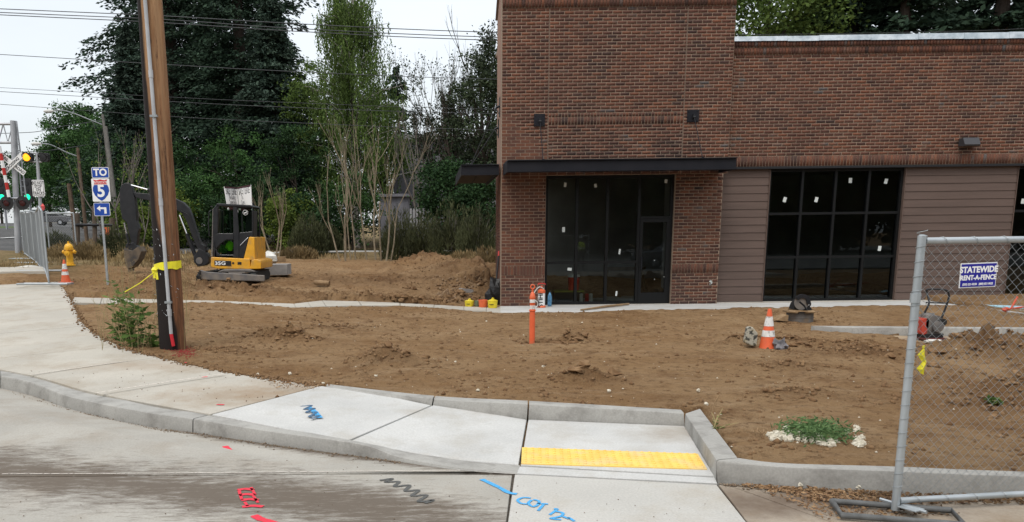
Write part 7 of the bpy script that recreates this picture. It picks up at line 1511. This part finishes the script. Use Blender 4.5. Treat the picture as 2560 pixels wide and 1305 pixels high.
a, c_ = on_walk(1452, 777), on_walk(1572, 763); mb = MB(); mb.tube([(a[0], a[1], zwk + .02), ((a[0] + c_[0]) / 2, (a[1] + c_[1]) / 2, zwk + .035), (c_[0], min(c_[1], 19.6), zwk + .03)], [.02, .03, .025], 6); thing(mb, 'wood_stick', M['wood'], 'long brown stick lying on the walkway before the dark glass', 'stick', loc=(a[0], a[1], zwk))
# inside the storefront
a = at(1385, 728, 20.5); c_ = at(1458, 728, 20.5); tb = empty('tool_chest', ((a[0] + c_[0]) / 2, 20.7, .15), 'black bin with a yellow green lid behind the storefront glass', 'bin'); mb = MB(); mb.bb((a[0] + .03, 20.5, .15), (c_[0] - .03, 20.95, a[2] - .03)); mb.build('bin', M['blackp'], tb); mb = MB(); mb.bb((a[0], 20.46, a[2] - .029), (c_[0] + .02, 20.98, a[2] + .01)); mb.build('lid', mat('lime lid', (.30, .30, .04), .6), tb)
a = at(1434, 727, 20.7); h_ = at(1434, 688, 20.7)[2] - a[2]; cl_ = empty('drink_cooler', (a[0], 20.7, a[2] + .012), 'red drink cooler with a white lid on the bin behind the glass', 'cooler'); mb = MB(); mb.lathe([(.135, .0), (.15, h_ * .85)], (a[0], 20.7, a[2] + .012), 20); sm(mb.build('body', mat('bright cooler red', (.75, .05, .02), .4), cl_), 40); mb = MB(); mb.lathe([(.155, h_ * .851), (.155, h_), (.08, h_ * 1.05)], (a[0], 20.7, a[2] + .012), 20); sm(mb.build('lid', M['white'], cl_), 40)
for px, m_, lb in ((1453, 'offwhite', 'white paint tin on the floor beside the black bin'), (1467, 'red', 'red can on the floor inside the storefront'), (1477, 'offwhite', 'pale can furthest right on the storefront floor')):
    x = at(px, 745, 20.4)[0]; mb = MB(); mb.lathe([(.05, 0), (.05, .2), (.03, .22)], (x, 20.4, .15), 12); o_ = thing(mb, 'can', M[m_], lb, 'can', 'cans on the storefront floor', loc=(x, 20.4, .15)); sm(o_, 40)
for px, py, w_, lb in ((1560, 728, 1.2, 'low dark sawhorse further inside the storefront'),):
    x, _, z = at(px, py, 23.5); sw = empty('sawhorse', (x, 23.5, .15), lb, 'sawhorse'); mb = MB(); mb.bb((x - .6, 23.45, .8), (x + .6, 23.55, .9)); mb.build('beam', M['wood'], sw)
    for s_ in (-.5, .5):
        for t_ in (-.25, .25): mb = MB(); mb.tube([(x + s_, 23.5, .85), (x + s_ * 1.15, 23.5 + t_, .15)], .03, 5); mb.build('leg', M['wood'], sw)

# ---------------------------------------------------------------- lot objects
Z3 = lambda u, v: (1850 + u / 3.606, 560 + v / 3.606)
gd = ground_at(*Z3(540, 895)); Yd = gd[1] + .25
def D3_(u, v, Y=None): return at(*Z3(u, v), Y or Yd)
a, c_ = D3_(425, 850), D3_(650, 850); cx_ = (a[0] + c_[0]) / 2; r_ = (c_[0] - a[0]) / 2; zt_ = D3_(540, 795)[2]; zb_ = gd[2] - .02
dr_ = empty('metal_drum', (cx_, Yd, gd[2]), 'round dark grey ribbed drum half buried in the soil, ringed with broken boards', 'drum'); M['drum'] = mat('sooty metal drum', (.085, .08, .078), .8, (.14, .125, .11), 7, dirt=(.17, .11, .06), dscale=6)
mb = MB(); mb.lathe([(r_, 0), (r_, (zt_ - zb_) * .45), (r_ * 1.02, (zt_ - zb_) * .47), (r_ * 1.02, (zt_ - zb_) * .53), (r_, (zt_ - zb_) * .55), (r_, zt_ - zb_), (r_ * .9, zt_ - zb_), (r_ * .9, .02)], (cx_, Yd, zb_), 28); sm(mb.build('drum', M['drum'], dr_), 35)
rs = random.Random(6)
for k in range(11):
    a0 = k / 11 * 6.283; a1 = a0 + .75; p0 = Vector((cx_ + r_ * 1.12 * math.cos(a0), Yd + r_ * 1.12 * math.sin(a0), zt_ + rs.uniform(.01, .05))); p1 = Vector((cx_ + r_ * 1.18 * math.cos(a1), Yd + r_ * 1.18 * math.sin(a1), zt_ + rs.uniform(0, .06))); m_ = (p0 + p1) / 2; d = p1 - p0; mb = MB(); mb.box(tuple(m_), (d.length, .09, .025), rz=math.atan2(d.y, d.x), rx=rs.uniform(-.4, .4)); mb.build('board', M['wood'], dr_)
gs = empty('cutoff_saw', (cx_, Yd, zt_ + .05), 'black cut-off saw with a round blade guard resting on the drum', 'saw')
P = [(462, 770), (480, 720), (505, 690), (530, 690), (560, 720), (600, 735), (625, 760), (620, 785)]; mb = MB(); Pz = [D3_(u, v - 4) for u, v in P]; mb.prismY([(p[0], p[2]) for p in Pz], Yd - .1, Yd + .12); mb.build('engine', M['blackp'], gs)
gc = D3_(528, 700); rg_ = .16; mb = MB(); arc = np.linspace(-.3, 2.6, 16); mb.prismY([(gc[0] + rg_ * math.cos(t), gc[2] + rg_ * math.sin(t)) for t in arc] + [(gc[0] + rg_ * .55 * math.cos(t), gc[2] + rg_ * .55 * math.sin(t)) for t in arc[::-1]], Yd - .17, Yd - .11); mb.build('blade_guard', M['exb'], gs)
mb = MB(); mb.lathe([(rg_ * .92, -.004), (rg_ * .92, .004)], (gc[0], Yd - .135, gc[2] - .005), 24, 'Y'); mb.build('disc', M['exg'], gs)
hp = [D3_(u, v, Yd - .05) for u, v in ((575, 745), (600, 705), (625, 700), (635, 725), (615, 750))]; mb = MB(); mb.tube(catmull(hp, 4), .016, 7); mb.build('handle', M['blackp'], gs)
hp = [D3_(u, v, Yd - .13) for u, v in ((535, 700), (580, 740), (600, 775))]; mb = MB(); mb.tube(hp, .02, 6); mb.build('arm', M['exb'], gs)
P = [D3_(u, v, Yd - .2) for u, v in ((318, 860), (350, 842), (400, 815), (418, 818), (412, 870), (370, 872))]; mb = MB(); mb.prismY([(p[0], p[2]) for p in P], Yd - .3, Yd - .05); thing(mb, 'broken_board', M['wood'], 'splintered reddish board leaning left of the dark drum', 'board', loc=(P[0][0], Yd, P[0][2]))
# crumpled bag beside the cone
g1 = ground_at(*Z3(105, 1085)); mb = MB(); Yb = g1[1]; P = [at(*Z3(u, v), Yb) for u, v in ((45, 1070), (70, 930), (112, 926), (160, 985), (150, 1105), (100, 1100))]; M['paperbag'] = mat('printed paper sack', (.36, .34, .28), .85, (.05, .05, .045), 16, lo=.5, hi=.56, dirt=(.35, .25, .08), dscale=9)
mb.prismY([(p[0], p[2]) for p in P], Yb - .02, Yb + .10); o_ = thing(mb, 'paper_sack', M['paperbag'], 'torn printed sack standing in the soil left of the cone', 'sack', loc=g1); md = o_.modifiers.new('bevel', 'BEVEL'); md.width = .02; md.segments = 2
P = [at(*Z3(u, v), Yb - .01) for u, v in ((62, 930), (100, 930), (84, 1060), (52, 1050))]; mb = MB(); mb.prismY([(p[0], p[2]) for p in P], Yb - .03, Yb - .021); mb.build('side_strip', M['offwhite'], o_, loc=None) if False else None
g1 = ground_at(*Z3(350, 1090)); mb = MB(); mb.blob((g1[0], g1[1], g1[2] + .07), (.09, .07, .10), 9, 8, .5); mb.blob((g1[0] + .08, g1[1], g1[2] + .05), (.07, .05, .05), 11, 8, .5); thing(mb, 'scrap_lump', mat('grey scrap', (.10, .10, .11), .7, (.25, .23, .24), 14), 'grey scrap lump in the soil right of the cone', 'scrap', loc=g1)
# plate compactor
g1 = ground_at(*Z3(1690, 1055)); Yc = g1[1] + .25; C3 = lambda u, v, dy=0: at(*Z3(u, v), Yc + dy); pcx = empty('plate_compactor', (g1[0], Yc, g1[2]), 'red and black plate compactor with a tall tubular handle behind the chain link', 'compactor')
M['dkred'] = mat('dirty dark red steel', (.16, .03, .025), .6, (.08, .03, .025), 8)
a, c_ = C3(1592, 1050), C3(1795, 1050); z0_ = C3(1690, 1058)[2]; mb = MB(); mb.prismY([(a[0], z0_ + .06), (a[0] + .05, z0_), (c_[0] - .05, z0_), (c_[0], z0_ + .06), (c_[0] - .01, z0_ + .08), (a[0] + .01, z0_ + .08)], Yc - .22, Yc + .22); mb.build('base_plate', M['dkred'], pcx)
mb = MB(); a, c_ = C3(1615, 1010), C3(1775, 1010); mb.bb((a[0], Yc - .17, z0_ + .081), (c_[0], Yc + .17, z0_ + .15)); mb.build('deck', M['exb'], pcx)
en = MB(); a = C3(1700, 885); en.bbox((a[0], Yc, a[2]), (.26, .3, .24), .05); eno = en.build('engine', M['exg'], pcx)
mb = MB(); q = C3(1725, 915); mb.lathe([(.09, 0), (.09, -.05), (.03, -.06)], (q[0], Yc - .152, q[2]), 16, 'Y'); mb.build('recoil_cover', M['exg'], eno); mb = MB(); q = C3(1768, 875); mb.lathe([(.06, 0), (.06, -.12)], (q[0], Yc - .08, q[2]), 12, 'Y'); mb.build('air_filter', M['blackp'], eno)
mb = MB(); q = C3(1690, 835); mb.lathe([(.085, -.06), (.1, -.03), (.1, .03), (.085, .06)], (q[0], Yc, q[2]), 16); mb.build('muffler', M['exg'], eno)
for k in range(5): q = C3(1700, 940); mb = MB(); mb.bb((q[0] - .12, Yc - .16, q[2] - .02 - k * .018), (q[0] + .12, Yc + .16, q[2] - .012 - k * .018)); mb.build('cooling_fin', M['exg'], eno)
mb = MB(); a = C3(1617, 905); mb.bbox((a[0] + .01, Yc, a[2] - .02), (.11, .3, .27), .03); mb.build('tank', mat('faded red tank', (.40, .05, .03), .6), pcx)
for dy in (0,):
    hp = [C3(u, v) for u, v in ((1640, 880), (1665, 800), (1705, 710), (1722, 640), (1715, 605), (1735, 593), (1885, 598), (1918, 640), (1908, 700), (1860, 830), (1800, 960), (1770, 1010))]; hp = [(x, Yc + (.1 if i > 2 else 0), z) for i, (x, y, z) in enumerate(hp)]
    mb = MB(); mb.tube(catmull(hp, 4), .017, 8); sm(mb.build('handle', M['dkred'] if False else M['exb'], pcx), 60)
a, c_ = C3(1710, 712), C3(1890, 718); mb = MB(); mb.tube([(a[0], Yc + .1, a[2]), (c_[0], Yc + .1, c_[2])], .012, 6); mb.build('cross_bar', M['exb'], pcx)
g1 = ground_at(*Z3(1735, 1066)); mb = MB(); mb.blob((g1[0], g1[1] - .06, g1[2] + .02), (.17, .08, .03), 3, 10, .5); thing(mb, 'white_rag', M['cloth'], 'white rag on the ground in front of the plate compactor', 'rag', loc=g1)
# materials on the walkway at far right
a, c_ = onz(2462, 764, .16), onz(2600, 770, .16); mb = MB(); mb.slab([(a[0], a[1] - .35, .18), (c_[0], c_[1] - .45, .18), (c_[0], c_[1] + .15, .18), (a[0], a[1] + .1, .18)], .03); thing(mb, 'foam_board', mat('light blue foam board', (.33, .52, .60), .7), 'light blue foam board lying on the walkway behind the fence', 'board', loc=(a[0], a[1], .15))
a, c_ = onz(2500, 778, .17), onz(2600, 782, .17); mb = MB(); mb.slab([(a[0] + .3, a[1] - .5, .215), (c_[0], c_[1] - .6, .215), (c_[0], c_[1] - .2, .215), (a[0] + .3, a[1] - .15, .215)], .03); thing(mb, 'plywood_sheet', mat('pale sheet', (.5, .47, .36), .8), 'pale board in front of the light blue foam board', 'board', loc=(a[0], a[1], .18))
a = onz(2514, 778, .2); mb = MB(); mb.blob((a[0], a[1], .24), (.08, .06, .05), 4, 8, .3); mb.tube([(a[0], a[1], .24), (a[0] + 1.1, a[1] + .1, .35)], .02, 6); mb.tube([(a[0] + .1, a[1], .25), (a[0] + .28, a[1] + .1, .48)], .02, 5); thing(mb, 'red_tool', mat('red tool', (.5, .08, .04), .6), 'red power tool on the boards at the far right walkway', 'tool', loc=(a[0], a[1], .18))
# weed heap with white seed tufts
M['fluff'] = mat('cottony seed fluff', (.66, .62, .52), .95, (.5, .45, .35), 30, bump=.01, bscale=70)
Zp = lambda u, v: ground_at(1750 + u / 4.578, 1020 + v / 4.578)
hb = Zp(1350, 400); hpz = empty('pulled_weeds', hb, 'heap of pulled green weeds fringed with white fluffy seed tufts on the soil', 'weeds'); rn = np.random.default_rng(9); P_, D_ = [], []
for k in range(1700):
    u = rn.uniform(1020, 1680); v0 = 230 + (u - 1020) * .10; v = rn.uniform(v0 - 10, v0 + 130 + 40 * math.sin((u - 1020) / 660 * 3.14)); p = Zp(u, v) if k % 13 == 0 else None
    if p is None: a_, b2_ = Zp_last; p = (a_[0] + rn.normal(0, .06), a_[1] + rn.normal(0, .05), a_[2])
    else: Zp_last = (p, 0)
    P_.append((p[0], p[1], p[2] + rn.random() ** 1.5 * .12)); D_.append((rn.normal(), rn.normal() * .7, rn.normal() * .45 + .25))
LM['pulled'] = leafmat('pulled weed leaves', (.05, .10, .035), (.13, .21, .08), (.42, .40, .26), .3)
V, Fq = leafquads(np.array(P_), .06, .22, np.array(D_), 4); np_mesh('foliage', V, Fq, LM['pulled'], hpz, hb)
mb = MB(); rs = random.Random(14)
def tuft(u, v, s_): p = Zp(u, v); mb.blob((p[0], p[1], p[2] + s_ * .7), (s_ * rs.uniform(.8, 1.2), s_ * .8, s_ * rs.uniform(.8, 1.1)), rs.randrange(999), 7, .45)
for k in range(115):
    t = rs.random(); u = 800 + 750 * t; v = 345 + 95 * t + rs.gauss(0, 16) - 50 * math.sin(t * 3.1) * rs.random(); tuft(u, v, rs.uniform(.012, .03))
for k in range(10): tuft(rs.uniform(960, 1060), rs.uniform(235, 275), rs.uniform(.015, .028))
for k in range(26): tuft(rs.uniform(1760, 1870), rs.uniform(330, 470), rs.uniform(.012, .026))
for k in range(7): tuft(rs.uniform(1770, 1830), rs.uniform(230, 290), rs.uniform(.015, .024))
for k in range(10): tuft(rs.uniform(1600, 1700), rs.uniform(240, 330), rs.uniform(.012, .02))
tag(mb.build('seed_tuft', M['fluff'], hpz), kind='stuff')
rn = np.random.default_rng(3); vv = np.array(mb.v)[rn.integers(0, len(mb.v), 5000)] + rn.normal(0, .008, (5000, 3)); V, Fq = leafquads(vv, .022, .12, None, 5); tag(np_mesh('seed_fluff', V, Fq, M['fluff'], hpz, hb), kind='stuff')
mb = MB()
for k in range(26): u, v = rs.uniform(630, 830), rs.uniform(270, 340); p = Zp(u, v); mb.tube([p, (p[0] + rs.uniform(-.08, .08), p[1] + rs.uniform(-.05, .05), p[2] + rs.uniform(.0, .06))], .004, 3)
tag(mb.build('dry_stem', LM['straw'] if False else M['wood'], hpz), kind='stuff')
# single twigs and small plants
def twig(pts, r_, label, m_='straw', Yoff=0, name='twig'):
    P = [ground_at(*pts[0])]; 
    for q in pts[1:]: P.append(at(q[0], q[1], P[0][1] + Yoff))
    mb = MB(); mb.tube(catmull(P, 4), r_, 5); return thing(mb, name, LM['straw'] if m_ == 'straw' else M[m_], label, 'twig', 'loose twigs on the soil', loc=P[0])
twig([(1473, 936), (1490, 937), (1520, 940), (1540, 950), (1545, 968), (1546, 982)], .006, 'pale bent straw arching over the small soil heap'); twig([(1778, 1040), (1785, 1010), (1802, 982)], .005, 'dark upright stem just behind the ramp curb corner', 'wood')
twig([(2172, 890), (2178, 905), (2184, 915)], .008, 'short dark twig sticking in the soil left of the fence post', 'wood'); twig([(2300, 1042), (2330, 1050), (2360, 1060), (2390, 1068)], .012, 'brown root lying behind the chain link', 'wood'); twig([(1400, 816), (1450, 818), (1490, 821)], .008, 'thin straw streak lying right of the delineator post')
for q, lb, sd in (((1790, 1072), 'tiny dry weed at the back of the ramp curb', 1), ((2487, 1003), 'small green plant with a white flower behind the chain link', 2)): p = ground_at(*q); weed(p, 5, lb, sd, 8, .03, sp=.05, group='tiny weeds on the soil', hs=.14) if sd == 1 else leafy('small_plant', (p[0], p[1], p[2] - .02), .2, .07, (.06, .05, .05), LM['weed'], LM['straw'], lb, 'plant', 'tiny weeds on the soil', 10, 14, 3, .05, .02, .004)
# seed fluff bits and leaf litter
P_ = []
for u, v in ((1216, 805), (1358, 918), (645, 938), (725, 936), (808, 961), (1745, 978), (1765, 1012), (1522, 980), (1138, 907), (940, 942), (1195, 978), (2000, 1217), (2145, 1222), (1455, 808)): P_.append(ground_at(u, v) if v < 1200 else onz(u, v, .01))
mb = MB(); 
for i, p in enumerate(P_): mb.blob((p[0], p[1], p[2] + .012), (.022, .02, .017), i, 7, .4)
tag(mb.build('fluff_bits', M['fluff']), kind='stuff')
rn = np.random.default_rng(30)
def litter(n_, poly_px, z, size, m_, name, seed, up=.012):
    P = [onz(u, v, z) for u, v in poly_px]; pa = np.array(P)[:, :2]; x = rn.uniform(pa[:, 0].min(), pa[:, 0].max(), n_); y = rn.uniform(pa[:, 1].min(), pa[:, 1].max(), n_); k_ = inpoly(x, y, [tuple(p) for p in pa]); C_ = np.stack([x[k_], y[k_], np.full(k_.sum(), z + .006) + rn.random(k_.sum()) * up], -1); D_ = rn.normal(size=C_.shape); D_[:, 2] *= .2; V, Fq = leafquads(C_, size, .4, D_, seed, .8); tag(np_mesh(name, V, Fq, m_), kind='stuff')
LM['litter'] = leafmat('leaf litter', (.16, .09, .05), (.30, .19, .10), (.42, .32, .2), .1)
litter(3800, [(1830, 1212), (2226, 1232), (2560, 1246), (2560, 1262), (2240, 1262), (2060, 1255), (1950, 1232)], 0, .035, LM['litter'], 'leaf_litter', 1)
litter(1500, [(1850, 1215), (2300, 1240), (2400, 1290), (2060, 1300), (1960, 1250)], 0, .03, LM['litter'], 'leaf_litter', 2)
litter(700, [(650, 935), (800, 962), (850, 960), (790, 975), (700, 975), (640, 945)], .165, .03, LM['litter'], 'leaf_litter', 3)
# dirt strewn along the gutter and slab edges
M['grit'] = mat('grit', (.13, .09, .06), .95, (.22, .17, .12), 20)
def grit(n_, line, sd, z, smax, seed):
    P = np.array([onz(u, v, z) for u, v in line]); t = rn.random(n_) * (len(P) - 1); i = t.astype(int); f = (t - i)[:, None]; C_ = P[i] * (1 - f) + P[i + 1] * f; C_[:, :2] += rn.normal(0, sd, (n_, 2)) * (rn.random((n_, 1)) ** 1.5); C_[:, 2] = z + .002; scatter_stones('grit', C_, .002, smax, M['grit'], seed, pw=5)
grit(1800, [(0, 974), (176, 1027), (352, 1068), (482, 1085), (668, 1113), (900, 1144), (1000, 1157)], .05, 0, .016, 1)
grit(900, [(1800, 1212), (1947, 1222), (2226, 1235), (2560, 1248)], .05, 0, .02, 2)
rn2 = np.random.default_rng(4); C_ = np.stack([rn2.uniform(-4, 3.5, 1500), rn2.uniform(4.8, 8.5, 1500), np.zeros(1500) + .003], -1); kk = [i for i, p in enumerate(C_) if inpoly(np.array([p[0]]), np.array([p[1]]), PAVED[-1] if False else slabA)[0] or inpoly(np.array([p[0]]), np.array([p[1]]), slabB)[0] or inpoly(np.array([p[0]]), np.array([p[1]]), ap)[0]]; scatter_stones('grit', C_[kk], .0015, .007, M['grit'], 5, pw=4)
C_ = np.array([onz(u, v, .17) for u, v in zip(rn2.uniform(0, 750, 500), rn2.uniform(850, 1010, 500))]); kk = [i for i, p in enumerate(C_) if inpoly(np.array([p[0]]), np.array([p[1]]), PAVED[0])[0]]; C_[:, 2] += .012; scatter_stones('grit', C_[kk], .002, .013, M['grit'], 6, pw=4)
# soil spilled over sidewalk inner edge
P_ = []
for a, b2 in zip(curR[:-1], curR[1:]):
    for k in range(70): t = rn2.random(); p = np.array(a) * (1 - t) + np.array(b2) * t; P_.append([p[0] + rn2.normal(0, .05), p[1] + rn2.normal(0, .05), p[2] + .004])
scatter_stones('soil_clods', np.array(P_), .005, .035, M['clod'], 7, pw=3)

# ---------------------------------------------------------------- people: a worker across the walk, mirrored in the glass
def person(loc, rz=0):
    e_ = empty('person', loc, 'person in a hi-vis vest and hard hat seen as a reflection in the storefront glass', 'person')
    J_ = {'pel': (0, 0, .98), 'chest': (0, 0, 1.25), 'sh': (0, 0, 1.42), 'neck': (0, 0, 1.5), 'head': (0, .01, 1.6), 'top': (0, .01, 1.72)}
    V = [(0, 0, .98), (0, -.01, 1.2), (0, 0, 1.40), (0, 0, 1.50), (0, .01, 1.58), (0, .015, 1.70), (-.18, 0, 1.40), (-.25, .02, 1.15), (-.22, .18, .98), (.18, 0, 1.40), (.25, .02, 1.15), (.2, .18, 1.02), (-.1, 0, .90), (-.12, .01, .50), (-.13, -.02, .09), (-.13, .14, .05), (.1, 0, .90), (.12, .01, .50), (.13, -.02, .09), (.13, .14, .05)]
    Ed = [(0, 1), (1, 2), (2, 3), (3, 4), (4, 5), (2, 6), (6, 7), (7, 8), (2, 9), (9, 10), (10, 11), (0, 12), (12, 13), (13, 14), (14, 15), (0, 16), (16, 17), (17, 18), (18, 19)]
    rad = [.15, .15, .12, .055, .085, .095, .07, .048, .035, .07, .048, .035, .095, .065, .045, .04, .095, .065, .045, .04]
    me_ = bpy.data.meshes.new('body'); me_.from_pydata(V, Ed, []); o_ = link('body', me_, mat('work clothes', (.05, .055, .07), .9, (.03, .03, .04), 6), e_); me_.skin_vertices.new() if hasattr(me_.skin_vertices, 'new') else None
    md = o_.modifiers.new('skin', 'SKIN'); 
    for i, r_ in enumerate(rad): me_.skin_vertices[0].data[i].radius = (r_, r_)
    me_.skin_vertices[0].data[0].use_root = True; sb = o_.modifiers.new('sub', 'SUBSURF'); sb.levels = 2; sb.render_levels = 2
    mb = MB(); mb.lathe([(.19, 1.02), (.2, 1.2), (.19, 1.36), (.12, 1.46)], (0, 0, 0), 18); vo = link('vest', mb.mesh('vest', smooth=True), mat('hi-vis vest', (.55, .75, .03), .7), e_)
    mb = MB(); mb.lathe([(.195, 1.12), (.205, 1.17)], (0, 0, 0), 18); link('stripe', mb.mesh('stripe'), M['white'], vo)
    mb = MB(); mb.lathe([(.13, 1.68), (.12, 1.70), (.11, 1.76), (.05, 1.81)], (0, .01, 0), 16); link('hard_hat', mb.mesh('hard_hat', smooth=True), M['white'], e_)
    e_.rotation_euler[2] = rz; return e_
person((7.9, -2.4, .0), 0)
car((13.4, -4.2, .0), 0, (.12, .13, .15), 'dark car across the street mirrored in the storefront door', 'cars mirrored in the glass')
